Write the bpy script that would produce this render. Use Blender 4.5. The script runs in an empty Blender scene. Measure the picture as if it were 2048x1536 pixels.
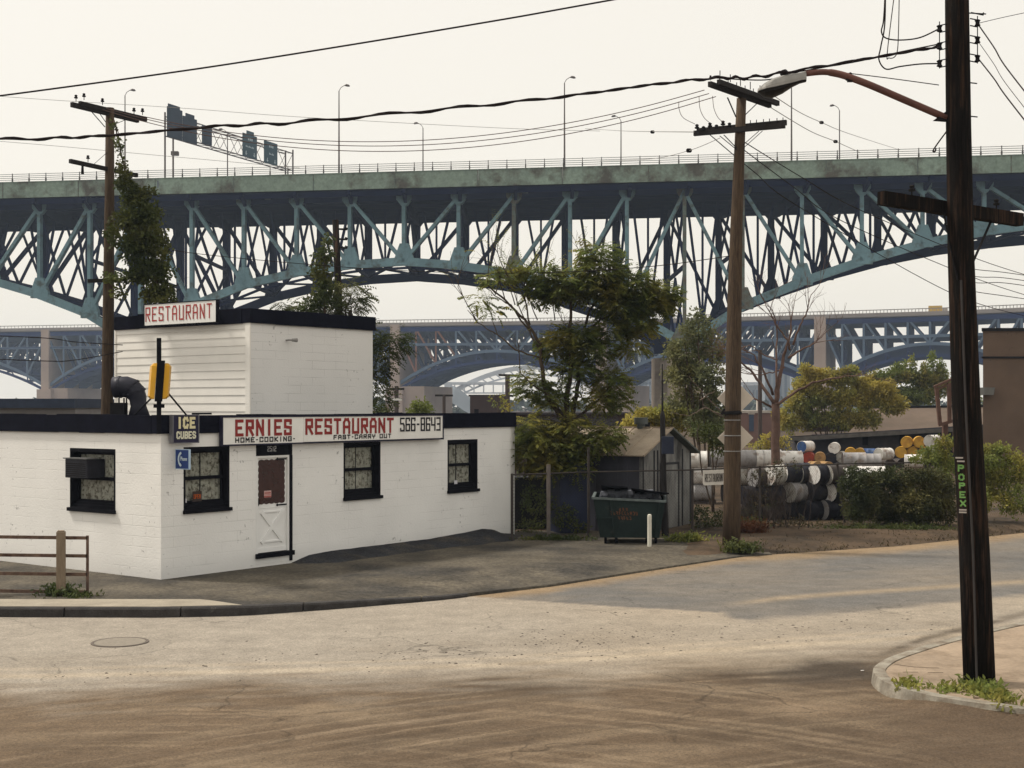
import bpy, math, random
from mathutils import Vector, Matrix, noise
random.seed(7)
R = math.radians
sc = bpy.context.scene
COL = sc.collection
# ---------------------------------------------------------------- camera
F = 2698.0; CX = 1047.0; HY = 812.0; CH = 3.3
cam_d = bpy.data.cameras.new('camera'); cam = bpy.data.objects.new('camera', cam_d); COL.objects.link(cam)
cam.location = (0, 0, CH); cam.rotation_euler = (R(90), 0, 0)
cam_d.sensor_width = 36; cam_d.lens = 36 * F / 2048
cam_d.shift_x = (1024 - CX) / 2048; cam_d.shift_y = (HY - 768) / 2048
cam_d.clip_end = 5000; cam_d.clip_start = .1
sc.camera = cam
# ---------------------------------------------------------------- sky, sun, exposure
SUN_EL, SUN_AZ = 54, -74          # azimuth from +Y towards +X; negative = left
w = bpy.data.worlds.new('World'); sc.world = w; w.use_nodes = True
nt = w.node_tree; nt.nodes.clear()
sky = nt.nodes.new('ShaderNodeTexSky'); sky.sky_type = 'NISHITA'; sky.sun_disc = False
sky.sun_elevation = R(SUN_EL); sky.sun_rotation = R(SUN_AZ); sky.dust_density = 6; sky.air_density = 1.0; sky.ozone_density = 1
mul = nt.nodes.new('ShaderNodeVectorMath'); mul.operation = 'SCALE'; mul.inputs[3].default_value = 1.0
mx = nt.nodes.new('ShaderNodeMix'); mx.data_type = 'RGBA'; mx.inputs[0].default_value = .80
mx.inputs[7].default_value = (9.9, 9.3, 8.15, 1)      # the white overcast veil, in the sky texture's own units
bg = nt.nodes.new('ShaderNodeBackground'); bg.inputs[1].default_value = .1
out = nt.nodes.new('ShaderNodeOutputWorld')
nt.links.new(sky.outputs[0], mul.inputs[0]); nt.links.new(mul.outputs[0], mx.inputs[6])
nt.links.new(mx.outputs[2], bg.inputs[0]); nt.links.new(bg.outputs[0], out.inputs[0])
sd = bpy.data.lights.new('sun', 'SUN'); sd.energy = 3.0; sd.angle = R(7); sd.color = (1, .94, .84)
so = bpy.data.objects.new('sun', sd); COL.objects.link(so)
sv = Vector((math.sin(R(SUN_AZ)) * math.cos(R(SUN_EL)), math.cos(R(SUN_AZ)) * math.cos(R(SUN_EL)), math.sin(R(SUN_EL))))
so.rotation_euler = sv.to_track_quat('Z', 'Y').to_euler(); so.location = (0, 0, 60)
sc.view_settings.view_transform = 'Standard'; sc.view_settings.look = 'None'
sc.view_settings.exposure = 0.20; sc.view_settings.gamma = 1
# ---------------------------------------------------------------- helpers
def P(px, py, Y): return Vector(((px - CX) * Y / F, Y, CH - (py - HY) * Y / F))
def G(px, py, z=0.0):
    Y = (CH - z) * F / (py - HY); return Vector(((px - CX) * Y / F, Y, z))
def pix(v): return (CX + F * v[0] / v[1], HY - F * (v[2] - CH) / v[1])
def lerp(a, b, t): return a + (b - a) * t
def clamp(x, a=0., b=1.): return max(a, min(b, x))
def sst(a, b, x):
    t = clamp((x - a) / (b - a)); return t * t * (3 - 2 * t)
ORG = {}
def tag(o, label=None, cat=None, group=None, kind=None):
    if label: o['label'] = label
    if cat: o['category'] = cat
    if group: o['group'] = group
    if kind: o['kind'] = kind
    return o
def empty(name, loc, label, cat, group=None):
    o = bpy.data.objects.new(name, None); COL.objects.link(o); o.location = loc; o.empty_display_size = .3
    ORG[o.name] = Vector(loc); return tag(o, label, cat, group)
class MB:
    def __init__(s): s.v = []; s.f = []; s.c = None
    def add(s, vs, fs):
        b = len(s.v); s.v += [tuple(v) for v in vs]; s.f += [tuple(b + i for i in f) for f in fs]; return s
    def quad(s, a, b, c, d): return s.add([a, b, c, d], [(0, 1, 2, 3)])
    def frame(s, o, x, y, z):   # box from corner o with edge vectors x, y, z
        o, x, y, z = map(Vector, (o, x, y, z))
        vs = [o, o + x, o + x + y, o + y, o + z, o + x + z, o + x + y + z, o + y + z]
        fs = [(0, 3, 2, 1), (4, 5, 6, 7), (0, 1, 5, 4), (1, 2, 6, 5), (2, 3, 7, 6), (3, 0, 4, 7)]
        if x.cross(y).dot(z) < 0: fs = [f[::-1] for f in fs]
        return s.add(vs, fs)
    def box(s, c, sx, sy, sz, rz=0):
        c = Vector(c); x = Vector((math.cos(rz), math.sin(rz), 0)); y = Vector((-x.y, x.x, 0))
        return s.frame(c - x * sx / 2 - y * sy / 2 - Vector((0, 0, sz / 2)), x * sx, y * sy, Vector((0, 0, sz)))
    def beam(s, a, b, w, h=None, up=(0, 0, 1)):
        a = Vector(a); b = Vector(b); h = h or w; d = (b - a); L = d.length
        if L < 1e-6: return s
        d /= L; up = Vector(up)
        if abs(d.dot(up)) > .98: up = Vector((0, 1, 0))
        sd_ = d.cross(up).normalized(); u = sd_.cross(d)
        return s.frame(a - sd_ * w / 2 - u * h / 2, sd_ * w, u * h, d * L)
    def tube(s, pts, r, n=8, caps=True):
        pts = [Vector(p) for p in pts]; m = len(pts)
        rr = r if isinstance(r, (list, tuple)) else [r] * m
        t0 = (pts[1] - pts[0]).normalized(); ref = Vector((0, 0, 1)) if abs(t0.z) < .9 else Vector((1, 0, 0))
        u = t0.cross(ref).normalized(); vs = []
        for i, p in enumerate(pts):
            t = (pts[min(i + 1, m - 1)] - pts[max(i - 1, 0)]).normalized()
            u = (u - t * u.dot(t)).normalized(); v = t.cross(u)
            for k in range(n):
                a = 2 * math.pi * k / n; vs.append(p + (u * math.cos(a) + v * math.sin(a)) * rr[i])
        fs = [(i * n + k, i * n + (k + 1) % n, (i + 1) * n + (k + 1) % n, (i + 1) * n + k) for i in range(m - 1) for k in range(n)]
        if caps: fs += [tuple(range(n))[::-1], tuple((m - 1) * n + k for k in range(n))]
        return s.add(vs, fs)
    def prism(s, pts, ext):     # planar polygon extruded by ext
        pts = [Vector(p) for p in pts]; ext = Vector(ext); n = len(pts)
        nn = Vector((0, 0, 0))
        for i in range(n): nn += pts[i].cross(pts[(i + 1) % n])
        if nn.dot(ext) > 0: pts = pts[::-1]
        vs = pts + [p + ext for p in pts]
        fs = [tuple(range(n)), tuple(range(n, 2 * n))[::-1]] + [((i + 1) % n, i, n + i, n + (i + 1) % n) for i in range(n)]
        return s.add(vs, fs)
    def split(s, name, mat, parent=None, **k):      # each loose piece becomes an object of its own
        par = list(range(len(s.v)))
        def fd(i):
            while par[i] != i: par[i] = par[par[i]]; i = par[i]
            return i
        for f in s.f:
            for j in f[1:]: par[fd(f[0])] = fd(j)
        gr = {}
        for f in s.f: gr.setdefault(fd(f[0]), []).append(f)
        out = []
        for fs in gr.values():
            ids = sorted({i for f in fs for i in f}); mp_ = {i: k2 for k2, i in enumerate(ids)}; m_ = MB(); m_.v = [s.v[i] for i in ids]; m_.f = [tuple(mp_[i] for i in f) for f in fs]; out.append(m_.build(name, mat, parent, **k))
        return out
    def build(s, name, mat, parent=None, smooth=False, loc=None, cols=None):
        o0 = ORG[parent.name] if parent else Vector(loc) if loc is not None else Vector((0, 0, 0))
        me = bpy.data.meshes.new(name)
        me.from_pydata([(v[0] - o0.x, v[1] - o0.y, v[2] - o0.z) for v in s.v], [], s.f)
        me.validate(); me.update()
        if smooth: me.polygons.foreach_set('use_smooth', [True] * len(me.polygons))
        if cols:
            ca = me.color_attributes.new('tint', 'FLOAT_COLOR', 'POINT')
            ca.data.foreach_set('color', [x for c in cols for x in (c[0], c[1], c[2], 1)])
        for m in (mat if isinstance(mat, list) else [mat]): me.materials.append(m)
        o = bpy.data.objects.new(name, me); COL.objects.link(o); ORG[o.name] = o0.copy()
        if parent: o.parent = parent
        if parent and parent.type == 'EMPTY': pass
        elif parent: o.location = (0, 0, 0)
        else: o.location = o0
        return o
def bevel(o, w=.01, seg=2):
    m = o.modifiers.new('bevel', 'BEVEL'); m.width = w; m.segments = seg; m.limit_method = 'ANGLE'; return o
def copy_tree(o, loc=None, parent=None, rz=None):
    c = o.copy(); COL.objects.link(c)
    if parent: c.parent = parent
    if loc is not None: c.location = loc
    if rz is not None: c.rotation_euler.z = rz
    for ch in list(o.children): copy_tree(ch, parent=c)
    return c
MATS = {}
def mat(name, col, rough=.8, var=.15, scale=3., bump=0., col2=None, s2=1., cut=.55, soft=.1, metal=0., stretch=None, spec=.18, grain=0., attr=False, trans=0., bscale=None, crack=0.):
    """procedural surface: base colour with broad and fine variation, optional second colour in noisy patches, bump"""
    if name in MATS: return MATS[name]
    m = bpy.data.materials.new(name); m.use_nodes = True; t = m.node_tree; N = t.nodes; L = t.links
    b = N['Principled BSDF']; b.inputs['Roughness'].default_value = rough; b.inputs['Metallic'].default_value = metal
    b.inputs['Specular IOR Level'].default_value = spec
    g = N.new('ShaderNodeNewGeometry'); vec = g.outputs['Position']
    if stretch:
        mp = N.new('ShaderNodeMapping'); mp.inputs['Scale'].default_value = stretch; L.new(vec, mp.inputs[0]); vec = mp.outputs[0]
    def nz(sc_, det=4, rgh=.6):
        n = N.new('ShaderNodeTexNoise'); n.inputs['Scale'].default_value = sc_; n.inputs['Detail'].default_value = det
        n.inputs['Roughness'].default_value = rgh; L.new(vec, n.inputs['Vector']); return n.outputs[0]
    def mapr(x, a, b_, c, d):
        r = N.new('ShaderNodeMapRange'); r.inputs[1].default_value = a; r.inputs[2].default_value = b_
        r.inputs[3].default_value = c; r.inputs[4].default_value = d; L.new(x, r.inputs[0]); return r.outputs[0]
    base = None
    if attr:
        a = N.new('ShaderNodeAttribute'); a.attribute_name = 'tint'; base = a.outputs['Color']
    else:
        rgb = N.new('ShaderNodeRGB'); rgb.outputs[0].default_value = (*col, 1); base = rgb.outputs[0]
    if col2:
        f = mapr(nz(s2, 6, .65), cut - soft, cut + soft, 0, 1)
        mi = N.new('ShaderNodeMix'); mi.data_type = 'RGBA'; L.new(f, mi.inputs[0]); L.new(base, mi.inputs[6]); mi.inputs[7].default_value = (*col2, 1); base = mi.outputs[2]
    f = mapr(nz(scale), .3, .7, 1 - var, 1 + var)
    v = N.new('ShaderNodeVectorMath'); v.operation = 'SCALE'; L.new(base, v.inputs[0]); L.new(f, v.inputs[3]); base = v.outputs[0]
    if grain:
        f = mapr(nz(scale * 14, 2, .8), .3, .7, 1 - grain, 1 + grain)
        v = N.new('ShaderNodeVectorMath'); v.operation = 'SCALE'; L.new(base, v.inputs[0]); L.new(f, v.inputs[3]); base = v.outputs[0]
    if crack:      # fine wandering cracks, only in places
        wn = N.new('ShaderNodeTexNoise'); wn.inputs['Scale'].default_value = 1.3; wn.inputs['Detail'].default_value = 5; L.new(vec, wn.inputs['Vector'])
        wv = N.new('ShaderNodeVectorMath'); wv.operation = 'MULTIPLY_ADD'; wv.inputs[1].default_value = (.9, .9, .9); L.new(wn.outputs[1], wv.inputs[0]); L.new(vec, wv.inputs[2])
        vo = N.new('ShaderNodeTexVoronoi'); vo.feature = 'DISTANCE_TO_EDGE'; vo.inputs['Scale'].default_value = crack; L.new(wv.outputs[0], vo.inputs['Vector'])
        f1 = mapr(vo.outputs['Distance'], .0, .012, .45, 0); f1.node.clamp = True; f2 = mapr(nz(.35, 2), .45, .60, 0, 1); f2.node.clamp = True
        mm = N.new('ShaderNodeMath'); mm.operation = 'MULTIPLY'; L.new(f1, mm.inputs[0]); L.new(f2, mm.inputs[1]); m1 = N.new('ShaderNodeMath'); m1.operation = 'SUBTRACT'; m1.inputs[0].default_value = 1; L.new(mm.outputs[0], m1.inputs[1])
        v = N.new('ShaderNodeVectorMath'); v.operation = 'SCALE'; L.new(base, v.inputs[0]); L.new(m1.outputs[0], v.inputs[3]); base = v.outputs[0]
    L.new(base, b.inputs['Base Color'])
    if bump:
        bp = N.new('ShaderNodeBump'); bp.inputs['Strength'].default_value = bump; bp.inputs['Distance'].default_value = .02
        L.new(nz(bscale or scale * 8, 4), bp.inputs['Height']); L.new(bp.outputs[0], b.inputs['Normal'])
    if trans:
        tr = N.new('ShaderNodeBsdfTranslucent'); L.new(base, tr.inputs[0]); ms = N.new('ShaderNodeMixShader'); ms.inputs[0].default_value = trans
        L.new(b.outputs[0], ms.inputs[1]); L.new(tr.outputs[0], ms.inputs[2]); L.new(ms.outputs[0], N['Material Output'].inputs[0])
    MATS[name] = m; return m
def ctrl(px, xs):
    """piecewise linear lookup"""
    if px <= xs[0][0]: return xs[0][1]
    for (a, b), (c, d) in zip(xs, xs[1:]):
        if px <= c: return b + (d - b) * (px - a) / (c - a)
    return xs[-1][1]
# ---------------------------------------------------------------- stroke lettering (brush strokes as thin raised ribbons)
GL = {'A': ['0,0 0,4.6 1,6 3,6 4,4.6 4,0', '0,2.6 4,2.6'], 'B': ['0,0 0,6 3,6 4,5 4,4 3,3 0,3', '3,3 4,2 4,1 3,0 0,0'], 'C': ['4,4.6 4,6 0,6 0,0 4,0 4,1.4'],
 'D': ['0,0 0,6 3,6 4,5 4,1 3,0 0,0'], 'E': ['4,6 0,6 0,0 4,0', '0,3 3,3'], 'F': ['4,6 0,6 0,0', '0,3 3,3'], 'G': ['4,4.8 4,6 0,6 0,0 4,0 4,2.8 2.3,2.8'],
 'H': ['0,0 0,6', '4,0 4,6', '0,3 4,3'], 'I': ['2,0 2,6'], 'K': ['0,0 0,6', '4,6 .3,3 4,0'], 'M': ['0,0 0,6 2,2.5 4,6 4,0'], 'N': ['0,0 0,6 4,0 4,6'],
 'O': ['0,0 0,6 4,6 4,0 0,0'], 'P': ['0,0 0,6 4,6 4,3 0,3'], 'R': ['0,0 0,6 4,6 4,3 0,3', '1.6,3 4,0'], 'S': ['4,4.8 4,6 0,6 0,3.2 4,2.8 4,0 0,0 0,1.2'],
 'T': ['0,6 4,6', '2,6 2,0'], 'U': ['0,6 0,0 4,0 4,6'], 'Y': ['0,6 0,3.2 4,3.2 4,6', '2,3.2 2,0'], 'V': ['0,6 2,0 4,6'], 'X': ['0,0 4,6', '0,6 4,0'], 'L': ['0,6 0,0 4,0'],
 '5': ['4,6 0,6 0,3.4 3,3.4 4,2.6 4,0 0,0 0,1'], '6': ['4,5 4,6 0,6 0,0 4,0 4,3 0,3'], '8': ['0,0 0,6 4,6 4,0 0,0', '0,3 4,3'], '4': ['0,6 0,2.6 4,2.6', '4,6 4,0'],
 '3': ['0,6 4,6 4,0 0,0', '1,3 4,3'], '2': ['0,5 0,6 4,6 4,3.2 0,2.6 0,0 4,0'], '1': ['2,6 2,0'], '-': ['1.2,3 2.8,3'], '.': ['1.6,3 2.4,3'], ' ': [],
 'h': ['0,0 0,6', '0,3.4 3,3.4 3,0'], 'o': ['0,0 0,3.4 3,3.4 3,0 0,0'], 'n': ['0,0 0,3.4 3,3.4 3,0'], 'e': ['3,0 0,0 0,3.4 3,3.4 3,1.8 0,1.8']}
GLR = {'C': ['4,4.6 3.2,6 1,6 0,5 0,1 1,0 3.2,0 4,1.4'], 'O': ['1.2,0 0,1.4 0,4.6 1.2,6 2.8,6 4,4.6 4,1.4 2.8,0 1.2,0'], 'P': ['0,0 0,6 3,6 4,5.2 4,3.8 3,3 0,3'],
 'U': ['0,6 0,1.2 1,0 3,0 4,1.2 4,6'], 'S': ['4,5 3,6 1,6 0,5 0,4 1,3.2 3,2.8 4,2 4,1 3,0 1,0 0,1'], '2': ['0,5 1,6 3,6 4,5 4,4 0,0 4,0']}
ADV = {'I': 2.6, '1': 2.6, '.': 2.2, '-': 2.8, ' ': 2.5, 'h': 3.2, 'o': 3.2, 'n': 3.2, 'e': 3.2}
def text_w(s, gap=1.6): return sum((ADV.get(c, 4)) + gap for c in s) - gap
def lettering(mb, s, O, U_r, U_u, N, width, height, stroke, gap=1.6, lift=.004, thick=.003, rnd=False):
    O, U_r, U_u, N = map(Vector, (O, U_r, U_u, N)); tw = text_w(s, gap); kx = (width - stroke) / tw; ky = (height - stroke) / 6; x = 0; q = 0
    O = O + (U_r + U_u) * (stroke / 2)
    for c in s:
        adv = ADV.get(c, 4); off = x - ((4 - adv) / 2 if c in 'I1.-' else 0)
        for pl in (GLR.get(c) if rnd and c in GLR else GL.get(c, [])):
            pts = [tuple(map(float, p.split(','))) for p in pl.split()]
            pts = [((off + a) * kx, b * ky) for a, b in pts]
            for (a, b), (c2, d) in zip(pts, pts[1:]):
                L = math.hypot(c2 - a, d - b); ux, uy = (c2 - a) / L, (d - b) / L; hs = stroke / 2
                A = (a - ux * hs, b - uy * hs); B = (c2 + ux * hs, d + uy * hs); nx, ny = -uy * hs, ux * hs
                z = lift + (q % 7) * .0006; q += 1
                cor = [(A[0] - nx, A[1] - ny), (B[0] - nx, B[1] - ny), (B[0] + nx, B[1] + ny), (A[0] + nx, A[1] + ny)]
                mb.prism([O + U_r * p[0] + U_u * p[1] + N * z for p in cor], N * thick)
        x += adv + gap
    return mb
# ---------------------------------------------------------------- foliage
def rvec(): 
    while 1:
        v = Vector((random.uniform(-1, 1), random.uniform(-1, 1), random.uniform(-1, 1)))
        if .05 < v.length < 1: return v
def leaf(mb, p, d, size, wid=.5, nrm=None):
    d = d.normalized(); n = (nrm or rvec()); s_ = d.cross(n)
    if s_.length < 1e-3: return
    s_ = s_.normalized() * size * wid * .5
    mb.add([p, p + d * size * .45 + s_, p + d * size, p + d * size * .5 - s_], [(0, 1, 2, 3)])
def frond(mb, p, d, length, pairs=7, ll=.11):
    d = d.normalized(); side = d.cross(Vector((0, 0, 1)))
    side = side.normalized() if side.length > .01 else Vector((1, 0, 0))
    p = Vector(p); st = length / pairs; roll = random.uniform(-.5, .5)
    side = (side + Vector((0, 0, roll))).normalized()
    for i in range(pairs):
        q = p + d * st; d = (d + Vector((0, 0, -.13))).normalized(); p = q
        k = ll * (1 - .4 * abs(i / pairs - .4))
        for sgn in (1, -1):
            leaf(mb, q, side * sgn + d * .45 + Vector((0, 0, -.35)), k * random.uniform(.8, 1.1), .5, Vector((0, 0, 1)) + rvec() * .35)
def blob(mb, c, r, n, size, wid=.55, shell=.45, down=.2):
    """leaves through an ellipsoid volume, most of them towards its surface, in small sprays"""
    c = Vector(c)
    for _ in range(max(1, n // 6)):
        u = rvec().normalized(); k = random.uniform(shell, 1.0) ** .8
        k *= .8 + .5 * noise.noise(u * 2.3 + c)
        q = c + Vector((u.x * r[0], u.y * r[1], u.z * r[2])) * k
        for _ in range(6):
            leaf(mb, q + rvec() * size * 1.1, u * .6 + rvec() + Vector((0, 0, -down)), size * random.uniform(.6, 1.2), wid)
def limb(mb, pts, r0, r1, n=6, wob=.03):
    pts = [Vector(p) for p in pts]; o = []
    for i in range(len(pts) - 1):
        for k in range(4):
            t = k / 4; o.append(pts[i].lerp(pts[i + 1], t) + (rvec() * wob if (i or k) else Vector((0, 0, 0))))
    o.append(pts[-1]); m = len(o); mb.tube(o, [lerp(r0, r1, i / (m - 1)) for i in range(m)], n); return o
def twig(mb, p, d, L, r, depth=3, spread=.6, up=.15, tips=None):
    p = Vector(p); pts = [p]; dd = d.normalized()
    for i in range(4):
        dd = (dd + rvec() * .22 + Vector((0, 0, up * .3))).normalized(); p = p + dd * L / 4; pts.append(p)
    mb.tube(pts, [lerp(r, r * .5, i / 4) for i in range(5)], 5 if r > .012 else 4)
    if tips is not None: tips.append((pts[-1], dd))
    if depth > 0:
        for k in range(random.choice((2, 3))):
            q = pts[random.choice((2, 3, 4))]; twig(mb, q, dd + rvec() * spread * 1.3, L * random.uniform(.55, .8), r * .55, depth - 1, spread, up, tips)
# ---------------------------------------------------------------- palette
M_white = mat('painted_block', (.80, .79, .765), .75, .05, 1.2, .25, (.66, .65, .62), 1.1, .68, .12, grain=.03)
M_white2 = mat('cream_siding_paint', (.83, .80, .74), .55, .04, 2, .05)
M_navy = mat('tarred_parapet', (.006, .0065, .013), .9, .3, 4, .3, grain=.2, spec=.05)
M_black = mat('black_paint', (.006, .006, .009), .75, .25, 8, .1, spec=.06)
M_signw = mat('sign_white', (.82, .81, .78), .5, .04, 3, 0, (.66, .63, .56), 1.7, .72, .1)
M_red = mat('sign_red', (.26, .030, .028), .6, .12, 9)
M_sblack = mat('sign_black', (.014, .012, .018), .6, .1, 9)
M_wood = mat('weathered_pole', (.085, .058, .036), .9, .35, 3, .6, (.05, .034, .024), 2, .52, .12, stretch=(14, 14, 1), grain=.2)
M_woodd = mat('creosote_pole', (.012, .010, .009), .85, .5, 3, 1., (.050, .029, .019), 1.0, .55, .06, spec=.06, stretch=(16, 16, 1), grain=.3)
M_arm = mat('crossarm_timber', (.022, .019, .018), .9, .3, 4, .5, stretch=(4, 4, 10))
M_iron = mat('dark_iron', (.014, .013, .014), .8, .25, 6, .2, spec=.08)
M_wire = mat('cable_black', (.020, .015, .015), .8, .1, 3, spec=.05)
M_glass = mat('window_glass', (.01, .011, .014), .08, .1, 1, 0, spec=.6)
M_conc = mat('kerb_concrete', (.30, .28, .24), .9, .2, 3, .4, (.2, .18, .15), 2, .6, .1, grain=.1)
M_leafA = mat('ailanthus_leaf', (.125, .155, .042), .6, .45, 2.2, 0, (.36, .29, .06), .9, .60, .14, trans=.5, grain=.35)
M_leafB = mat('dark_leaf', (.055, .072, .022), .65, .4, 2, 0, (.15, .14, .035), .8, .6, .15, trans=.3, grain=.35)
M_leafY = mat('yellow_leaf', (.42, .34, .075), .65, .4, .7, 0, (.18, .20, .055), .35, .50, .1, trans=.42, grain=.4)
M_leafG = mat('green_leaf', (.16, .19, .05), .65, .35, .8, 0, (.34, .27, .06), .5, .60, .1, trans=.42, grain=.4)
M_leafP = mat('grey_leaf', (.15, .165, .08), .65, .3, 1.5, 0, (.24, .22, .08), .9, .58, .12, trans=.35, grain=.35)
M_bark = mat('bark', (.075, .055, .04), .9, .35, 6, .6, stretch=(3, 3, 1))
M_barkp = mat('pale_bark', (.16, .12, .095), .9, .3, 6, .5)
# ================================================================ GROUND
ZR = -.15
edge_px = [(-260, 1214, 0), (89, 1215, 0), (314, 1215.7, 0), (482, 1212.6, 0), (666, 1204, -.035), (880, 1193, -.09), (1100, 1170, -.115), (1320, 1136, -.12), (1480, 1112, -.125), (1620, 1103, -.13), (1800, 1092, -.14), (2005, 1070, -.14), (2200, 1050, -.14)]
EDGE = [G(*e) for e in edge_px]
def edgeY(X): return ctrl(X, [(e.x, e.y) for e in EDGE])
def edgeZ(X): return ctrl(X, [(e.x, e.z) for e in EDGE])
def ground_h(x, y):
    d = y - edgeY(x); return lerp(ZR - .03, -.035, sst(-.1, 2.0, d)) if d > -.1 else ZR - .03
def grid(x0, x1, nx, y0, y1, ny, hf):
    mb = MB(); xs = [lerp(x0, x1, i / nx) for i in range(nx + 1)]; ys = [lerp(y0, y1, j / ny) for j in range(ny + 1)]
    mb.v = [(x, y, hf(x, y)) for y in ys for x in xs]
    mb.f = [(j * (nx + 1) + i, j * (nx + 1) + i + 1, (j + 1) * (nx + 1) + i + 1, (j + 1) * (nx + 1) + i) for j in range(ny) for i in range(nx)]
    return mb
M_dirt = mat('bare_earth', (.080, .054, .034), .95, .35, .6, .6, (.032, .024, .016), .7, .55, .12, grain=.2, bscale=9)
g = MB()     # one sheet to the horizon, with a fine middle
xs = [-2500, -600, -200, -80, -40] + [-24 + i * .6 for i in range(81)] + [40, 80, 200, 600, 2500]
ys = [-60, 0, 6] + [9 + j * .5 for j in range(83)] + [60, 80, 120, 200, 400, 900, 3000]
g.v = [(x, y, ground_h(x, y) + ((.05 * noise.noise(Vector((x * .9, y * 1.3, 0))) + .05) * sst(.3, 1.2, y - edgeY(x)) if (y > edgeY(x) + .3 and x > 4) else (.02 * noise.noise(Vector((x * .6, y * .6, 0))) if y > edgeY(x) + 1 else 0))) for y in ys for x in xs]
nx = len(xs) - 1
g.f = [(j * (nx + 1) + i, j * (nx + 1) + i + 1, (j + 1) * (nx + 1) + i + 1, (j + 1) * (nx + 1) + i) for j in range(len(ys) - 1) for i in range(nx)]
tag(g.build('ground', M_dirt, smooth=True), kind='structure')
# road: dusty concrete, an asphalt length on the right, sand drift and dirt in front; colours are stains laid out in plan
C_conc = (.275, .242, .200); C_asph = (.125, .118, .110); C_sand = (.285, .222, .15); C_dirt = (.118, .083, .053); C_dark = (.055, .038, .024); C_dk2 = (.12, .095, .068)
def mixc(a, b, t): return tuple(lerp(x, y, t) for x, y in zip(a, b))
def road_col(x, y):
    px = CX + F * x / y; py = HY + (CH - ZR) * F / y
    n1 = noise.noise(Vector((x * .5, y * .35, 1))); n2 = noise.noise(Vector((x * 1.6, y * 3.0, 4))); n3 = noise.noise(Vector((x * .18, y * .18, 9)))
    st = .6 * noise.noise(Vector((x * .5 + y * .3, y * 2.2 - x * .7 + 1.5 * n1, 2))); st2 = noise.noise(Vector((x * 2.6 + y * 1.3, (y - x * .5) * .7, 5)))
    c = C_conc
    c = mixc(c, C_sand, clamp(.35 + .5 * n3 + .2 * n1) * sst(500, 1500, px) * .7)
    # asphalt length: right of the seam
    seam = ctrl(px, [(940, 1193), (1230, 1213), (1400, 1222), (1445, 1226), (1470, 1236), (1500, 1240), (1700, 1226), (2048, 1190)])
    a = (1 - sst(seam - (.6 if px < 1440 else 7), seam + (.6 if px < 1440 else 7), py + (0 if px < 1440 else 5 * n2))) * (1 if px > 935 else 0)
    asp = mixc(C_asph, C_sand, clamp(.12 + .25 * n1 + .2 * st))
    lt = ctrl(px, [(1400, 1217), (1560, 1196), (1700, 1186), (1850, 1176), (2048, 1163)])       # worn light tyre track
    asp = mixc(asp, C_sand, .75 * math.exp(-((py - lt) / 4.5) ** 2) * sst(1420, 1560, px))
    ev = ctrl(px, [(940, 1189), (1100, 1172), (1320, 1136), (1480, 1112), (1620, 1104), (1800, 1092), (2048, 1065)])
    asp = mixc(asp, (.25, .175, .10), .85 * (1 - sst(4, 20, py - ev + 5 * n2)))                   # sand washed along the gutter
    c = mixc(c, asp, a)
    # darker pebbly wheel path across the concrete
    pb = ctrl(px, [(89, 1340), (600, 1325), (1000, 1300), (1400, 1280), (2048, 1262)])
    c = mixc(c, C_dk2, .28 * math.exp(-((py - pb + 16) / 16) ** 2) * clamp(.5 + n1 + n2))
    tr = ctrl(px, [(89, 1352), (700, 1338), (1000, 1330), (1400, 1302), (2048, 1262)])
    c = mixc(c, (.40, .33, .24), .5 * math.exp(-((py - tr) / 5) ** 2) + .35 * math.exp(-((py - tr + 14) / 3) ** 2))
    # brown dirt in the foreground
    dl = ctrl(px, [(-60, 1362), (89, 1368), (500, 1352), (900, 1348), (1200, 1338), (1500, 1318), (1700, 1298), (2048, 1262)])
    bw = 16 * noise.noise(Vector((x * .35, y * .5, 51))) + 9 * noise.noise(Vector((x * 1.3 + y, y * 3, 52)))
    d = sst(-22, 46, py - dl + bw + 14 * n1 + 10 * st)
    d = clamp(d + .35 * noise.noise(Vector((x * 1.1 + y * .8, (y - x * .25) * 4, 53))) * sst(-60, 0, py - dl) * (1 - sst(40, 110, py - dl)))
    dc = mixc(C_dirt, C_dark, clamp(.25 + .9 * n1 + .5 * st) * .8)
    dc = mixc(dc, (.20, .15, .10), clamp(st * 1.7 + .1) * .9)
    r1 = math.hypot(x - 9, y + 2); a1 = math.atan2(y + 2, x - 9); r2 = math.hypot(x + 4, y - 4.); a2 = math.atan2(y - 4., x + 4)
    s1 = noise.noise(Vector((r1 * 7, a1 * 2.2, 3))) + .5 * noise.noise(Vector((r1 * 19, a1 * 4, 8))); s2 = noise.noise(Vector((r2 * 6, a2 * 1.6, 13))) + .5 * noise.noise(Vector((r2 * 17, a2 * 3, 18)))
    g1 = noise.noise(Vector((x * .45, y * .6, 21)))
    dc = mixc(dc, (.27, .205, .14), clamp(s1 * 2.6 - .3) * .55 * clamp(.5 + g1 * 2)); dc = mixc(dc, (.26, .195, .13), clamp(s2 * 2.6 - .35) * .5 * clamp(.5 - g1 * 2)); dc = mixc(dc, C_dark, clamp(-s1 * 1.2 - .25) * .6)
    sp_ = noise.noise(Vector((x * 5, y * 7, 31))); dc = mixc(dc, C_dark, clamp(sp_ * 1.4 - .1) * .35)
    dc = mixc(dc, C_dark, .75 * math.exp(-((px - 1040) / 170) ** 2 - ((py - 1376) / 20) ** 2))
    dc = mixc(dc, (.045, .034, .025), clamp(1.25 * math.exp(-((px - 1650) / 150) ** 2 - ((py - 1343) / 24) ** 2) + .4 * n2))
    dc = mixc(dc, C_dark, clamp(.8 * math.exp(-((px - 1350) / 260) ** 2 - ((py - 1352) / 12) ** 2) * (.6 + n1 + n2)))
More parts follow.
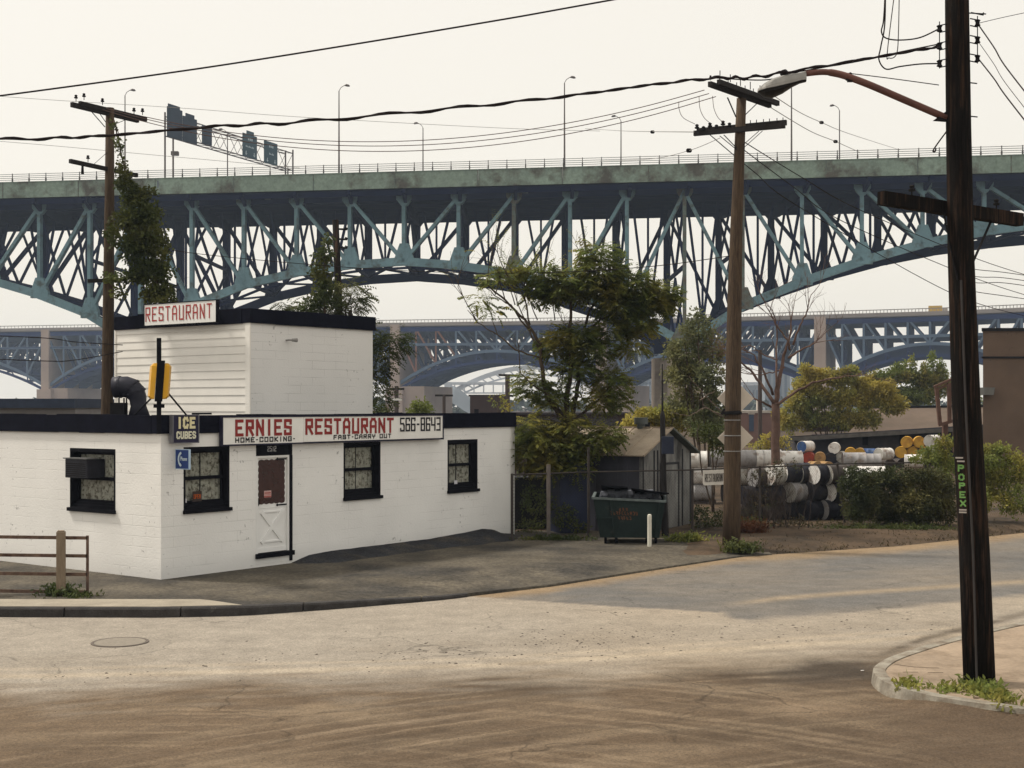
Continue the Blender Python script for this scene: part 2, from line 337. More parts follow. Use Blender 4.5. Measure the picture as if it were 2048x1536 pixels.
    dc = mixc(dc, C_dark, .6 * math.exp(-((px - 1450) / 120) ** 2 - ((py - 1475) / 14) ** 2))
    dc = mixc(dc, (.24, .175, .115), .6 * math.exp(-((px - 1620) / 110) ** 2 - ((py - 1418) / 16) ** 2))
    dc = mixc(dc, (.09, .062, .04), .6 * sst(1650, 1900, px) * sst(1380, 1430, py))
    dc = mixc(dc, C_dirt, .4 * (1 - sst(100, 700, px)))
    c = mixc(c, dc, d)
    c = mixc(c, (.050, .038, .027), clamp((.75 + .5 * n2 + .4 * sp_ + .3 * n1) * math.exp(-((px - 1660) / 110) ** 2 - ((py - 1338) / 20) ** 2) + .5 * n2 * math.exp(-((px - 1600) / 200) ** 2 - ((py - 1338) / 30) ** 2)))
    c = mixc(c, (.075, .052, .034), .6 * sst(1500, 2000, px) * sst(1370, 1440, py))
    c = mixc(c, (.06, .045, .032), .8 * sst(1740, 1800, px) * math.exp(-((py - ctrl(px, [(1740, 1318), (1850, 1277), (1950, 1252), (2048, 1228)])) / 6) ** 2) * clamp(.8 + n2))
    k = 1 + .10 * n2
    k *= 1 + .07 * noise.noise(Vector((x * 6, y * 7, 41))); return tuple(v * k for v in c)
def road_h(x, y):
    px = CX + F * x / y; py = HY + (CH - ZR) * F / y
    rough = sst(1340, 1400, py); return ZR + rough * .012 * noise.noise(Vector((x * .8, y * 3.0 - x * .8, 3))) + rough * .010 * noise.noise(Vector((x * 4, y * 6, 3))) + .135 * sst(1775, 1860, px) * math.exp(-((py - ctrl(px, [(1790, 1385), (1910, 1412), (2048, 1430), (2260, 1450)])) / 26) ** 2)
rd = MB(); xs = [-26, -22, -19] + [-16 + i * .06 for i in range(510)] + [18, 22, 30]; ys = [7, 9, 10.5] + [3.45 * F / (1560 - j * 2.0 - HY) for j in range(-20, 245)] 
ys = ys + [36.5, 38, 40, 43]
ysf = lambda j, x: min(ys[j], edgeY(x) + .06)
rd.v = []; rc = []
for j in range(len(ys)):
    for x in xs:
        y = ysf(j, x); rd.v.append((x, y, road_h(x, y) + (0 if ys[j] <= edgeY(x) else -.0))); rc.append(road_col(x, y))
nx = len(xs) - 1
for j in range(len(ys) - 1):
    for i in range(nx):
        if ys[j] < edgeY(xs[i]) + .06: rd.f.append((j * (nx + 1) + i, j * (nx + 1) + i + 1, (j + 1) * (nx + 1) + i + 1, (j + 1) * (nx + 1) + i))
M_road = mat('dusty_road', (1, 1, 1), .95, .12, 2.6, .6, attr=True, grain=.32, bscale=30, crack=.45)
tag(rd.build('road', M_road, smooth=True, cols=rc), kind='structure')
# forecourt of old asphalt between kerb and building, dipping to the road at the right
M_fore = mat('forecourt_asphalt', (.098, .084, .064), .95, .3, .8, .6, (.045, .041, .036), .5, .53, .10, grain=.4, bscale=25, crack=.55)
fx = [-16 + i * .25 for i in range(0, 88)]; FB = lambda x: edgeY(x) + ctrl(x, [(-16, 9), (-7, 9), (0, 10.5), (3, 7), (4.6, 2.2), (5.5, .35)])
def fore_h(x, y, j=1):
    e = edgeZ(x); return lerp(e, .0, sst(0, 3.0, y - edgeY(x)))
fm = MB(); ny = 26
for j in range(ny + 1):
    for x in fx:
        y = lerp(edgeY(x), FB(x), (j / ny) ** 1.4); fm.v.append((x, y, fore_h(x, y) + .004))
nx = len(fx) - 1; fm.f = [(j * (nx + 1) + i, j * (nx + 1) + i + 1, (j + 1) * (nx + 1) + i + 1, (j + 1) * (nx + 1) + i) for j in range(ny) for i in range(nx)]
b0 = len(fm.v); fm.v += [(x, edgeY(x), fore_h(x, edgeY(x)) - .12) for x in fx]; fm.f += [(b0 + i, b0 + i + 1, i + 1, i) for i in range(nx)]
tag(fm.build('pavement_forecourt', M_fore, smooth=True), kind='structure')
# pale concrete pavement strip behind the kerb, and the kerb stones
sw = MB(); M_side = mat('pale_pavement', (.29, .255, .20), .9, .2, 1.5, .3, grain=.1)
sp = [G(-260, 1199, 0), G(89, 1199.5, 0), G(400, 1199.5, 0), G(430, 1203, 0), G(484, 1211, 0), G(314, 1214.5, 0), G(89, 1214, 0), G(-260, 1213, 0)]
sw.prism([p + Vector((0, 0, .006)) for p in sp], (0, 0, .006)); tag(sw.build('pavement', M_side), kind='structure')
M_kerb = mat('dark_kerb', (.040, .037, .036), .9, .35, 4, .6, (.10, .09, .08), 3.5, .68, .05, grain=.2)  # near-black stone with small paler patches
kb = empty('kerb', (EDGE[2].x, EDGE[2].y, -.15), 'long black stone kerb along the forecourt, sinking into the tarmac at its right end', 'kerb')
del kb['category'], kb['label']; kb['kind'] = 'structure'
xk = [-17 + i * 1.9 for i in range(9)] + [-1.0]
for i in range(len(xk) - 1):
    k = MB(); a, b = xk[i] + .012, xk[i + 1] - .012; n = 5
    prof = []
    for q in range(n + 1):
        x = lerp(a, b, q / n); y = edgeY(x) - .005; z = edgeZ(x) + .010 - random.uniform(0, .004)
        wob = .012 * noise.noise(Vector((x * 3, 0, 7)))
        prof.append([(x, y + .12, z), (x, y - .035 + wob, z - .004), (x, y - .06 + wob, z - .03), (x, y - .075, ZR - .04), (x, y + .12, ZR - .04)])
    for q in range(n):
        for r_ in range(4): k.quad(prof[q][r_], prof[q + 1][r_], prof[q + 1][r_ + 1], prof[q][r_ + 1])
    k.add(prof[0], [(0, 1, 2, 3, 4)]); k.add(prof[n], [(4, 3, 2, 1, 0)])
    k.build('kerb_stone', M_kerb, kb)
# right-hand corner island: sidewalk slab with pale kerb
isl_px = [(2260, 1205), (2048, 1243), (1960, 1262), (1880, 1282), (1820, 1300), (1775, 1316), (1750, 1332), (1747, 1344), (1760, 1358), (1790, 1371), (1840, 1386), (1910, 1399), (2048, 1418), (2260, 1440)]
ISL = [G(a, b, 0) for a, b in isl_px]
def smooth_pl(pts, k=4):
    o = []
    for i in range(len(pts) - 1):
        p0, p1, p2, p3 = pts[max(i - 1, 0)], pts[i], pts[i + 1], pts[min(i + 2, len(pts) - 1)]
        for q in range(k):
            t = q / k; o.append(.5 * ((2 * p1) + (p2 - p0) * t + (2 * p0 - 5 * p1 + 4 * p2 - p3) * t * t + (3 * p1 - p0 - 3 * p2 + p3) * t ** 3))
    o.append(pts[-1]); return o
IS = smooth_pl(ISL, 5)
def inset(pts, d):
    o = []
    for i, p in enumerate(pts):
        t = (pts[min(i + 1, len(pts) - 1)] - pts[max(i - 1, 0)]).normalized(); o.append(p + Vector((-t.y, t.x, 0)) * d)
    return o
IN = inset(IS, .15)
M_isl = mat('sandy_pavement', (.28, .215, .155), .92, .2, 1.0, .4, (.17, .125, .085), 1.3, .6, .1, grain=.12)
im = MB(); im.prism([p + Vector((0, 0, -.02)) for p in IN], (0, 0, .008)); im.prism([IN[0] + Vector((0, 0, -.03)), IN[-1] + Vector((0, 0, -.03)), Vector((30, 14.5, -.03)), Vector((30, 22, -.03))], (0, 0, .012))
tag(im.build('sidewalk', M_isl), kind='structure')
M_ikerb = mat('pale_kerb', (.27, .245, .20), .9, .25, 3, .5, (.14, .11, .08), 2.5, .54, .1, grain=.1)
ik = MB()
for i in range(len(IS) - 1):
    a, b, c, d = IS[i], IS[i + 1], IN[i + 1], IN[i]; o1 = (a - d).normalized() * .03; o2 = (b - c).normalized() * .03
    ik.quad(a, b, c, d); dn = Vector((0, 0, .20))
    ik.quad(a + o1 - dn, b + o2 - dn, b, a)
    ik.quad(d, c, c - Vector((0, 0, .03)), d - Vector((0, 0, .03)))
ob = ik.build('kerb', M_ikerb); tag(ob, kind='structure')
ck = MB()   # hairline cracks as shallow grooves of dark dirt
for pl in ([(1790, 1328), (1830, 1334), (1880, 1336)], [(1805, 1344), (1835, 1344)], [(1855, 1345), (1885, 1345)]):
    pts = smooth_pl([G(a + random.uniform(-2, 2), b, -.008) for a, b in pl], 4)
    for a, b in zip(pts, pts[1:]): ck.beam(a, b, .005, .003)
tag(ck.build('sidewalk_crack', mat('crack_dirt', (.05, .035, .025), .95)), kind='structure')
# asphalt berm against the restaurant's front wall
A0 = Vector((-6.88, 25.6, 0)); D1 = Vector((.594, .804, 0)).normalized(); D2 = Vector((-D1.y, D1.x, 0)); N1 = Vector((D1.y, -D1.x, 0)); N2 = -D1
Z3 = Vector((0, 0, 1))
def tx(px, O=A0, D=D1):      # distance along the line O + t D that shows at picture column px
    u = (px - CX) / F; return (u * O.y - O.x) / (D.x - u * D.y)
def zat(py, pt): return CH - (py - HY) * pt.y / F
M_berm = mat('fresh_asphalt', (.028, .029, .034), .95, .3, 1.5, 1., (.06, .052, .042), 1.6, .6, .1, grain=.5, bscale=40)
bm_ = MB(); prof = [(583, 0), (597, .05), (620, .12), (660, .15), (760, .15), (860, .15), (930, .20), (965, .24), (985, .20), (1003, .07), (1026, .02)]
rows = []
t0, t1 = tx(583), tx(1026); n = 60
for i in range(n + 1):
    t = lerp(t0, t1, i / n); p = A0 + D1 * t; px = pix(p)[0]; h = ctrl(px, prof) + .008 * noise.noise(Vector((t * 3, 0, 0)))
    wd = .35 + h * 2.6 + .16 * noise.noise(Vector((t * 1.1, 5, 0))) + .06 * noise.noise(Vector((t * 5, 5, 0))); row = []
    for j in range(7):
        v = j / 6; row.append(p - N1 * .02 + N1 * (wd * v) + Z3 * (max(h, .0) * (1 - v) ** 1.3 + .006 - .004 * v + (.01 if j == 0 else 0)))
    rows.append(row)
for i in range(n):
    for j in range(6): bm_.quad(rows[i][j], rows[i][j + 1], rows[i + 1][j + 1], rows[i + 1][j])
tag(bm_.build('pavement_berm', M_berm, smooth=True), kind='structure')
# manhole cover, loose stones, litter
mh = G(240, 1285, ZR); mo = empty('manhole_cover', mh, 'round flat iron manhole cover in the dusty concrete road', 'manhole cover')
m = MB(); ring = [(.41, .0), (.41, .012), (.37, .012), (.37, .004)]; n = 40
for a, b in zip(ring, ring[1:]):
    for k in range(n):
        c0, s0, c1, s1 = math.cos(2 * math.pi * k / n), math.sin(2 * math.pi * k / n), math.cos(2 * math.pi * (k + 1) / n), math.sin(2 * math.pi * (k + 1) / n)
        m.quad(mh + Vector((a[0] * c0, a[0] * s0, a[1])), mh + Vector((a[0] * c1, a[0] * s1, a[1])), mh + Vector((b[0] * c1, b[0] * s1, b[1])), mh + Vector((b[0] * c0, b[0] * s0, b[1])))
m.build('rim', mat('rim_iron', (.12, .10, .085), .8), mo)
m = MB(); m.tube([mh + Vector((0, 0, .002)), mh + Vector((0, 0, .012))], .362, 40); m.build('lid', mat('lid_iron', (.25, .22, .18), .85, .15, 20, .6), mo)
st = MB()
def stone(mb, p, r):
    vs = [p + Vector((math.cos(a) * r * random.uniform(.7, 1.2), math.sin(a) * r * random.uniform(.7, 1.2), 0)) for a in [k * math.pi / 2.5 for k in range(5)]]
    top = p + Vector((random.uniform(-.3, .3) * r, 0, r * .42)); vs.append(top); mb.add(vs, [(k, (k + 1) % 5, 5) for k in range(5)])
for _ in range(1300):
    px = random.uniform(100, 1980); cy = ctrl(px, [(89, 1352), (600, 1322), (1000, 1300), (1400, 1272), (1980, 1252)])
    dens = math.exp(-((px - 1200) / 420) ** 2)
    if random.random() > .25 + .75 * dens: continue
    py = random.gauss(cy - 4, 15 if random.random() < .75 else 40); q = G(px, max(py, 1225), ZR); q.z = road_h(q.x, q.y)
    if q.y < edgeY(q.x) - .3: stone(st, q, random.choice((.007, .008, .010, .012, .016, .024)) * random.uniform(.7, 1.3))
for _ in range(1300):
    px = random.uniform(60, 2000); py = random.uniform(1340, 1530); q = G(px, py, ZR); q.z = road_h(q.x, q.y) - .002; stone(st, q, random.uniform(.005, .014))
tag(st.build('gravel', mat('stones', (.055, .042, .035), .9, .4, 30)), kind='stuff')
for px, py, w_, lab in ((1893, 1412, .09, 'crumpled white paper scrap on the dirt below the grass of the corner'), (1725, 1343, .045, 'tiny white paper scrap on the dark dirt left of the pale kerb'), (1915, 1404, .10, 'thin pale paper strip on the dirt beside the corner grass')):
    q = G(px, py, ZR); l = MB(); n = 6
    for j in range(n):
        for i in range(n): l.v.append(q + Vector(((i / (n - 1) - .5) * w_, (j / (n - 1) - .5) * w_ * .6, .012 + .02 * abs(noise.noise(Vector((i * .9, j * .9, px)))))))
    l.f = [(j * n + i, j * n + i + 1, (j + 1) * n + i + 1, (j + 1) * n + i) for j in range(n - 1) for i in range(n - 1)]
    tag(l.build('paper_scrap', mat('paper', (.75, .73, .7), .8), loc=q), lab, 'litter', 'paper scraps on the ground')
# ================================================================ RESTAURANT
def brickmat(name, col, D, bw=.80, rh=.20, dark=.82, var=.05, vis=1., bump=.35):
    m = bpy.data.materials.new(name); m.use_nodes = True; t = m.node_tree; N = t.nodes; L = t.links; b = N['Principled BSDF']
    b.inputs['Roughness'].default_value = .75; b.inputs['Specular IOR Level'].default_value = .25
    g_ = N.new('ShaderNodeNewGeometry'); dt = N.new('ShaderNodeVectorMath'); dt.operation = 'DOT_PRODUCT'; dt.inputs[1].default_value = D
    L.new(g_.outputs['Position'], dt.inputs[0]); sp = N.new('ShaderNodeSeparateXYZ'); L.new(g_.outputs['Position'], sp.inputs[0])
    cb = N.new('ShaderNodeCombineXYZ'); L.new(dt.outputs['Value'], cb.inputs[0]); L.new(sp.outputs[2], cb.inputs[1])
    # let the joints wander a little and fade where paint has filled them
    n0 = N.new('ShaderNodeTexNoise'); n0.inputs['Scale'].default_value = 3; n0.inputs['Detail'].default_value = 3; L.new(g_.outputs['Position'], n0.inputs['Vector'])
    wob = N.new('ShaderNodeVectorMath'); wob.operation = 'MULTIPLY_ADD'; wob.inputs[1].default_value = (.02, .02, .02); L.new(n0.outputs[1], wob.inputs[0]); L.new(cb.outputs[0], wob.inputs[2])
    br = N.new('ShaderNodeTexBrick'); br.inputs['Scale'].default_value = 1; br.inputs['Brick Width'].default_value = bw; br.inputs['Row Height'].default_value = rh
    br.inputs['Mortar Size'].default_value = .008; br.inputs['Mortar Smooth'].default_value = .6; L.new(wob.outputs[0], br.inputs['Vector'])
    n1 = N.new('ShaderNodeTexNoise'); n1.inputs['Scale'].default_value = 1.6; n1.inputs['Detail'].default_value = 4; L.new(g_.outputs['Position'], n1.inputs['Vector'])
    mr = N.new('ShaderNodeMapRange'); mr.inputs[1].default_value = .42; mr.inputs[2].default_value = .62; L.new(n1.outputs[0], mr.inputs[0])
    fa = N.new('ShaderNodeMath'); fa.operation = 'MULTIPLY'; L.new(br.outputs['Fac'], fa.inputs[0]); L.new(mr.outputs[0], fa.inputs[1])
    f2 = N.new('ShaderNodeMath'); f2.operation = 'MULTIPLY'; f2.inputs[1].default_value = vis; L.new(fa.outputs[0], f2.inputs[0])
    mi = N.new('ShaderNodeMix'); mi.data_type = 'RGBA'; L.new(f2.outputs[0], mi.inputs[0]); mi.inputs[6].default_value = (*col, 1); mi.inputs[7].default_value = (*[c * dark for c in col], 1)
    # grime: broad faint patches, splash dirt near the foot of the wall
    n2 = N.new('ShaderNodeTexNoise'); n2.inputs['Scale'].default_value = .9; n2.inputs['Detail'].default_value = 8; L.new(g_.outputs['Position'], n2.inputs['Vector'])
    m2 = N.new('ShaderNodeMapRange'); m2.inputs[1].default_value = .3; m2.inputs[2].default_value = .75; m2.inputs[3].default_value = 1.03; m2.inputs[4].default_value = 1 - var; L.new(n2.outputs[0], m2.inputs[0])
    za = N.new('ShaderNodeMapRange'); za.inputs[1].default_value = .02; za.inputs[2].default_value = .4; za.inputs[3].default_value = .84; za.inputs[4].default_value = 1; L.new(sp.outputs[2], za.inputs[0])
    zz = N.new('ShaderNodeMath'); zz.operation = 'MULTIPLY'; L.new(m2.outputs[0], zz.inputs[0]); L.new(za.outputs[0], zz.inputs[1])
    n5 = N.new('ShaderNodeTexNoise'); n5.inputs['Scale'].default_value = 9; n5.inputs['Detail'].default_value = 5; n5.inputs['Roughness'].default_value = .7; L.new(g_.outputs['Position'], n5.inputs['Vector'])
    n6 = N.new('ShaderNodeTexNoise'); n6.inputs['Scale'].default_value = .8; n6.inputs['Detail'].default_value = 2; L.new(g_.outputs['Position'], n6.inputs['Vector'])
    ad = N.new('ShaderNodeMath'); ad.operation = 'MULTIPLY_ADD'; ad.inputs[1].default_value = .35; L.new(n6.outputs[0], ad.inputs[0]); L.new(n5.outputs[0], ad.inputs[2])
    m5 = N.new('ShaderNodeMapRange'); m5.inputs[1].default_value = .84; m5.inputs[2].default_value = .88; m5.inputs[3].default_value = 1; m5.inputs[4].default_value = .55; L.new(ad.outputs[0], m5.inputs[0])     # flaked paint
    z5 = N.new('ShaderNodeMath'); z5.operation = 'MULTIPLY'; L.new(zz.outputs[0], z5.inputs[0]); L.new(m5.outputs[0], z5.inputs[1])
    v = N.new('ShaderNodeVectorMath'); v.operation = 'SCALE'; L.new(mi.outputs[2], v.inputs[0]); L.new(z5.outputs[0], v.inputs[3]); L.new(v.outputs[0], b.inputs['Base Color'])
    h = N.new('ShaderNodeMath'); h.operation = 'MULTIPLY_ADD'; h.inputs[1].default_value = -1.0; L.new(fa.outputs[0], h.inputs[0])
    n3 = N.new('ShaderNodeTexNoise'); n3.inputs['Scale'].default_value = 26; n3.inputs['Detail'].default_value = 4; L.new(g_.outputs['Position'], n3.inputs['Vector']); L.new(n3.outputs[0], h.inputs[2])
    bp = N.new('ShaderNodeBump'); bp.inputs['Strength'].default_value = bump; bp.inputs['Distance'].default_value = .012; L.new(h.outputs[0], bp.inputs['Height']); L.new(bp.outputs[0], b.inputs['Normal'])
    return m
MB1 = brickmat('painted_block_front', (.83, .825, .81), tuple(D1), dark=.76, vis=.6, var=.08, bump=.35); MB2 = brickmat('painted_block_side', (.82, .805, .775), tuple(D2), dark=.76, vis=.65, var=.08, bump=.35)
RL, RD = 11.2, 9.0
WP = lambda t, z, o=0.: A0 + D1 * t + N1 * o + Z3 * z
LP = lambda t, z, o=0.: A0 + D2 * t + N2 * o + Z3 * z
def panelled(mb, PT, L0, L1, z0, z1, th, ops):
    ts = sorted({L0, L1, *[o[0] for o in ops], *[o[1] for o in ops]}); zs = sorted({z0, z1, *[o[2] for o in ops], *[o[3] for o in ops]})
    for a, b in zip(ts, ts[1:]):
        for c, d in zip(zs, zs[1:]):
            m_, n_ = (a + b) / 2, (c + d) / 2
            if any(o[0] < m_ < o[1] and o[2] < n_ < o[3] for o in ops): continue
            mb.quad(PT(a, c), PT(b, c), PT(b, d), PT(a, d))
    for a, b, c, d in ops:     # reveals
        mb.quad(PT(a, c, -th), PT(a, c), PT(a, d), PT(a, d, -th)); mb.quad(PT(b, c), PT(b, c, -th), PT(b, d, -th), PT(b, d))
        mb.quad(PT(a, d), PT(b, d), PT(b, d, -th), PT(a, d, -th)); mb.quad(PT(a, c, -th), PT(b, c, -th), PT(b, c), PT(a, c))
rest = empty('restaurant_building', A0, 'white painted corner restaurant with black roof bands and a raised white upper storey', 'restaurant')
def op_front(x0, x1, y0, y1):
    t0, t1 = tx(x0), tx(x1); p = A0 + D1 * ((t0 + t1) / 2); return (t0, t1, zat(y1, p), zat(y0, p))
W1 = op_front(367, 459, 893, 1021); W2 = op_front(687, 761, 884, 996); W3 = op_front(895, 955, 879, 982)
DR = op_front(512, 584, 886, 1112); DR = (DR[0], DR[1], .06, DR[3])
txl = lambda px: tx(px, A0, D2)
pl = A0 + D2 * ((txl(231) + txl(140)) / 2); LWn = (txl(231), txl(140), zat(1021, pl), zat(897, pl))
m = MB(); panelled(m, WP, 0, RL, -.2, 2.84, .22, [W1, W2, W3, DR]); m.build('wall', MB1, rest)
m = MB(); panelled(m, LP, 0, RD, -.2, 2.84, .22, [LWn]); m.build('wall', MB2, rest)
m = MB(); far = A0 + D1 * RL; m.frame(far + Z3 * -.2 - D1 * .2, D1 * .2, D2 * RD, Z3 * 3.04); m.frame(A0 + D2 * RD - Z3 * .2, D1 * RL, D2 * -.2, Z3 * 3.04)
m.build('wall', MB2, rest)
m = MB(); m.frame(A0 + D1 * .05 + D2 * .05 + Z3 * 2.7, D1 * (RL - .1), D2 * (RD - .1), Z3 * .14); m.build('roof', M_navy, rest)
# black sheets standing in for the unlit interior behind the openings
m = MB(); m.frame(A0 + D1 * .5 + D2 * .7 + Z3 * .1, D1 * (RL - 1), D2 * .05, Z3 * 2.5); m.frame(A0 + D1 * .7 + D2 * .8 + Z3 * .1, D1 * .05, D2 * (RD - 1.2), Z3 * 2.5); m.build('dark_interior', M_black, rest)
# parapet band, slightly ragged
def band(mb, O, D, N, L, z0, z1, out, step=.7, jag=.012):
    n = max(1, int(L / step)); 
    for i in range(n):
        a, b = L * i / n, L * (i + 1) / n; e = random.uniform(-jag, jag)
        mb.frame(O + D * a - N * .22 + Z3 * (z0 + random.uniform(-jag, jag) * .4), D * (b - a), N * (.22 + out + random.uniform(0, .006)), Z3 * (z1 - z0 + e))
m = MB(); band(m, A0 - N1 * 0 - D1 * .05, D1, N1, RL + .05, 2.77, 3.13, .05); m.build('parapet', M_navy, rest)
m = MB(); band(m, A0 + D2 * .23, D2, N2, RD, 2.77, 3.13, .05); m.build('parapet', M_navy, rest)
m = MB(); band(m, A0 + D1 * RL + D2 * .25, D2, D1, RD - .3, 2.77, 3.12, .04); m.build('parapet', M_navy, rest)
M_curt = mat('patterned_curtain', (.43, .425, .36), .9, .25, 9, .2, (.13, .12, .09), 13, .55, .06, stretch=(1, 1, .9))
gm = bpy.data.materials.new('clear_glass'); gm.use_nodes = True; _t = gm.node_tree; _N = _t.nodes; _N.clear()
_o = _N.new('ShaderNodeOutputMaterial'); _m = _N.new('ShaderNodeMixShader'); _a = _N.new('ShaderNodeBsdfTransparent'); _b = _N.new('ShaderNodeBsdfGlossy'); _b.inputs['Roughness'].default_value = .04
_f = _N.new('ShaderNodeMath'); _f.operation = 'POWER'; _f.inputs[1].default_value = 3.5; _l = _N.new('ShaderNodeLayerWeight'); _l.inputs[0].default_value = .5; _t.links.new(_l.outputs['Facing'], _f.inputs[0]); _a.inputs[0].default_value = (.86, .87, .88, 1)
_t.links.new(_f.outputs[0], _m.inputs[0]); _t.links.new(_a.outputs[0], _m.inputs[1]); _t.links.new(_b.outputs[0], _m.inputs[2]); _t.links.new(_m.outputs[0], _o.inputs[0])
def bar(mb, PT, a, b, c, d, o0, o1):      # box spanning t a..b, z c..d, offset o0..o1
    p = PT(a, c, o0); mb.frame(p, PT(b, c, o0) - p, PT(a, d, o0) - p, PT(a, c, o1) - p)
def window(PT, o, two=True, lab=None, flap=None, curtain=True, side=1):
    a, b, c, d = o; w_ = b - a; h = d - c; e = .003
    m = MB(); r = -.20                         # black lining of the reveal
    bar(m, PT, a + e, a + .045, c + e, d - e, r, .004); bar(m, PT, b - .045, b - e, c + e, d - e, r, .004)
    bar(m, PT, a + .045, b - .045, d - .07, d - e, r, .0035)
    bar(m, PT, a + .045, b - .045, c + e, c + .05, r, .0035)
    fr = m.build('window', M_black, rest)
    if lab: fr['label'] = lab
    m = MB(); zc = c + .05; zt = d - .07; mid = (zc + zt) / 2 + .02; iw0, iw1 = a + .045, b - .045; fw = .045
    for z0, z1, off in ((zc + .10, mid + .02, -.14), (mid - .02, zt, -.17)):
        bar(m, PT, iw0 + e, iw0 + fw, z0, z1, off - .03, off); bar(m, PT, iw1 - fw, iw1 - e, z0, z1, off - .03, off)
        bar(m, PT, iw0 + fw, iw1 - fw, z0, z0 + .055, off - .03, off); bar(m, PT, iw0 + fw, iw1 - fw, z1 - .05, z1, off - .03, off)
    bar(m, PT, iw0 + e, iw1 - e, zc, zc + .05, -.2, -.05); bar(m, PT, iw0 + e, iw1 - e, zc + .05, zc + .098, -.2, -.10)
    m.build('sash', M_black, fr)
    m = MB(); m.quad(PT(iw0 + fw, zc + .15, -.155), PT(iw1 - fw, zc + .15, -.155), PT(iw1 - fw, mid - .03, -.155), PT(iw0 + fw, mid - .03, -.155)); m.quad(PT(iw0 + fw, mid + .03, -.185), PT(iw1 - fw, mid + .03, -.185), PT(iw1 - fw, zt - .05, -.185), PT(iw0 + fw, zt - .05, -.185)); m.build('pane', gm, fr)
    m = MB(); bar(m, PT, a - .015, b + .03, c - .035, c + .035, -.1, .06); m.build('sill', M_black, fr)
    if curtain:     # gathered curtains: a soft ripple, parted in the middle
        for s0, s1 in ((.02, .49), (.51, .98)):
            m = MB(); n = 24; top = zt - .06; bot = zc + .12
            for i in range(n + 1):
                t = lerp(iw0, iw1, lerp(s0, s1, i / n)); of = -.215 + .012 * math.sin(i * 1.5 + a * 3)
                m.v += [PT(t, bot + .02 * math.sin(i), of), PT(t, top, of)]
            m.f = [(2 * i, 2 * i + 2, 2 * i + 3, 2 * i + 1) for i in range(n)]; m.build('curtain', M_curt, fr)
    return fr
window(WP, W1, lab='black framed window left of the door, partly behind the blue phone sign')
window(WP, W2, lab='black framed window right of the door under the long sign'); window(WP, W3, lab='small black framed window near the right end of the front wall')
window(LP, LWn, lab='black framed window in the side wall with a dark box unit in its upper corner')
def small_card(PT, t, z, w_, h, col, name, label, cat, off=-.147, marks=None, mcol=None):
    m = MB(); bar(m, PT, t, t + w_, z, z + h, off, off + .004); o = m.build(name, mat(name + '_paper', col, .7, .1), loc=PT(t, z, off)); tag(o, label, cat)
    if marks:
        k = MB(); lettering(k, marks, PT(t + w_ * .12, z + h * .28, off + .004), (PT(1, 0) - PT(0, 0)), Z3, (PT(0, 0, 1) - PT(0, 0)), w_ * .76, h * .42, .012, lift=.002)
        k.build('lettering', mat(name + '_ink', mcol, .6, .05), o)
a, b, c, d = W1
q = op_front(394, 415, 988, 1007); small_card(WP, q[0] - .0, c + .18, .23, .2, (.05, .035, .03), 'open_sign', 'small dark window card with orange lettering in the window left of the door', 'window card', off=-.138, marks='OPEN', mcol=(.42, .09, .02))
small_card(WP, a + .06, c + .17, .13, .08, (.6, .6, .65), 'window_sticker', 'small white sticker low on the window left of the door', 'sticker', off=-.138)
small_card(WP, W3[0] + .42, W3[2] + .17, .12, .09, (.65, .65, .66), 'window_sticker', 'small white sticker low in the rightmost window', 'sticker', off=-.138)
# dark box unit projecting from the side window
t0, t1 = txl(196), txl(146); zz0, zz1 = zat(956, pl), zat(918, pl)
ac = empty('air_conditioner', LP(t0, zz0, 0), 'dark metal box unit jutting from the upper corner of the side window', 'air conditioner')
m = MB(); bar(m, LP, t0 + .05, t1 - .05, zz0, zz1, -.2, .22); bevel(m.build('casing', mat('dark_tin', (.022, .022, .03), .5, .3, 5, .2), ac), .012)
m = MB(); bar(m, LP, t0 + .03, t1 - .02, zz1 + .001, zz1 + .022, -.02, .25); m.build('top_plate', mat('worn_tin', (.10, .10, .10), .5, .4, 6, .2), ac)
m = MB()
for i in range(7): bar(m, LP, t0 + .09, t1 - .09, zz0 + .04 + i * .04, zz0 + .053 + i * .04, .22, .232)
m.build('grille', M_iron, ac)
# door
a, b, c, d = DR
zd0 = zat(1108, A0 + D1 * a) ; zd1 = zat(912, A0 + D1 * a); jr = b - .075
m = MB(); bar(m, WP, a + .003, b - .003, zd1, d - .003, -.2, .012); bar(m, WP, jr, b - .002, c + .003, zd1 - .002, -.2, .02); bar(m, WP, a - .02, b + .03, zd0 - .10, zd0 - .005, -.2, .055)
M_dw = mat('door_white', (.80, .80, .79), .45, .03, 3)
dr = m.build('door', M_black, rest); dr['label'] = 'white crossbuck door with a dark red scalloped pane'
m = MB(); bar(m, WP, a + .003, b - .003, c + .003, zd0 - .105, -.2, -.002); m.build('step', MB1, dr)
m = MB(); bar(m, WP, a + .004, a + .055, zd0, zd1, -.15, .0); bar(m, WP, jr - .05, jr - .002, zd0, zd1, -.15, .0); bar(m, WP, a + .055, jr - .05, zd1 - .045, zd1 - .003, -.15, .0)
m.build('door_frame', M_dw, dr)
la, lb, lz0, lz1 = a + .058, jr - .053, zd0 + .004, zd1 - .048
m = MB(); bar(m, WP, la, lb, lz0, lz1, -.09, -.045); bar(m, WP, la, lb, lz0, lz0 + .10, -.045, -.035)
zmid = lerp(lz0, lz1, .475)
px0, px1 = la + .12, lb - .10; pz0, pz1 = lz0 + .20, zmid - .08
bar(m, WP, px0 + .05, px1 - .05, pz1 - .03, pz1, -.045, -.024); bar(m, WP, px0 + .05, px1 - .05, pz0, pz0 + .04, -.045, -.022)
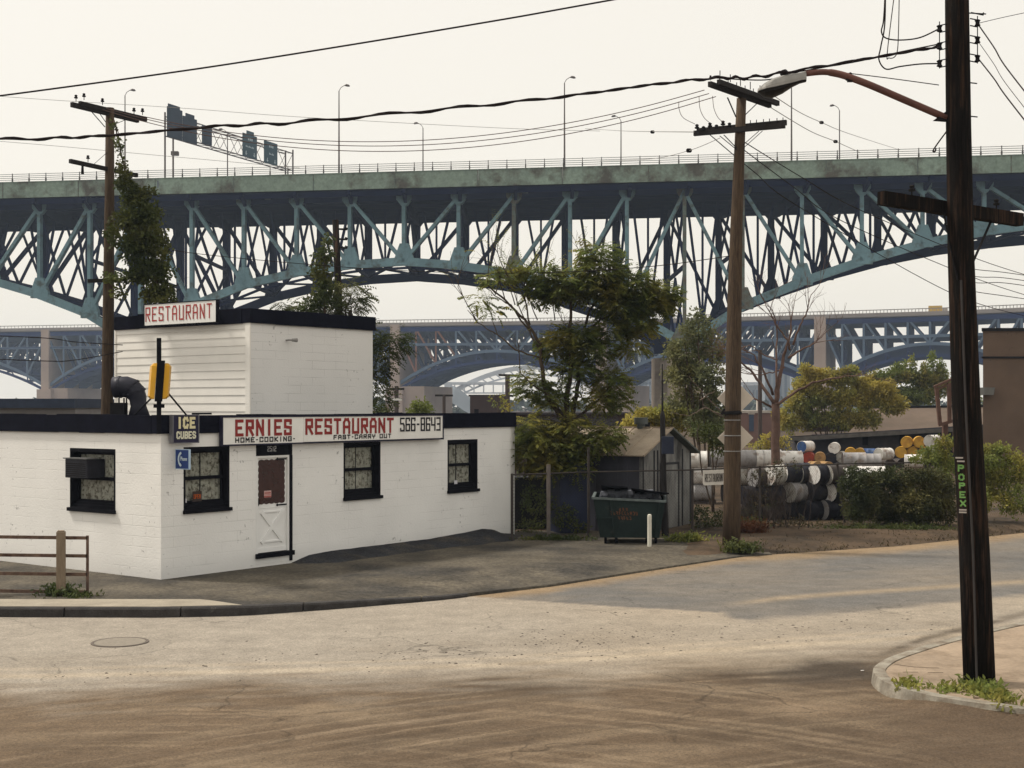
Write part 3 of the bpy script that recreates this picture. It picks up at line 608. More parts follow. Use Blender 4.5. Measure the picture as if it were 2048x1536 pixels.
for (sx, sz, ex, ez, of) in ((px0, pz1, px1, pz0, -.045), (px1, pz1, px0, pz0, -.0445)):
    u = Vector((ex - sx, ez - sz)).normalized(); nn_ = Vector((-u.y, u.x)) * .045
    q = [WP(sx + nn_.x, sz + nn_.y, of), WP(sx - nn_.x, sz - nn_.y, of), WP(ex - nn_.x, ez - nn_.y, of), WP(ex + nn_.x, ez + nn_.y, of)]
    m.prism(q, N1 * .024)
bar(m, WP, la + .003, lb - .003, zmid - .015, zmid, -.045, -.038)
bevel(m.build('door_leaf', M_dw, dr), .005, 1)
m = MB(); gx0, gx1, gz0, gz1 = la + .055, lb - .055, zmid + .085, lz1 - .05; pts = []; K = 9; A_ = .018     # scalloped pane
def scal(p, q, nrm, n):
    for i in range(n * 4):
        s_ = i / (n * 4); pts.append((p[0] + (q[0] - p[0]) * s_ + nrm[0] * A_ * abs(math.sin(s_ * n * math.pi)), p[1] + (q[1] - p[1]) * s_ + nrm[1] * A_ * abs(math.sin(s_ * n * math.pi))))
scal((gx0, gz0), (gx1, gz0), (0, -1), 5); scal((gx1, gz0), (gx1, gz1), (1, 0), 7); scal((gx1, gz1), (gx0, gz1), (0, 1), 5); scal((gx0, gz1), (gx0, gz0), (-1, 0), 7)
m.prism([WP(x, z, -.0448) for x, z in pts], N1 * .006); m.build('door_pane', mat('dark_red_pane', (.035, .010, .008), .25, .3, 3, spec=.5), dr)
m = MB(); bar(m, WP, lerp(gx0, gx1, .2), lerp(gx0, gx1, .48), gz0 + .12, gz0 + .26, -.0385, -.036); nt_ = m.build('notice', mat('pink_notice', (.55, .36, .34), .7), dr)
m = MB(); bar(m, WP, lerp(gx0, gx1, .22), lerp(gx0, gx1, .46), gz0 + .17, gz0 + .178, -.036, -.0345); bar(m, WP, lerp(gx0, gx1, .22), lerp(gx0, gx1, .46), gz0 + .20, gz0 + .225, -.036, -.0345); bar(m, WP, lerp(gx0, gx1, .2), lerp(gx0, gx1, .48), gz0 + .125, gz0 + .15, -.036, -.0345); m.build('notice_print', mat('notice_red', (.35, .08, .07), .7), dr)
for hz in (lz1 - .035, zmid + .035):
    m = MB(); bar(m, WP, lb - .25, lb + .012, hz - .014, hz + .014, -.045, -.028); m.prism([WP(lb - .29, hz, -.0445), WP(lb - .25, hz + .03, -.0445), WP(lb - .22, hz, -.0445), WP(lb - .25, hz - .03, -.0445)], N1 * .014)
    m.build('hinge', M_black, dr)
m = MB(); bar(m, WP, la + .0, la + .045, zmid + .04, zmid + .20, -.045, -.03); bar(m, WP, la + .01, la + .03, zmid + .07, zmid + .17, -.03, .01); m.build('door_handle', M_black, dr)
k = MB(); dz = (zd1 + d) / 2 - .01; lettering(k, '2512', WP(a + .30, dz - .035, .012), D1, Z3, N1, .24, .11, .014, 3.0, lift=.001); k.build('house_number', mat('number_grey', (.42, .42, .43), .5), dr)
# main sign board
t0, t1 = tx(437.5), tx(877.5); ms = empty('sign_board', WP(t0, 2.53, 0), 'long white sign board lettered in red and black above the door', 'sign')
m = MB(); zb, zt = 2.535, 3.068; mid = tx(599)
bar(m, WP, t0, mid - .003, zb, zt, .055, .12); bar(m, WP, mid + .003, t1, zb + .008, zt + .002, .055, .119); m.build('board', M_signw, ms)
m = MB(); bar(m, WP, t0 - .035, t0 - .001, zb - .03, zt + .03, .052, .135); bar(m, WP, t1 + .001, t1 + .03, zb - .03, zt + .03, .052, .135); bar(m, WP, t0, t1, zt + .003, zt + .03, .052, .137); bar(m, WP, t0, t1, zb - .03, zb - .001, .052, .137)
m.build('sign_frame', mat('sign_frame_blue', (.016, .015, .035), .6, .2), ms)
def sgn(s, x0, x1, zlo, zhi, stroke, M, gap=1.4):
    a_, b_ = tx(x0), tx(x1); k = MB(); lettering(k, s, WP(a_, zlo, .1205), D1, Z3, N1, b_ - a_, zhi - zlo, stroke, gap); k.build('lettering', M, ms)
sgn('ERNIES', 462, 575, 2.69, 3.03, .062, M_red, 3.1); sgn('RESTAURANT', 602.5, 779, 2.69, 3.035, .060, M_red, 2.9)
sgn('566-8643', 792, 873, 2.715, 3.035, .038, M_sblack, 2.4); sgn('HOME.COOKING.', 462, 582, 2.565, 2.67, .023, M_sblack, 2.9); sgn('FAST.CARRY OUT', 659, 774, 2.575, 2.675, .022, M_sblack, 2.9)
# ice cubes sign
t0, t1 = tx(336), tx(386); ic = empty('ice_cubes_sign', WP(t0, 2.57, .1), 'square dark blue sign reading ICE CUBES on the corner of the roof band', 'sign'); zb, zt = 2.60, 3.12
m = MB(); bar(m, WP, t0, t1, zb, zt, .06, .15); m.build('board', mat('sign_navy', (.020, .018, .045), .5, .15), ic)
m = MB(); bar(m, WP, t0 - .018, t0, zb - .015, zt + .015, .06, .165); bar(m, WP, t1, t1 + .018, zb - .015, zt + .015, .06, .165); bar(m, WP, t0, t1, zb - .015, zb, .06, .165); bar(m, WP, t0, t1, zt, zt + .015, .06, .165); m.build('sign_frame', mat('dull_tin', (.16, .16, .18), .5), ic)
k = MB(); ww = t1 - t0; lettering(k, 'ICE', WP(t0 + ww * .16, zb + .265, .151), D1 + Z3 * 0, Z3, N1, ww * .72, .225, .052, 3.2, rnd=True); k.build('lettering', mat('ice_cream', (.72, .66, .42), .6, .15, 8), ic)
k = MB(); lettering(k, 'CUBES', WP(t0 + ww * .12, zb + .07, .151), D1, Z3, N1, ww * .78, .145, .030, 2.9, rnd=True); k.build('lettering', mat('pale_cream', (.70, .69, .55), .6), ic)
# phone sign projecting from the wall
tp = tx(351); pb = WP(tp, 0, .02); pz0, pz1 = zat(938, pb), zat(898, pb); PH = lambda u, z, o=0.: WP(tp, 0, .02) + N1 * u + Z3 * z - D1 * o
ph = empty('phone_sign', PH(0, pz0), 'small blue square telephone sign sticking out beside the window left of the door', 'sign'); S = .40
m = MB(); bar(m, PH, 0, S, pz0, pz1, -.02, .02); m.build('board', mat('phone_white', (.42, .55, .70), .5), ph)
m = MB(); bar(m, PH, .014, S - .018, pz0 + .014, pz1 - .014, .02, .023); m.build('panel', mat('phone_blue', (.022, .05, .19), .5, .1), ph)
k = MB(); cx, cz = .185, (pz0 + pz1) / 2; pts = [PH(cx - .085 * math.cos(t_) * 1.0, cz + .125 * math.sin(t_), .0265) for t_ in [-1.25 + i * .25 for i in range(11)]]
for p_, q_ in zip(pts, pts[1:]): k.beam(p_, q_, .035, .006, up=-D1)
for s_ in (1, -1): k.prism([PH(.115, cz + s_ * .095, .0262), PH(.165, cz + s_ * .145, .0262), PH(.195, cz + s_ * .115, .0262), PH(.15, cz + s_ * .07, .0262)], -D1 * .005)
k.build('receiver_symbol', mat('phone_pale', (.55, .66, .74), .5), ph)
k = MB(); lettering(k, 'Phone', PH(.15, cz - .025, .023), N1, Z3, -D1, .20, .075, .010, 1.4, lift=.001); k.build('lettering', mat('phone_pale', None), ph)
# upper storey
C0 = P(500, 812, 31.0); C0.z = 0; UL, UR = 4.9, 4.12; z0, z1, z2 = 2.6, 5.22, 5.55
up = rest
U1 = lambda t, z, o=0.: C0 + D1 * t + N1 * o + Z3 * z
U2 = lambda t, z, o=0.: C0 + D2 * t + N2 * o + Z3 * z
m = MB(); m.quad(U1(0, z0), U1(UR, z0), U1(UR, z1 + .1), U1(0, z1 + .1)); e_ = C0 + D1 * UR; m.quad(e_ + Z3 * z0, e_ + D2 * UL + Z3 * z0, e_ + D2 * UL + Z3 * (z1 + .1), e_ + Z3 * (z1 + .1))
m.build('upper_wall', brickmat('painted_block_upper', (.78, .77, .75), tuple(D1), dark=.74, vis=.9, rh=.2), up)
m = MB(); nb = 14; bh = (z1 - z0 + .05) / nb
for i in range(nb):      # lapped clapboards
    za, zb_ = z0 + i * bh, z0 + (i + 1) * bh - .012; m.add([U2(.12, za, .020), U2(UL, za, .020), U2(UL, zb_ + .012, .006), U2(.12, zb_ + .012, .006), U2(.12, za, 0), U2(UL, za, 0), U2(.12, zb_ + .012, 0), U2(UL, zb_ + .012, 0)], [(0, 3, 2, 1), (0, 1, 5, 4), (0, 4, 6, 3), (1, 2, 7, 5)])
m.build('siding', M_white2, up)
m = MB(); bar(m, U2, -.03, .12, 2.95, z1 + .03, -.0, .035); bar(m, U2, UL, UL + .05, z0, z1 + .03, -.1, .035); m.split('corner_board', M_white2, up)
m = MB(); bar(m, U2, .001, UL, z0, z1 + .05, -.1, -.002); m.build('upper_wall', M_white, up)
m = MB(); band(m, C0 - D1 * .05, D1, N1, UR + .1, z1 - .01, z2, .06, .8, .014); m.build('upper_parapet', M_navy, up)
m = MB(); band(m, C0 + D2 * .23, D2, N2, UL - .2, z1 - .01, z2, .06, .8, .014); m.build('upper_parapet', M_navy, up)
m = MB(); m.frame(C0 + D1 * .1 + D2 * .1 + Z3 * (z1 + .02), D1 * (UR - .2), D2 * (UL - .2), Z3 * .1); m.build('upper_roof', M_navy, up)
m = MB(); q = U1(tx(572, C0, D1), zat(680, C0 + D1), 0); m.tube([q, q + N1 * .12, q + N1 * .2 + D1 * .05], .02, 8); m.tube([q + N1 * .17 + D1 * .03, q + N1 * .22 + D1 * .15 - Z3 * .0], [.035, .05], 10); m.build('wall_spotlight', mat('grey_metal', (.25, .24, .23), .5), up)
# rooftop sign
rs0 = txu = None
O_ = C0 + N2 * .30; ta, tb = tx(434, O_, D2), tx(291, O_, D2); RS = lambda t, z, o=0.: O_ + D2 * t + N2 * o + Z3 * z
pa = O_ + D2 * ta; za_, zb_ = zat(643.5, pa), zat(600.5, pa)
rs = empty('roof_sign', RS(tb, za_), 'white RESTAURANT sign in red letters on the upper roof band, beside the vine', 'sign')
m = MB(); bar(m, RS, ta, tb, za_, zb_, -.05, .03); m.build('board', M_signw, rs)
m = MB(); bar(m, RS, ta - .02, ta, za_ - .02, zb_ + .02, -.06, .04); bar(m, RS, tb, tb + .02, za_ - .02, zb_ + .02, -.06, .04); bar(m, RS, ta, tb, zb_, zb_ + .02, -.06, .04); bar(m, RS, ta, tb, za_ - .02, za_, -.06, .04); m.build('sign_frame', M_black, rs)
m = MB(); 
for t_ in (ta + .2, tb - .2): m.beam(RS(t_, (za_ + zb_) / 2, -.05), U2(t_, (za_ + zb_) / 2 - .05, .05), .05)
m.split('bracket', M_iron, rs)
k = MB(); lettering(k, 'RESTAURANT', RS(tb - .045, za_ + .09, .03), -D2, Z3, N2, (tb - ta) * .94 - .03, zb_ - za_ - .15, .034, 3.1); k.build('lettering', mat('roof_sign_red', (.38, .05, .045), .6, .15), rs)
# corner post with edge-on yellow box sign
cp = P(318, 812, 25.25); cp.z = 0; vd = Vector((cp.x, cp.y, 0)).normalized(); vs_ = Vector((vd.y, -vd.x, 0))
def cz(py): return zat(py, cp)
ys = empty('yellow_box_sign', cp + Z3 * cz(868), 'yellow plastic box sign seen edge-on, on a black post at the restaurant corner', 'sign')
m = MB(); m.box(cp + Z3 * (cz(868) + cz(676)) / 2, .085, .085, cz(676) - cz(868), math.atan2(vs_.y, vs_.x)); m.box(cp + Z3 * (cz(812) + .0), .2, .2, .07, math.atan2(vs_.y, vs_.x)); m.build('post', M_black, ys)
tl = vs_ * .0
m = MB(); q0 = cp + Z3 * cz(803) + vs_ * (-.115) - vd * .30; m.frame(q0 + vs_ * .035, vs_ * .14 , vd * .9, Z3 * (cz(722) - cz(803)) + vs_ * .05); m.build('sign_case', M_black, ys)
M_yel = mat('yellow_plastic', (.62, .33, .025), .35, .1, 3)
for s_ in (-1, 1):
    m = MB(); base = cp + Z3 * cz(798) + vs_ * (-.0825 + .07 + s_ * .072 + .0) - vd * .27; hh = cz(727) - cz(798); sh = vs_ * .05
    n = 6; prof = []
    rows = []
    for i in range(n + 1):
        a_ = math.pi * i / n; out_ = math.sin(a_) ** .5 * .125 if 0 < i < n else 0
        rows.append((-math.cos(a_) * .5 + .5, out_))
    for (u, o1), (u2, o2) in zip(rows, rows[1:]):
        for (v0, w0), (v1, w1) in (((0, .6), (.08, 1)), ((.08, 1), (.92, 1)), ((.92, 1), (1, .6))):
            f_ = lambda u_, o_, v_, w__: base + vd * (.84 * u_) + vs_ * (s_ * o_ * w__) + (Z3 * hh + sh) * v_
            m.quad(f_(u, o1, v0, w0), f_(u2, o2, v0, w0), f_(u2, o2, v1, w1), f_(u, o1, v1, w1))
    for v_, w__ in ((0, .6), (1, .6)): m.add([base + vd * (.84 * u) + vs_ * (s_ * o1 * w__) + (Z3 * hh + sh) * v_ for u, o1 in rows], [tuple(range(len(rows)))])
    m.build('sign_face', M_yel, ys)
m = MB(); m.tube([cp + Z3 * cz(772) + vs_ * .06, cp + vs_ * .50 + Z3 * 3.13 + vd * .15], .017, 6); m.tube([cp + Z3 * cz(792) - vs_ * .1, cp - vs_ * .45 + Z3 * 3.13 + vd * .5], .017, 6); m.split('brace', M_black, ys)
m = MB(); m.box(WP(tx(407), 3.15, -.05), .4, .12, .035, math.atan2(D1.y, D1.x)); m.build('brace_foot', M_black, ys)
# black roof duct
dq = lambda px, py: P(px, py, 30.0)
du = empty('roof_duct', dq(275, 829), 'fat black sheet metal elbow duct on the lower roof beside the siding', 'duct')
M_duct = mat('duct_black', (.020, .020, .030), .45, .3, 4, .2)
m = MB(); pts = [dq(228, 775), dq(240, 774), dq(252, 773.5), dq(262, 777), dq(271, 785), dq(276, 797), dq(277, 812), dq(278, 833)]
m.tube(pts, [.235, .235, .235, .235, .22, .19, .17, .24], 18); m.build('pipe', M_duct, du, smooth=True)
m = MB(); 
for i in (1, 3, 4): t_ = (pts[i + 1] - pts[i]).normalized(); m.tube([pts[i] - t_ * .02, pts[i] + t_ * .02], [.25, .25, .25, .25, .236][i], 18)
m.build('seam_ring', M_duct, du)
m = MB(); t_ = (pts[1] - pts[0]).normalized(); m.tube([pts[0] - t_ * .01, pts[0] + t_ * .01], .2, 18); m.build('outlet', M_black, du)
m = MB(); 
for px in (238, 248, 253): m.tube([dq(px, 796), dq(px, 832)], .018, 6)
m.box(dq(238, 818), .3, .3, .28); m.build('stand', M_iron, du)
# ================================================================ POLES, LAMP, WIRES
def crossarm(mb, a, b, w=.09, h=.115): mb.beam(a, b, w, h)
def pin_insulator(mb, p, s=1.):
    p = Vector(p); mb.tube([p, p + Z3 * .09 * s], .012 * s, 5); mb.tube([p + Z3 * .09 * s, p + Z3 * .12 * s, p + Z3 * .13 * s, p + Z3 * .17 * s, p + Z3 * .19 * s], [.05 * s, .055 * s, .03 * s, .045 * s, .02 * s], 8)
def poleparts(root, base, top, r0, r1, M):
    m = MB(); n = 7; pts = [base.lerp(top, i / n) + Vector((random.uniform(-.006, .006), 0, 0)) for i in range(n + 1)]
    m.tube(pts, [lerp(r0, r1, i / n) for i in range(n + 1)], 16); return m.build('pole', M, root, smooth=False)
# --- right foreground pole
b = G(1959, 1364, 0); b.z = -.05; Yp = b.y; t = P(1909, -260, Yp)
rp = empty('utility_pole', b, 'thick black creosoted utility pole in the right foreground on the pavement corner, with green letters', 'utility pole')
Pr = lambda px, py, dy=0.: P(px, py, Yp + dy)
m = MB(); ctrpx = [(1368, 1959), (1100, 1948.5), (800, 1932), (500, 1921.5), (250, 1917), (15, 1914), (-260, 1911)]; pts = [Pr(x, y) for y, x in ctrpx]; 
m.tube(pts, [.186, .178, .166, .153, .146, .139, .131], 22)
m.build('pole', M_woodd, rp, smooth=True)
m = MB(); m.tube([Pr(1954, 1366, -.19), Pr(1946, 1100, -.184), Pr(1931, 800, -.172), Pr(1922, 560, -.16)], .014, 6); m.build('conduit', mat('grey_cable', (.045, .04, .038), .7), rp)
m = MB(); a_, b_ = Pr(1762, 396, -.42), Pr(2040, 440, .72); crossarm(m, a_, b_, .12, .155); m.build('crossarm', M_woodd, rp)
for q in (a_.lerp(b_, .21), a_.lerp(b_, .82)):
    m = MB(); pin_insulator(m, q + Z3 * .07, .75); m.build('insulator', M_iron, rp)
m = MB(); m.beam(a_.lerp(b_, .42) - Z3 * .07 - Vector((0, .07, 0)), Pr(1915, 560, -.15), .03, .008); m.beam(a_.lerp(b_, .78) - Z3 * .07, Pr(1930, 560, -.12), .03, .008); m.split('brace', M_iron, rp)
for sx, rows in ((-1, (57, 92, 127)), (1, (46, 80, 117))):
    m = MB(); x = 1879 if sx < 0 else 1955; edge = 1893 if sx < 0 else 1940
    m.tube([Pr(x, rows[0] - 14, -.05), Pr(x, rows[2] + 10, -.05)], .006, 6)
    for y in rows:
        for dy in (-6, 8): m.beam(Pr(x, y + dy, -.05), Pr(edge, y + dy - 3, -.02), .012)
    m.build('insulator_rack', M_iron, rp)
    for y in rows:
        m = MB(); q = Pr(x, y, -.05); m.tube([q - Z3 * .04, q - Z3 * .03, q - Z3 * .012, q + Z3 * .012, q + Z3 * .03, q + Z3 * .04], [.02, .036, .024, .024, .036, .02], 10); m.build('insulator', M_iron, rp)
m = MB(); 
for (x, y, s_) in ((1943, 232, 1), (1942, 165, 1), (1960, 26, 1)): m.beam(Pr(1936, y, -.03), Pr(x + 12, y + 2, -.03), .012)
m.beam(Pr(1942, 25), Pr(1966, 30), .012); m.beam(Pr(1966, 31), Pr(1967, 25), .012); m.split('step_bolt', M_iron, rp)
m = MB(); m.tube(smooth_pl([Pr(1894, 262, -.1), Pr(1882, 278, -.12), Pr(1872, 292, -.12), Pr(1866, 302, -.12), Pr(1870, 303, -.1), Pr(1872, 296, -.1)], 5), .009, 5); m.build('hanging_wire', M_wire, rp)
k = MB(); grn = mat('green_letter', (.17, .34, .10), .6, .25, 12)
dxy0 = Vector((1, -.35, 0)).normalized()
for i, ch in enumerate('POPEX'):
    yy = [(926, 943), (944, 961), (962, 977), (979, 996), (997, 1013)][i]; xx = 1919 + i * 1.1
    q = Pr(xx - 5, yy[1], -.165); h = (yy[1] - yy[0]) * .8 * Yp / F; lettering(k, ch, q + dxy0 * .008, dxy0, Z3, Vector((-.3, -1, 0)).normalized(), .070, h, .019, rnd=True)
m = MB(); r_ = []
k.build('painted_letters', grn, rp)
m = MB(); dxy = Vector((1, -.35, 0)).normalized()
for y0, y1, x in ((914, 917, 1917), (921, 924, 1920), (1018, 1021, 1924), (1023, 1026, 1924)):
    q = Pr(x - 6, y1, -.168); m.frame(q, dxy * .085, Vector((-.3, -1, 0)).normalized() * .004, Z3 * ((y1 - y0) * Yp / F))
m.split('pole_tag', mat('pale_tag', (.45, .40, .36), .6), rp)
# street lamp on its arm, carried by the pole
sl = empty('street_lamp', Pr(1893, 240), 'cobra head street lamp on a rusty red arm reaching left from the right foreground pole', 'street lamp')
arm = smooth_pl([Pr(1893, 236), Pr(1800, 196), Pr(1742, 171), Pr(1700, 155), Pr(1672, 147), Pr(1645, 144), Pr(1612, 147)], 5)
m = MB(); m.tube(arm, [.042] * (len(arm) - 8) + [.036] * 8, 10); m.build('arm', mat('rusty_red_arm', (.15, .07, .055), .7, .3, 6, .3, (.09, .045, .04), 3), sl, smooth=True)
m = MB(); m.prism([Pr(1868, 240, -.03), Pr(1893, 222, -.03), Pr(1894, 242, -.03)], (0, .06, 0)); m.build('bracket', M_iron, sl)
sec = []      # lamp head: loft of half sections from neck to nose; upper shell pale, lower bowl dark
spec_ = [(1612, 142, 160, .035), (1600, 145, 162, .05), (1585, 147, 167, .075), (1565, 150.5, 173, .11), (1545, 157, 178, .125), (1528, 167, 181, .115), (1516, 177, 183, .05)]
mu, ml = MB(), MB(); n = 10
def shell(mb, up_, spec):
    rows = []
    for x, yt, ym, wv in spec:
        c_ = Pr(x, ym); ztop = Pr(x, yt).z; zbot = up_
        row = []
        for k in range(n + 1):
            a_ = math.pi * k / n; row.append(c_ + Vector((0, -math.cos(a_) * wv, math.sin(a_) * ((ztop - c_.z) if up_ is None else -up_(x)))))
        rows.append(row)
    for r0, r1 in zip(rows, rows[1:]):
        for k in range(n): mb.quad(r0[k], r0[k + 1], r1[k + 1], r1[k])
    for r in (rows[0], rows[-1]): mb.add(r, [tuple(range(n + 1))])
dep = lambda x: ctrl(x, [(1516, .0), (1528, .075), (1545, .105), (1562, .09), (1575, .055), (1590, .03), (1612, .02)])
shell(mu, None, spec_); mu.build('lamp_shell', mat('lamp_pale', (.30, .29, .27), .5, .15, 6), sl, smooth=True)
shell(ml, dep, [(x, yt, ym + .8, wv * .93) for x, yt, ym, wv in spec_]); ml.build('lamp_bowl', mat('lamp_dark', (.012, .011, .011), .3, .2, 5), sl, smooth=True)
m = MB(); m.tube([Pr(1568, 150), Pr(1568, 144), Pr(1567, 140)], [.045, .05, .03], 10); m.build('photocell', M_iron, sl)
m = MB(); m.tube([Pr(1693, 160), Pr(1702, 146)], [.028, .02], 6); m.box(Pr(1700, 157), .06, .05, .08); m.build('clamp', M_iron, sl)
# --- middle pole
b = G(1465, 1096, -.08); Ym = b.y; Pm = lambda px, py, dy=0.: P(px, py, Ym + dy)
mp = empty('utility_pole', b, 'tall brown wooden utility pole between the shed and the drums, with two pairs of crossarms', 'utility pole')
m = MB(); cp_ = [(1106, 1462.5), (1000, 1464), (800, 1466), (600, 1469), (450, 1473), (300, 1479), (197, 1483)]; m.tube([Pm(x, y) for y, x in cp_], [.215, .205, .19, .17, .145, .125, .113], 18); m.build('pole', M_wood, mp, smooth=True)
for (x0, y0, d0, x1, y1, d1, off) in ((1419, 168, -1.0, 1540, 211, 1.1, -.14), (1437, 164, -1.0, 1556, 207, 1.1, -.14), (1388, 267, .5, 1570, 251, -.5, -.16), (1395, 262, .75, 1573, 245, -.25, .0)):
    m = MB(); crossarm(m, Pm(x0, y0, d0 + off), Pm(x1, y1, d1 + off), .09, .12)
    if y0 > 200: crossarm
    m.build('crossarm', M_arm, mp)
for a_, b_ in (((1455, 195, -.45), (1472, 234, -.1)), ((1516, 205, .4), (1486, 234, .1)), ((1440, 272, .25), (1474, 300, -.12)), ((1448, 270, .2), (1473, 296, -.12)), ((1525, 262, -.2), (1486, 297, -.13)), ((1518, 262, -.2), (1486, 290, -.13))):
    m = MB(); m.beam(Pm(*a_), Pm(*b_), .03, .012); m.build('brace', M_iron, mp)
for i in range(8):
    t_ = i / 7; q = Pm(1421, 165, -1.1).lerp(Pm(1539, 207, .95), t_) + Z3 * .05; m = MB(); (pin_insulator(m, q, .6) if i in (0,) else m.tube([q, q + Z3 * .17], .011, 5)); m.build('pin', M_iron, mp)
    if i > 4: continue
    q = Pm(1440, 161, -1.1).lerp(Pm(1520, 190, .4), i / 4) + Z3 * .05; m = MB(); m.tube([q, q + Z3 * .18], .011, 5); m.build('pin', M_iron, mp)
for px, py in ((1394, 262), (1407, 266), (1420, 259), (1433, 263), (1446, 255), (1459, 259)): m = MB(); pin_insulator(m, Pm(px, py + 3, .2), 1.05); m.build('insulator', M_iron, mp)
for px in (1501, 1513, 1527, 1539, 1554, 1566): m = MB(); q = Pm(px, 254 - (px - 1500) * .08, -.2); m.tube([q, q + Z3 * .16], .011, 5); m.build('pin', M_iron, mp)
m = MB(); m.tube([Pm(1464, 823), Pm(1464, 829)], .235, 16); m.beam(Pm(1445, 826, -.2), Pm(1480, 824, -.22), .07); m.beam(Pm(1443, 828, -.2), Pm(1449, 818, -.2), .05); m.build('strap', M_iron, mp)
for y in (840, 871, 902): m = MB(); m.tube([Pm(1464.5, y - .7), Pm(1464.5, y + .7)], .205, 18); m.build('metal_band', mat('zinc_band', (.3, .3, .3), .5), mp)
for y0, lab in ((797, 'diamond traffic sign seen from behind, upper one fixed to the middle utility pole'), (876, 'diamond traffic sign seen from behind, lower one fixed to the middle utility pole')):
    m = MB(); h = 37 if y0 < 850 else 36; q = [Pm(1471, y0 - h, .32), Pm(1471 + h, y0, .32), Pm(1471, y0 + h, .32), Pm(1471 - h, y0, .32)]; m.prism(q, (0, .012, 0)); o = m.build('traffic_sign', mat('sign_back', (.62, .55, .47), .6, .08, 4), loc=q[2]); tag(bevel(o, .03, 3), lab, 'traffic sign')
# --- left pole
Yl = 34.5; b = P(213, 812, Yl); b.z = 0; Pl = lambda px, py, dy=0.: P(px, py, Yl + dy)
lp = empty('utility_pole', b, 'wooden utility pole rising behind the left end of the restaurant with vines on its right', 'utility pole')
m = MB(); m.tube([P(212, 812 + 3.3 * F / Yl, Yl), Pl(214, 830), Pl(217, 600), Pl(219, 400), Pl(220, 216)], [.165, .15, .14, .12, .105], 16); m.build('pole', M_wood, lp, smooth=True)
for x0, y0, d0, x1, y1, d1, w_ in ((143, 209, -1.0, 276, 241, .9, .10), (159, 207, -.8, 292, 239, 1.1, .10), (140, 322, -1., 274, 351, .9, .08)):
    m = MB(); crossarm(m, Pl(x0, y0, d0 - .1), Pl(x1, y1, d1 - .1), .09, w_ + .02); m.build('crossarm', M_arm, lp)
m = MB(); m.beam(Pl(176, 562, -.15), Pl(236, 560, -.15), .09, .09); m.build('crossarm', M_arm, lp)
for px, py in ((152, 203), (168, 200), (205, 210), (268, 229), (285, 230), (176, 324)): m = MB(); pin_insulator(m, Pl(px, py, -.3), .9); m.build('insulator', M_iron, lp)
m = MB(); m.tube([Pl(165, 332), Pl(165, 348)], [.03, .04], 8); m.build('insulator', M_iron, lp)
for a_, b_ in (((182, 222, -.4), (210, 254, -.12)), ((200, 228, -.2), (212, 245, -.12)), ((250, 240, .4), (226, 250, 0)), ((186, 330, -.3), (214, 305, -.1))): m = MB(); m.beam(Pl(*a_), Pl(*b_), .03, .01); m.build('brace', M_iron, lp)
# --- wires: one object per run
def wire(pts, r, label, name='overhead_wire', group=None, wob=0., k=10, cat='wire', M=None, twist=False):
    p = smooth_pl([Vector(q) for q in pts], k)
    if wob: p = [q + Z3 * wob * math.sin(i * .9) for i, q in enumerate(p)]
    m = MB(); m.tube(p, r, 5)
    if twist:
        m.tube([q + Vector((0, .5 * r * math.cos(i * .8), r * 1.5 * math.sin(i * .8))) for i, q in enumerate(p)], r * .7, 5)
    o = m.build(name, M or M_wire, loc=p[0]); return tag(o, label, cat, group)
def sagw(a, b, sag, n=8): return [a.lerp(b, i / n) - Z3 * (4 * sag * (i / n) * (1 - i / n)) for i in range(n + 1)]
wire([P(-120, 207, 17), P(89, 180, 17), P(400, 137, 17), P(700, 90, 17), P(1000, 40, 17), P(1135, 16, 17), P(1500, -50, 17)], .012, 'single black wire crossing the sky at the upper left of the picture')
wire([P(-120, 281, 15.5), P(89, 277, 15.6), P(230, 270, 15.6), P(430, 253, 15.7), P(600, 244, 15.7), P(880, 219, 15.8), P(1120, 194, 15.9), P(1300, 170, 16), P(1430, 156, 16), P(1500, 155, 16), P(1600, 140, 16.1), P(1760, 113, 16.2), P(1879, 93, 16.2)], .013, 'thick twisted black cable running across the whole bridge to the right foreground pole', 'overhead_cable', wob=.008, twist=True, k=14)
wire([P(1430, 156, 16.05), P(1530, 160, 16.1), P(1580, 147, 16.2), P(1640, 136, 16.2), P(1720, 122, 16.2), P(1800, 104, 16.25), P(1879, 88, 16.2)], .008, 'thin slack strand beside the twisted cable, above the street lamp')
for y0, y1, y2, lab in ((57, 80, 76, 'top wire loop from the insulator rack on the left of the foreground pole'), (127, 133, 138, 'bottom wire loop from the insulator rack on the left of the foreground pole')):
    e = (1758, 112) if y0 > 100 else (1763, 62)
    wire([P(1879, y0, 16.2), P(1840, y1 - 5, 16.2), P(1800, y1, 16.2), P(1772, y2, 16.2), P(e[0], (y2 + e[1]) / 2 - 6, 16.2), P(e[0] + 4, e[1] - 20, 16.2), P(1770, e[1] - 70, 16.2), P(1771, -80, 16.2)], .009, lab)
wire([P(1799, -60, 16.2), P(1797, 60, 16.2), P(1793, 108, 16.2), P(1778, 116, 16.2), P(1775, 100, 16.2), P(1795, -60, 16.2)], .006, 'narrow hanging wire loop above the foreground pole insulators')
wire([P(1878, 170, 16.2), P(1760, 154, 16.4), P(1640, 140, 16.6)], .006, 'short stay wire between the foreground pole and the street lamp arm')
for k_, (y0, y1) in enumerate(((50, 132), (118, 190), (84, 165))): wire([P(1957, y0, 16.2), P(1988, lerp(y0, y1, .55), 15.5), P(2010, y1, 15), P(2080, y1 + 90, 14)], .008 if k_ != 2 else .004, ['top', 'bottom', 'middle'][k_] + ' wire dropping to the right from the foreground pole rack')
wire([P(1955, 47, 16.2), P(2010, 34, 16.2), P(2100, 15, 16.2)], .004, 'thin wire leaving the foreground pole upwards to the right edge')
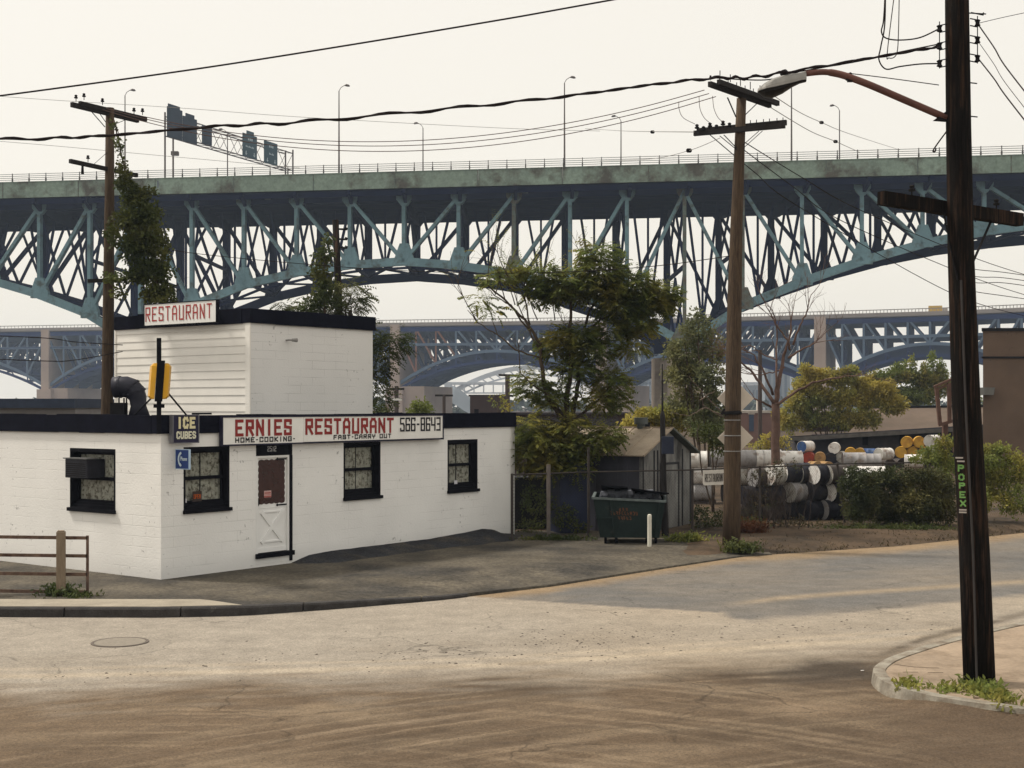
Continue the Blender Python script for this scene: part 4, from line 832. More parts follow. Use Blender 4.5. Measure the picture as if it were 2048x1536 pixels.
for i, (p0, p1) in enumerate((((1409, 180), (283, 232)), ((1418, 187), (208, 216)), ((1432, 193), (165, 207)))):
    a_, b_ = P(p0[0], p0[1], 31), P(p1[0], p1[1], 34.3); mid = P(840, (281, 291, 302)[i], 32.6); sag = ((a_ + b_) / 2).z - mid.z
    wire(sagw(a_, b_, sag, 12), .010, ['uppermost', 'middle', 'lowest'][i] + ' of the three sagging wires strung between the left pole and the middle pole', group=None, k=5, M=mat('wire_brown', (.10, .06, .05), .7))
for i, (p0, p1, p2) in enumerate((((1358, 203), (1360, 225), (1390, 248)), ((1398, 193), (1402, 225), (1420, 246)), ((1425, 192), (1430, 225), (1446, 244)))):
    wire([P(*p0, 31.2), P(p1[0] - 2, p1[1] - 8, 31.2), P(p1[0] + 6, p1[1] + 10, 31.3), P(*p2, 31.6)], .007, ['left', 'centre', 'right'][i] + ' curved jumper wire joining the two crossarm levels of the middle pole', M=mat('wire_brown', None))
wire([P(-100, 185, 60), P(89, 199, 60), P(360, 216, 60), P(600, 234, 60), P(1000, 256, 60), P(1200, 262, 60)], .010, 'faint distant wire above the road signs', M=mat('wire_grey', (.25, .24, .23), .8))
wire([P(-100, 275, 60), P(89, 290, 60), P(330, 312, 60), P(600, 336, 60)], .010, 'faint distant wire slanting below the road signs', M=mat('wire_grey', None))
for i, (p0, p1, p2, lab) in enumerate((((1418, 268), (1600, 415), (1900, 585), 'lowest'), ((1488, 300), (1690, 445), (1960, 560), 'middle'), ((1490, 285), (1720, 420), (1960, 520), 'upper'))):
    wire([P(*p0, 31.3), P(lerp(p0[0], p1[0], .5), lerp(p0[1], p1[1], .5) + 3, 34), P(*p1, 37), P(*p2, 44), P(p2[0] + 160, p2[1] + 50, 47)], .012, lab + ' dark wire slanting down across the bridge from the middle pole to the right')
wire([P(1388, 264, 31.5), P(1250, 262, 60), P(1170, 257, 80)], .012, 'faint wire with a small insulator leaving the middle pole to the left', M=mat('wire_grey', None))
for px, py, Y, lab in ((1305, 264, 45, 'small dark insulator on the faint wire left of the middle pole'), (1378, 301, 34, 'small dark insulator hanging left below the middle pole crossarm'), (1643, 245, 45, 'small dark insulator in the sky right of the street lamp'), (1671, 283, 45, 'lower small dark insulator in the sky right of the street lamp')):
    q = P(px, py, Y); m = MB(); m.tube([q - Vector((.07, 0, 0)), q - Vector((.04, 0, 0)), q + Vector((.04, 0, 0)), q + Vector((.07, 0, 0))], [.03, .055, .055, .03], 8); tag(m.build('strain_insulator', M_iron, loc=q), lab, 'insulator')
wire([P(1545, 190, 33), P(1600, 225, 40), P(1643, 245, 45), P(1700, 268, 55), P(1800, 300, 80)], .011, 'upper faint stay wire with an insulator right of the middle pole', M=mat('wire_grey', None))
wire([P(1530, 208, 33), P(1620, 262, 40), P(1671, 283, 45), P(1720, 305, 55)], .011, 'lower faint stay wire with an insulator right of the middle pole', M=mat('wire_grey', None))
wire([P(1440, 276, 31.3), P(1378, 301, 34), P(1300, 318, 40), P(1200, 322, 50)], .008, 'faint wire dropping left from the middle pole crossarm', M=mat('wire_grey', None))
wire([P(1459, 512, 31.3), P(1300, 533, 33), P(1100, 545, 35), P(900, 545, 37), P(672, 533, 38), P(400, 508, 39), P(228, 480, 34.5)], .010, 'thin dark wire crossing the truss at mid height left of the middle pole')
for y0, y1, lab in ((676, 690, 'upper'), (722, 703, 'lower')): wire([P(-100, y0 - 8, 30), P(89, y0, 31), P(150, y0 + (8 if y0 < 700 else -2), 32), P(245, y1, 33.5)], .011, lab + ' thin service wire reaching the upper storey at the far left')
for y0, y1 in ((535, 545), (552, 556), (566, 566), (578, 592)): wire([P(1900, y0 - 4, 40), P(1960, (y0 + y1) / 2, 40), P(2010, y1, 40), P(2120, y1 + 16, 40)], .011, 'thin distant wire behind the right foreground pole below the bridge chord', group='distant wires behind the foreground pole')
# --- pole behind the upper storey, distant poles
Yv = 40
vp = empty('utility_pole', P(680, 812, Yv) - Z3 * CH, 'short dark pole draped with vines behind the upper storey', 'utility pole')
m = MB(); m.tube([P(682, 812 + CH * F / Yv, Yv), P(679, 640, Yv), P(671, 440, Yv)], [.13, .11, .095], 12); m.build('pole', M_woodd, vp, smooth=True)
m = MB(); 
for y in (458, 478, 495): m.beam(P(676, y, Yv), P(694, y + 1, Yv), .05, .05); m.tube([P(690, y - 2, Yv), P(695, y, Yv)], .04, 6)
m.split('insulator', M_iron, vp)
def far_pole(px, ytop, Y, r, arms, label, lab2=None):
    o = empty('utility_pole', P(px, 812, Y) - Z3 * CH, label, 'utility pole'); m = MB(); q = P(px, 812, Y); q.z = 0; m.tube([q, P(px, ytop, Y)], [r * 1.2, r], 8); m.build('pole', mat('far_pole_wood', (.07, .055, .05), .9), o)
    for y, w_, tl_ in arms: m = MB(); m.beam(P(px - w_, y, Y), P(px + w_, y + tl_, Y), .12, .12); m.build('crossarm', M_arm, o)
    return o
far_pole(1015, 749, 75, .13, [(750, 18, 1), (790, 12, 2)], 'small distant utility pole with a T crossarm above the right end of the restaurant roof')
o = far_pole(793, 772, 80, .12, [(778, 15, 0)], 'small distant pole with a white box, right of the upper storey')
m = MB(); m.frame(P(783, 801, 79.8), (20 * 80 / F, 0, 0), (0, .3, 0), (0, 0, 5 * 80 / F)); m.build('box', mat('white_box', (.7, .7, .68), .6), o)
far_pole(888, 790, 85, .1, [(791, 18, 0)], 'small distant pole with crossarm standing against the dark bridge pier')
far_pole(1597 - 77, 700, 70, .10, [], 'thin bare distant mast right of the middle pole, over the brick building')
# ================================================================ HIGH STEEL BRIDGE
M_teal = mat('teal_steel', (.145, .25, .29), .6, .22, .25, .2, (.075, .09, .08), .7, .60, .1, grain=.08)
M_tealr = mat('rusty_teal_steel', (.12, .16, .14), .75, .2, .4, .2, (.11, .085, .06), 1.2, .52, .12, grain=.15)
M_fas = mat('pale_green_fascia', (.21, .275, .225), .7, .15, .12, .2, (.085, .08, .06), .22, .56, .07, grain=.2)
M_shade_steel = mat('deck_shade_steel', (.005, .011, .065), .85, .2, .3, .2, spec=.05)  # dark copy of the bridge steel, the deck's shade put into its colour
BX = lambda n: -55.2 + 7.7 * n
BY = lambda X: 186 - .155 * X
bot_px = {-5: 520, -4: 535, -3: 560, -2: 590, -1: 630, 0: 695, 1: 612, 2: 570, 3: 545, 4: 530, 5: 523, 6: 531, 7: 548, 8: 582, 9: 620, 10: 688, 11: 612, 12: 564, 13: 522, 14: 488, 15: 463, 16: 446, 17: 434, 18: 426}
NB = {}
for n, py in bot_px.items():
    X = BX(n); Y = BY(X); NB[n] = Vector((X, Y, CH - (py - HY) * Y / F))
W_ = Vector((-.0, 22.5, 0)); ZT = 32.4; ZF0, ZF1 = 33.1, 35.4
bdir = (NB[1] - NB[0]); bdir.z = 0; bdir.normalize(); bn = Vector((-bdir.y, bdir.x, 0))
br = empty('steel_arch_bridge', (NB[10].x, NB[10].y, 0), 'high blue green steel truss bridge with pale green side girder, nearest of the bridges', 'bridge')
def top(n): return Vector((NB[n].x, NB[n].y, ZT))
NS = sorted(NB)
def gus(mb, c, w_, h, off, tri=None):
    c = Vector(c) + Vector((0, off, 0)); hw = w_ / 2
    if tri == 'down': pts = [(-hw, h * .5), (hw, h * .5), (hw * .95, -.1 * h), (hw * .35, -h * .6), (-hw * .35, -h * .6), (-hw * .95, -.1 * h)]
    else: pts = [(-hw, -.45), (hw, -.45), (hw, .45), (hw * .45, h), (-hw * .45, h), (-hw, .45)]
    mb.prism([c + bdir * a + Z3 * b_ for a, b_ in pts], bn * .72)
def truss(off, M, near):
    o = W_ * off
    for n in NS:
        a, b_ = NB[n] + o, top(n) + o
        m = MB(); m.beam(a, b_, .5 if near else 1.0, .80 if near else .95, up=bn); pm = M_tealr if (near and n in (10, 11, 7)) else M; vv = m.build('vertical', pm, br)
        m = MB(); gus(m, b_ - Z3 * .1, 2.3, 1.7, -.36, 'down'); m.build('gusset_plate', pm, br); m = MB(); gus(m, a, 2.7 if n not in (0, 10) else 4, 2.5, -.36); m.build('gusset_plate', pm, br)
    for n, k in zip(NS, NS[1:]):
        a, b_ = NB[n] + o, NB[k] + o; m = MB(); m.beam(a - bdir * .1, b_ + bdir * .1, .62, 1.15 if near else 1.35); m.build('bottom_chord', M, br)
        m = MB(); m.beam(top(n) + o, top(k) + o, .6, .9); m.build('top_chord', M_shade_steel, br)  # top chord takes the dark copy, so the deck's shade is painted on
        if n < -1: t_, q = top(k) + o, NB[n] + o
        elif n == -1: t_, q = top(k) + o, NB[n] + o
        elif n < 5: t_, q = top(n) + o, NB[k] + o
        elif n < 10: t_, q = top(k) + o, NB[n] + o
        else: t_, q = top(n) + o, NB[k] + o
        m = MB(); m.beam(t_, q, .46, .80, up=bn); m.build('diagonal', M, br)
truss(0, M_teal, True); truss(1, M_shade_steel, False)
fl = MB()
for n in NS:     # floor beams and sway frames
    a, b_ = top(n), top(n) + W_; m = MB()
    pts = [a + Z3 * .7 - Vector((0, 3.4, 0)), a + Z3 * .7 + W_ + Vector((0, 3.4, 0)), b_ + Vector((0, 3.4, .2)), b_ + Vector((0, 0, -.9)), a.lerp(b_, .8) + Z3 * -1.3, a.lerp(b_, .2) + Z3 * -1.3, a + Z3 * -.9, a - Vector((0, 3.4, -.2))]
    m.prism(pts, (.45, 0, 0)); m.build('floor_beam', M_shade_steel, br)
    ba, bb = NB[n], NB[n] + W_; H = ZT - ba.z; m = MB(); mid = lambda u, v: (ba.lerp(bb, u)) + Z3 * (H - .8) * v
    m.beam(mid(0, .04), mid(1, .04), .45, .45); 
    k2 = 2 if H > 14 else 1
    for q in range(k2):
        v0, v1 = q / k2 + .03, (q + 1) / k2
        if q: m.beam(mid(0, v0), mid(1, v0), .45, .45)
        m.beam(mid(0, v1), mid(.5, v0), .34, .34); m.beam(mid(1, v1), mid(.5, v0), .34, .34)
        m.beam(mid(0, v0), mid(.5, v1), .3, .3); m.beam(mid(1, v0), mid(.5, v1), .3, .3)
    m.build('sway_frame', M_shade_steel, br)
for n, k in zip(NS, NS[1:]):
    m = MB(); a, b_ = NB[n] + Z3 * .3, NB[k] + Z3 * .3; m.beam(a, b_ + W_, .4, .3); m.beam(a + W_, b_, .4, .3); m.split('lateral_brace', M_shade_steel, br)
a, b_ = top(NS[0]), top(NS[-1])
for n, k in zip(NS, NS[1:]):      # bracing in the centre plane between the two trusses
    ca_, cb_ = NB[n] + W_ * .5, NB[k] + W_ * .5; c = ca_.lerp(cb_, .5); t0_, t1_ = top(n) + W_ * .5, top(k) + W_ * .5; m = MB(); lo = c + Z3 * .4
    m.beam(t0_.lerp(t1_, .22), lo, .34, .34); m.beam(t0_.lerp(t1_, .78), lo, .34, .34); m.beam(t0_.lerp(t1_, .5), lo, .3, .3); m.beam(ca_ + Z3 * .3, cb_ + Z3 * .3, .35, .35); m.build('centre_brace', M_shade_steel, br)
a, b_ = top(NS[0]), top(NS[-1])
m = MB()
for q in range(8):
    o = Vector((0, -2.4 + 27.3 * q / 7, .35)); m.beam(a + o - bdir * 3, b_ + o + bdir * 3, .3, .75)
m.split('stringer', M_shade_steel, br)
EA, EB = a - bdir * 6, b_ + bdir * 6
m = MB(); m.frame(Vector((EA.x, EA.y - 3.8, ZF0 + .25)), EB - EA, (0, 22.5 + 7.6, 0), (0, 0, .6)); m.build('deck', M_shade_steel, br)
L_ = (EB - EA).length; npan = int(L_ / 11.55); 
for i in range(npan + 1):      # fascia girder in lengths, near and far side
    for off, M in ((-4.1, M_fas), (22.5 + 3.8, M_shade_steel)):
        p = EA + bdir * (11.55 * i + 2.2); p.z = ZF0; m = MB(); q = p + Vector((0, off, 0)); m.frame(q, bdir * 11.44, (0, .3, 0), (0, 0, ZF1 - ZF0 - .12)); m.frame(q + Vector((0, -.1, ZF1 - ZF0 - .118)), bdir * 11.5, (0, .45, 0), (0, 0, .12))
        if off < 0:
            for s_ in range(1, 6): m.frame(q + bdir * (1.925 * s_) - Vector((0, .03, 0)), bdir * .06, (0, .03, 0), (0, 0, ZF1 - ZF0 - .13))
            m.frame(q + Vector((0, -.05, 0)), bdir * 11.44, (0, .05, 0), (0, 0, .12))
        m.build('fascia', M, br)
        if off < 0: m = MB(); m.frame(q - bdir * .12 - Vector((0, .06, .02)), bdir * .10, (0, .3, 0), (0, 0, ZF1 - ZF0)); m.build('fascia_joint', M_tealr, br)
M_rail = mat('rail_steel', (.10, .095, .085), .7, .2)
m = MB()
for z_ in (.28, .55, .82, 1.10): m.beam(Vector((EA.x, EA.y - 3.95, ZF1 + z_)), Vector((EB.x, EB.y - 3.95, ZF1 + z_)), .06, .06); m.beam(Vector((EA.x, EA.y + 22.5 + 3.95, ZF1 + z_)), Vector((EB.x, EB.y + 22.5 + 3.95, ZF1 + z_)), .05, .05)
m.build('guard_rail', M_rail, br)
m = MB(); m.box((0, 0, .24), .17, .2, .48); m.box((0, 0, .62), .10, .10, 1.18); pst = m.build('railing_post', M_rail, br, loc=None); ORG
pst.data.transform(Matrix.Translation(ORG[br.name])); npost = 0
i0 = int(3 / 2.567)
for i in range(2, 66):
    p = EA + bdir * (2.567 * i + 1.0); c = pst if npost == 0 else pst.copy(); 
    if npost: COL.objects.link(c); c.parent = br
    c.location = Vector((p.x, p.y - 3.95, ZF1)) - ORG[br.name]; npost += 1
for px, py in ((187, 396), (535, 394), (1050, 381), (1425, 368), (1812, 357)):
    Y = BY((px - CX) / F * 185) - 1.0; q = P(px, py, Y); m = MB(); m.beam(q + Vector((-.4, 0, .6)), q + Vector((-.4, 0, -.3)), .1); m.beam(q + Vector((.4, 0, .6)), q + Vector((.4, 0, -.3)), .1); m.beam(q + Vector((-.4, 0, -.3)), q + Vector((.4, 0, -.3)), .1); m.build('drain_bracket', mat('pale_grey_steel', (.22, .24, .26), .6), br)
M_pier = mat('bridge_pier_concrete', (.34, .28, .22), .9, .15, .3, .3, (.2, .16, .13), .25, .6, .1)
for n in (0, 10):
    a = NB[n]; m = MB()
    for o in (Vector((0, 0, 0)), W_): c = a + o; c.z = (a.z - 1.2) / 2; m.box(c, 4.2, 5, a.z - 1.2); 
    c = a + W_ / 2; c.z = (a.z - 1.2) * .8; m.box(c, 2.6, 17.4, (a.z - 1.2) * .25); m.build('pier', M_pier, br)
# lamps along both sides of the deck
M_gal = mat('lamp_galvanised', (.12, .10, .09), .6, .15)
def deck_lamp(px, ytop, side, name_label, near=True):
    Xg = (px - CX) / F * 185; Y = BY(Xg) + (-3.6 if near else 26.0); q = P(px, 812, Y); q.z = ZF1; ztop = CH - (ytop + 10 - HY) * Y / F
    o = empty('deck_lamp', q, name_label, 'street lamp', 'lamps standing along the high bridge deck'); m = MB(); m.tube([q, q + Z3 * (ztop - ZF1)], [.13, .07], 8); m.build('pole', M_gal, o)
    e = q + Z3 * (ztop - ZF1); s_ = side; m = MB(); m.tube([e, e + Vector((.25 * s_, 0, .45)), e + Vector((.65 * s_, 0, .72)), e + Vector((.85 * s_, 0, .74))], .045, 6); m.build('arm', M_gal, o)
    m = MB(); m.tube([e + Vector((.75 * s_, 0, .76)), e + Vector((1.0 * s_, 0, .80)), e + Vector((1.3 * s_, 0, .74)), e + Vector((1.5 * s_, 0, .66))], [.06, .17, .17, .05], 8); m.build('lamp_head', M_gal, o)
deck_lamp(250, 181, 1, 'tall near side deck lamp between the left utility pole and the road signs'); deck_lamp(678, 172, 1, 'tall near side deck lamp right of the road signs'); deck_lamp(1129, 156, 1, 'tall near side deck lamp above the leafy tree'); deck_lamp(1583, 150, 1, 'tall near side deck lamp rising behind the big street lamp head')
deck_lamp(455, 258, -1, 'short far side deck lamp between the road signs', False); deck_lamp(846, 246, -1, 'short far side deck lamp under the sagging wires near the middle', False); deck_lamp(1242, 232, -1, 'short far side deck lamp just left of the middle utility pole', False); deck_lamp(1679, 211, -1, 'short far side deck lamp between street lamp head and foreground pole', False)
# sign gantry
ga0 = P(330, 812, 190.5); ga1 = P(571, 812, 219); ga0.z = ga1.z = ZF1; gd = (ga1 - ga0); gl = gd.length; gd.normalize(); gnn = Vector((-gd.y, gd.x, 0))
gt = empty('sign_gantry', ga0, 'grey steel truss gantry carrying the road signs over the high bridge', 'sign gantry')
def gp(px, z=0., o=0.):
    u = (px - CX) / F; O_ = ga0 + gnn * o; t = (u * O_.y - O_.x) / (gd.x - u * gd.y); q = O_ + gd * t; q.z = z; return q
def gz(py, p): return CH - (py - HY) * p.y / F
zg1, zg0 = gz(233, ga0), gz(272, ga0)
for o_ in (0, 1.4):
    for q, nm in ((ga0, 'post'), (ga1, 'post')):
        p = q + gnn * -o_ ; m = MB(); m.tube([p, p + Z3 * (zg1 + .6 - ZF1)], .13, 8); m.build(nm, M_gal, gt)
m = MB()
for o_ in (0, -1.4):
    for z_ in (zg0, zg1): m.tube([Vector((ga0.x, ga0.y, z_)) + gnn * o_, Vector((ga1.x, ga1.y, z_)) + gnn * o_], .085, 6)
nbay = 14
for i in range(nbay):
    a = ga0.lerp(ga1, i / nbay); b_ = ga0.lerp(ga1, (i + 1) / nbay)
    for o_ in (0, -1.4):
        u, v = (zg0, zg1) if i % 2 else (zg1, zg0); m.tube([Vector((a.x, a.y, u)) + gnn * o_, Vector((b_.x, b_.y, v)) + gnn * o_], .045, 5)
    m.tube([Vector((a.x, a.y, zg1)), Vector((b_.x, b_.y, zg1)) - gnn * 1.4], .04, 5); m.tube([Vector((a.x, a.y, zg0)), Vector((b_.x, b_.y, zg0)) - gnn * 1.4], .04, 5)
m.build('truss', M_gal, gt)
m = MB(); q = gp(350, 0, -.7); m.box(Vector((q.x, q.y, gz(307, q))), 1.0, .7, .55); m.build('control_box', M_gal, gt)
m = MB(); c = ga0 + bdir * .9; c.z = ZF1 - .9; m.box(c, 3.6, 1.0, 1.0); m.build('bracket', mat('blue_grey_box', (.10, .12, .17), .7), gt)
M_hs = mat('highway_sign_teal', (.045, .085, .10), .6, .12, .8); M_hb = mat('highway_sign_dark', (.030, .045, .065), .6, .15, .8); M_hw = mat('sign_marks', (.42, .50, .52), .6, .1)
sg = [(335, 365, 212, 272, (337, 360, 206), 0, 'leftmost dark road sign on the gantry, the tallest of the five'), (366.5, 394, 231, 281, (372, 389, 224), 0, 'second road sign from the left on the gantry, dark with a small tab'), (405, 424, 250, 286, None, 0, 'small middle road sign on the gantry, narrow and dark'),
      (486, 514, 265, 311, (494, 508, 258), 1, 'teal road sign with pale arrows and a tab, fourth from the left on the gantry'), (529, 555, 280, 325, None, 2, 'teal road sign with pale arrows at the right end of the gantry')]
for x0, x1, y0, y1, tab, mk, lab in sg:
    off = -1.75; a, b_ = gp(x0, 0, off), gp(x1, 0, off); zt_, zb_ = gz(y0, a), gz(y1, a); e = gp(x0, zb_, off); m = MB(); m.frame(e, b_ - a, gnn * .12, Z3 * (zt_ - zb_))
    if tab: ta_, tb_ = gp(tab[0], 0, off), gp(tab[1], 0, off); m.frame(Vector((ta_.x, ta_.y, zt_ + .002)), tb_ - ta_, gnn * .12, Z3 * (gz(tab[2], a) - zt_))
    o = empty('road_sign', e, lab, 'road sign', None); m.build('panel', M_hs if mk else M_hb, o); ww = (b_ - a); H = zt_ - zb_
    if mk:
        k = MB()
        def bl(u0, u1, v0, v1): k.frame(e + ww * u0 + Z3 * H * v0 - gnn * .02, ww * (u1 - u0), gnn * .018, Z3 * H * (v1 - v0))
        for u in (.22, .80): bl(u - .025, u + .025, .14, .25); k.prism([e + ww * (u - .08) + Z3 * H * .15 - gnn * .02, e + ww * (u + .08) + Z3 * H * .15 - gnn * .02, e + ww * u + Z3 * H * .06 - gnn * .02], gnn * .018)
        # worn destination words: uneven short strokes, not readable in the photo either
        for i in range(8 if mk == 1 else 5): bl((.2 if mk == 1 else .36) + i * .075, (.2 if mk == 1 else .36) + .048 + i * .075, .42, .50 - .02 * (i % 3))
        for i in range(3): bl(.35 + i * .12, .43 + i * .12, .74, .84)
        k.build('sign_marks', M_hw, o)
# ================================================================ SECOND BRIDGE (steel arches on concrete piers)
M_b2 = mat('blue_grey_steel', (.085, .13, .20), .7, .15, .1); M_b2d = mat('shaded_blue_steel', (.008, .020, .10), .85, .2, .1, spec=.05); M_b2r = mat('rust_red_steel', (.19, .085, .055), .8, .2, .2)  # M_b2d: darker copy for inner members, their shade put into the colour
M_p2 = mat('pink_concrete', (.36, .28, .23), .9, .12, .1, 0, (.26, .2, .17), .06, .6, .1); M_deck2 = mat('grey_deck_edge', (.26, .23, .21), .9, .15, .1)
def L2(px):     # near edge of the second bridge at a picture column
    u = (px - CX) / F; Y = 460 / (1 + .35 * u); return Vector((u * Y, Y, 0))
def dz(px): return ctrl(px, [(-150, 33.5), (89, 33.2), (750, 32.2), (1250, 31.4), (1550, 31.6), (1900, 32.0), (2200, 33)])
T2 = Vector((8.6, 24.6, 0)); d2 = (L2(1900) - L2(100)).normalized(); n2 = Vector((-d2.y, d2.x, 0))
b2 = empty('arched_bridge', L2(1205), 'second hazy bridge behind, with low steel arches on concrete piers', 'bridge')
piers = [-285, 93, 440, 792, 1204, 1641, 2090]
m = MB(); xs_ = list(range(-300, 2160, 60))
for a, b_ in zip(xs_, xs_[1:]):
    p, q = L2(a), L2(b_); p.z, q.z = dz(a), dz(b_); T = T2
    m.add([p, q, q + T, p + T, p - Z3 * .9, q - Z3 * .9, q + T - Z3 * .9, p + T - Z3 * .9], [(0, 1, 2, 3), (7, 6, 5, 4), (0, 4, 5, 1), (2, 6, 7, 3)])
    p2, q2 = p - n2 * .8, q - n2 * .8; m.add([p2 + Z3 * .5, q2 + Z3 * .5, q2 - Z3 * .7, p2 - Z3 * .7, p + Z3 * .5, q + Z3 * .5, q - Z3 * .7, p - Z3 * .7], [(0, 3, 2, 1), (0, 1, 5, 4), (3, 7, 6, 2)])
m.build('deck', M_deck2, b2)
m = MB()
for a, b_ in zip(xs_, xs_[1:]):
    p, q = L2(a), L2(b_); p.z, q.z = dz(a) - .9, dz(b_) - .9
    for k_ in range(4): o = T2 * (k_ / 3) + n2 * .3; m.beam(p + o - Z3 * .9, q + o - Z3 * .9, .6, 1.6)
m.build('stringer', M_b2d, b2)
m = MB()
for a in range(-290, 2150, 7):
    p = L2(a) - n2 * .7; p.z = dz(a) + .5; m.beam(p, p + Z3 * .9, .15)
for a, b_ in zip(xs_, xs_[1:]):
    p, q = L2(a) - n2 * .7, L2(b_) - n2 * .7; p.z, q.z = dz(a) + 1.4, dz(b_) + 1.4; m.beam(p, q, .2, .25)
m.build('guard_railing', M_deck2, b2)
for px in piers:
    p = L2(px); z_ = dz(px) - .2; m = MB(); m.frame(p - d2 * 1.9 - n2 * .9, d2 * 3.6, T2 * 1.04 + n2 * 1.5, Z3 * z_); m.frame(p - d2 * 3.4 - n2 * 1.6, d2 * 6.6, T2 * 1.05 + n2 * 3, Z3 * 9.8); m.build('pier', M_p2, b2)
for s_, (pa, pb) in enumerate(zip(piers, piers[1:])):
    A_, B_ = L2(pa), L2(pb); np_ = 10
    for k_ in range(4):
        o = T2 * (k_ / 3) + n2 * .4; near = k_ == 0; pts = []
        for i in range(np_ + 1):
            t = i / np_; p = A_.lerp(B_, t) + o; zc = lerp(dz(pa), dz(pb), t); rise = 1 - (2 * t - 1) ** 2; pts.append((p, 10.5 + (zc - 9.6 - 10.5) * rise, zc))
        rust = s_ == 3 and near
        m = MB()
        for i in range(np_):
            for q in range(3):
                t0, t1 = (i + q / 3) / np_, (i + (q + 1) / 3) / np_; f = lambda t: A_.lerp(B_, t) + o + Z3 * (10.5 + (lerp(dz(pa), dz(pb), t) - 9.6 - 10.5) * (1 - (2 * t - 1) ** 2)); m.beam(f(t0) - Z3 * (0 if near else 1.2), f(t1) - Z3 * (0 if near else 1.2), .8, 1.0 if near else 3.4)
                g2 = lambda t: f(t) - Z3 * (2.6 + 1.6 * (2 * t - 1) ** 2)
                if near: m.beam(g2(t0), g2(t1), .7, .8) if False else None
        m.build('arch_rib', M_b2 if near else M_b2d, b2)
        m = MB(); mr_ = MB()
        for i in range(np_):
            p, za, zc = pts[i]; q, zb2, zc2 = pts[i + 1]; tgt = mr_ if (rust and i < 3) else m; w_ = .62 if near else 1.05
            if i: tgt.beam(p + Z3 * za, p + Z3 * (zc - 1.6), w_, w_)
            if i < np_ / 2: tgt.beam(p + Z3 * (zc - 1.6), q + Z3 * zb2, w_, w_)
            else: tgt.beam(q + Z3 * (zc2 - 1.6), p + Z3 * za, w_, w_)
            m.beam(p + Z3 * (zc - 7.2), q + Z3 * (zc2 - 7.2), .8, .9 if near else 1.2)
            if near: m.beam(p + Z3 * (zc - 1.9), q + Z3 * (zc2 - 1.9), .6, 1.0)
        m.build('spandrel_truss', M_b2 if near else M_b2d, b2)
        if mr_.v: o_ = mr_.build('spandrel_truss', M_b2r, b2); o_['label'] = 'rust red spandrel truss members'
        m = MB()      # deeper lower rib
        for i in range(np_ * 3):
            t0, t1 = i / (np_ * 3), (i + 1) / (np_ * 3); h = lambda t: A_.lerp(B_, t) + o + n2 * .3 + Z3 * (10.5 - .5 + (lerp(dz(pa), dz(pb), t) - 9.6 - 12.4) * (1 - (2 * t - 1) ** 2) - 1.2); m.beam(h(t0), h(t1), .7, .9)
            if i % 3 == 0 and 1 < i: f0 = A_.lerp(B_, t0) + o + Z3 * (10.5 + (lerp(dz(pa), dz(pb), t0) - 9.6 - 10.5) * (1 - (2 * t0 - 1) ** 2)); m.beam(f0, h(t0), .4, .4); m.beam(f0, h(t1), .3, .3)
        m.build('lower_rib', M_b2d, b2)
    m = MB()      # cross bracing between the ribs
    for i in range(1, np_):
        p, za, zc = pts[i]; t = i / np_; p0 = A_.lerp(B_, t) + n2 * .4; 
        for zz in (za, zc - 7.2, za - 2): m.beam(p0 + Z3 * zz, p0 + T2 + Z3 * zz, .6, .7)
        p0z = p0 + Z3 * (zc - 3.2); m.beam(p0z, p0z + T2, .7, 2.6)
        if zc - 7.2 - za > 1.5: m.beam(p0 + Z3 * za, p0 + T2 + Z3 * (zc - 7), .4); m.beam(p0 + T2 + Z3 * za, p0 + Z3 * (zc - 7), .4)
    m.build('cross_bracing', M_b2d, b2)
    m = MB(); p0, q0 = A_ + Z3 * (lerp(dz(pa), dz(pb), 0) - 7.0), B_ + Z3 * (dz(pb) - 7.0); m.add([p0, q0, q0 + T2, p0 + T2], [(0, 1, 2, 3)]); m.v += [tuple(Vector(v) - Z3 * .3) for v in m.v[:4]]; m.f += [(7, 6, 5, 4), (0, 4, 5, 1)]; m.build('lower_deck', M_b2d, b2)
    if pa in (93, 792, 1204): # panelled wall of the pier side under the springing
        m = MB(); p = A_ + d2 * 1.7; m.frame(p + n2 * .2 + Z3 * 0, d2 * (9 if pa == 792 else 8), T2 * 1.0, Z3 * 10.2); m.build('pier_base', M_p2, b2)
# yellow truck and pale containers on the second bridge
q = L2(1868) + T2 * .3; q.z = dz(1868); tr_ = empty('truck', q, 'yellow box truck on the deck of the second bridge at the right', 'truck')
m = MB(); m.frame(q + Z3 * .9 - d2 * 2.0, d2 * 4.1, n2 * 2.4, Z3 * 1.9); m.build('cargo_box', mat('truck_yellow', (.50, .33, .07), .6), tr_)
m = MB(); m.frame(q + Z3 * .6 + d2 * 2.2, d2 * 1.5, n2 * 2.2, Z3 * 1.5); m.build('cab', mat('truck_cab', (.35, .3, .25), .6), tr_)
for s_ in (-1.5, 2.7): m = MB(); c = q + d2 * s_ + Z3 * .45; m.tube([c - n2 * .1, c + n2 * .25], .45, 10); m.build('wheel', M_black, tr_)
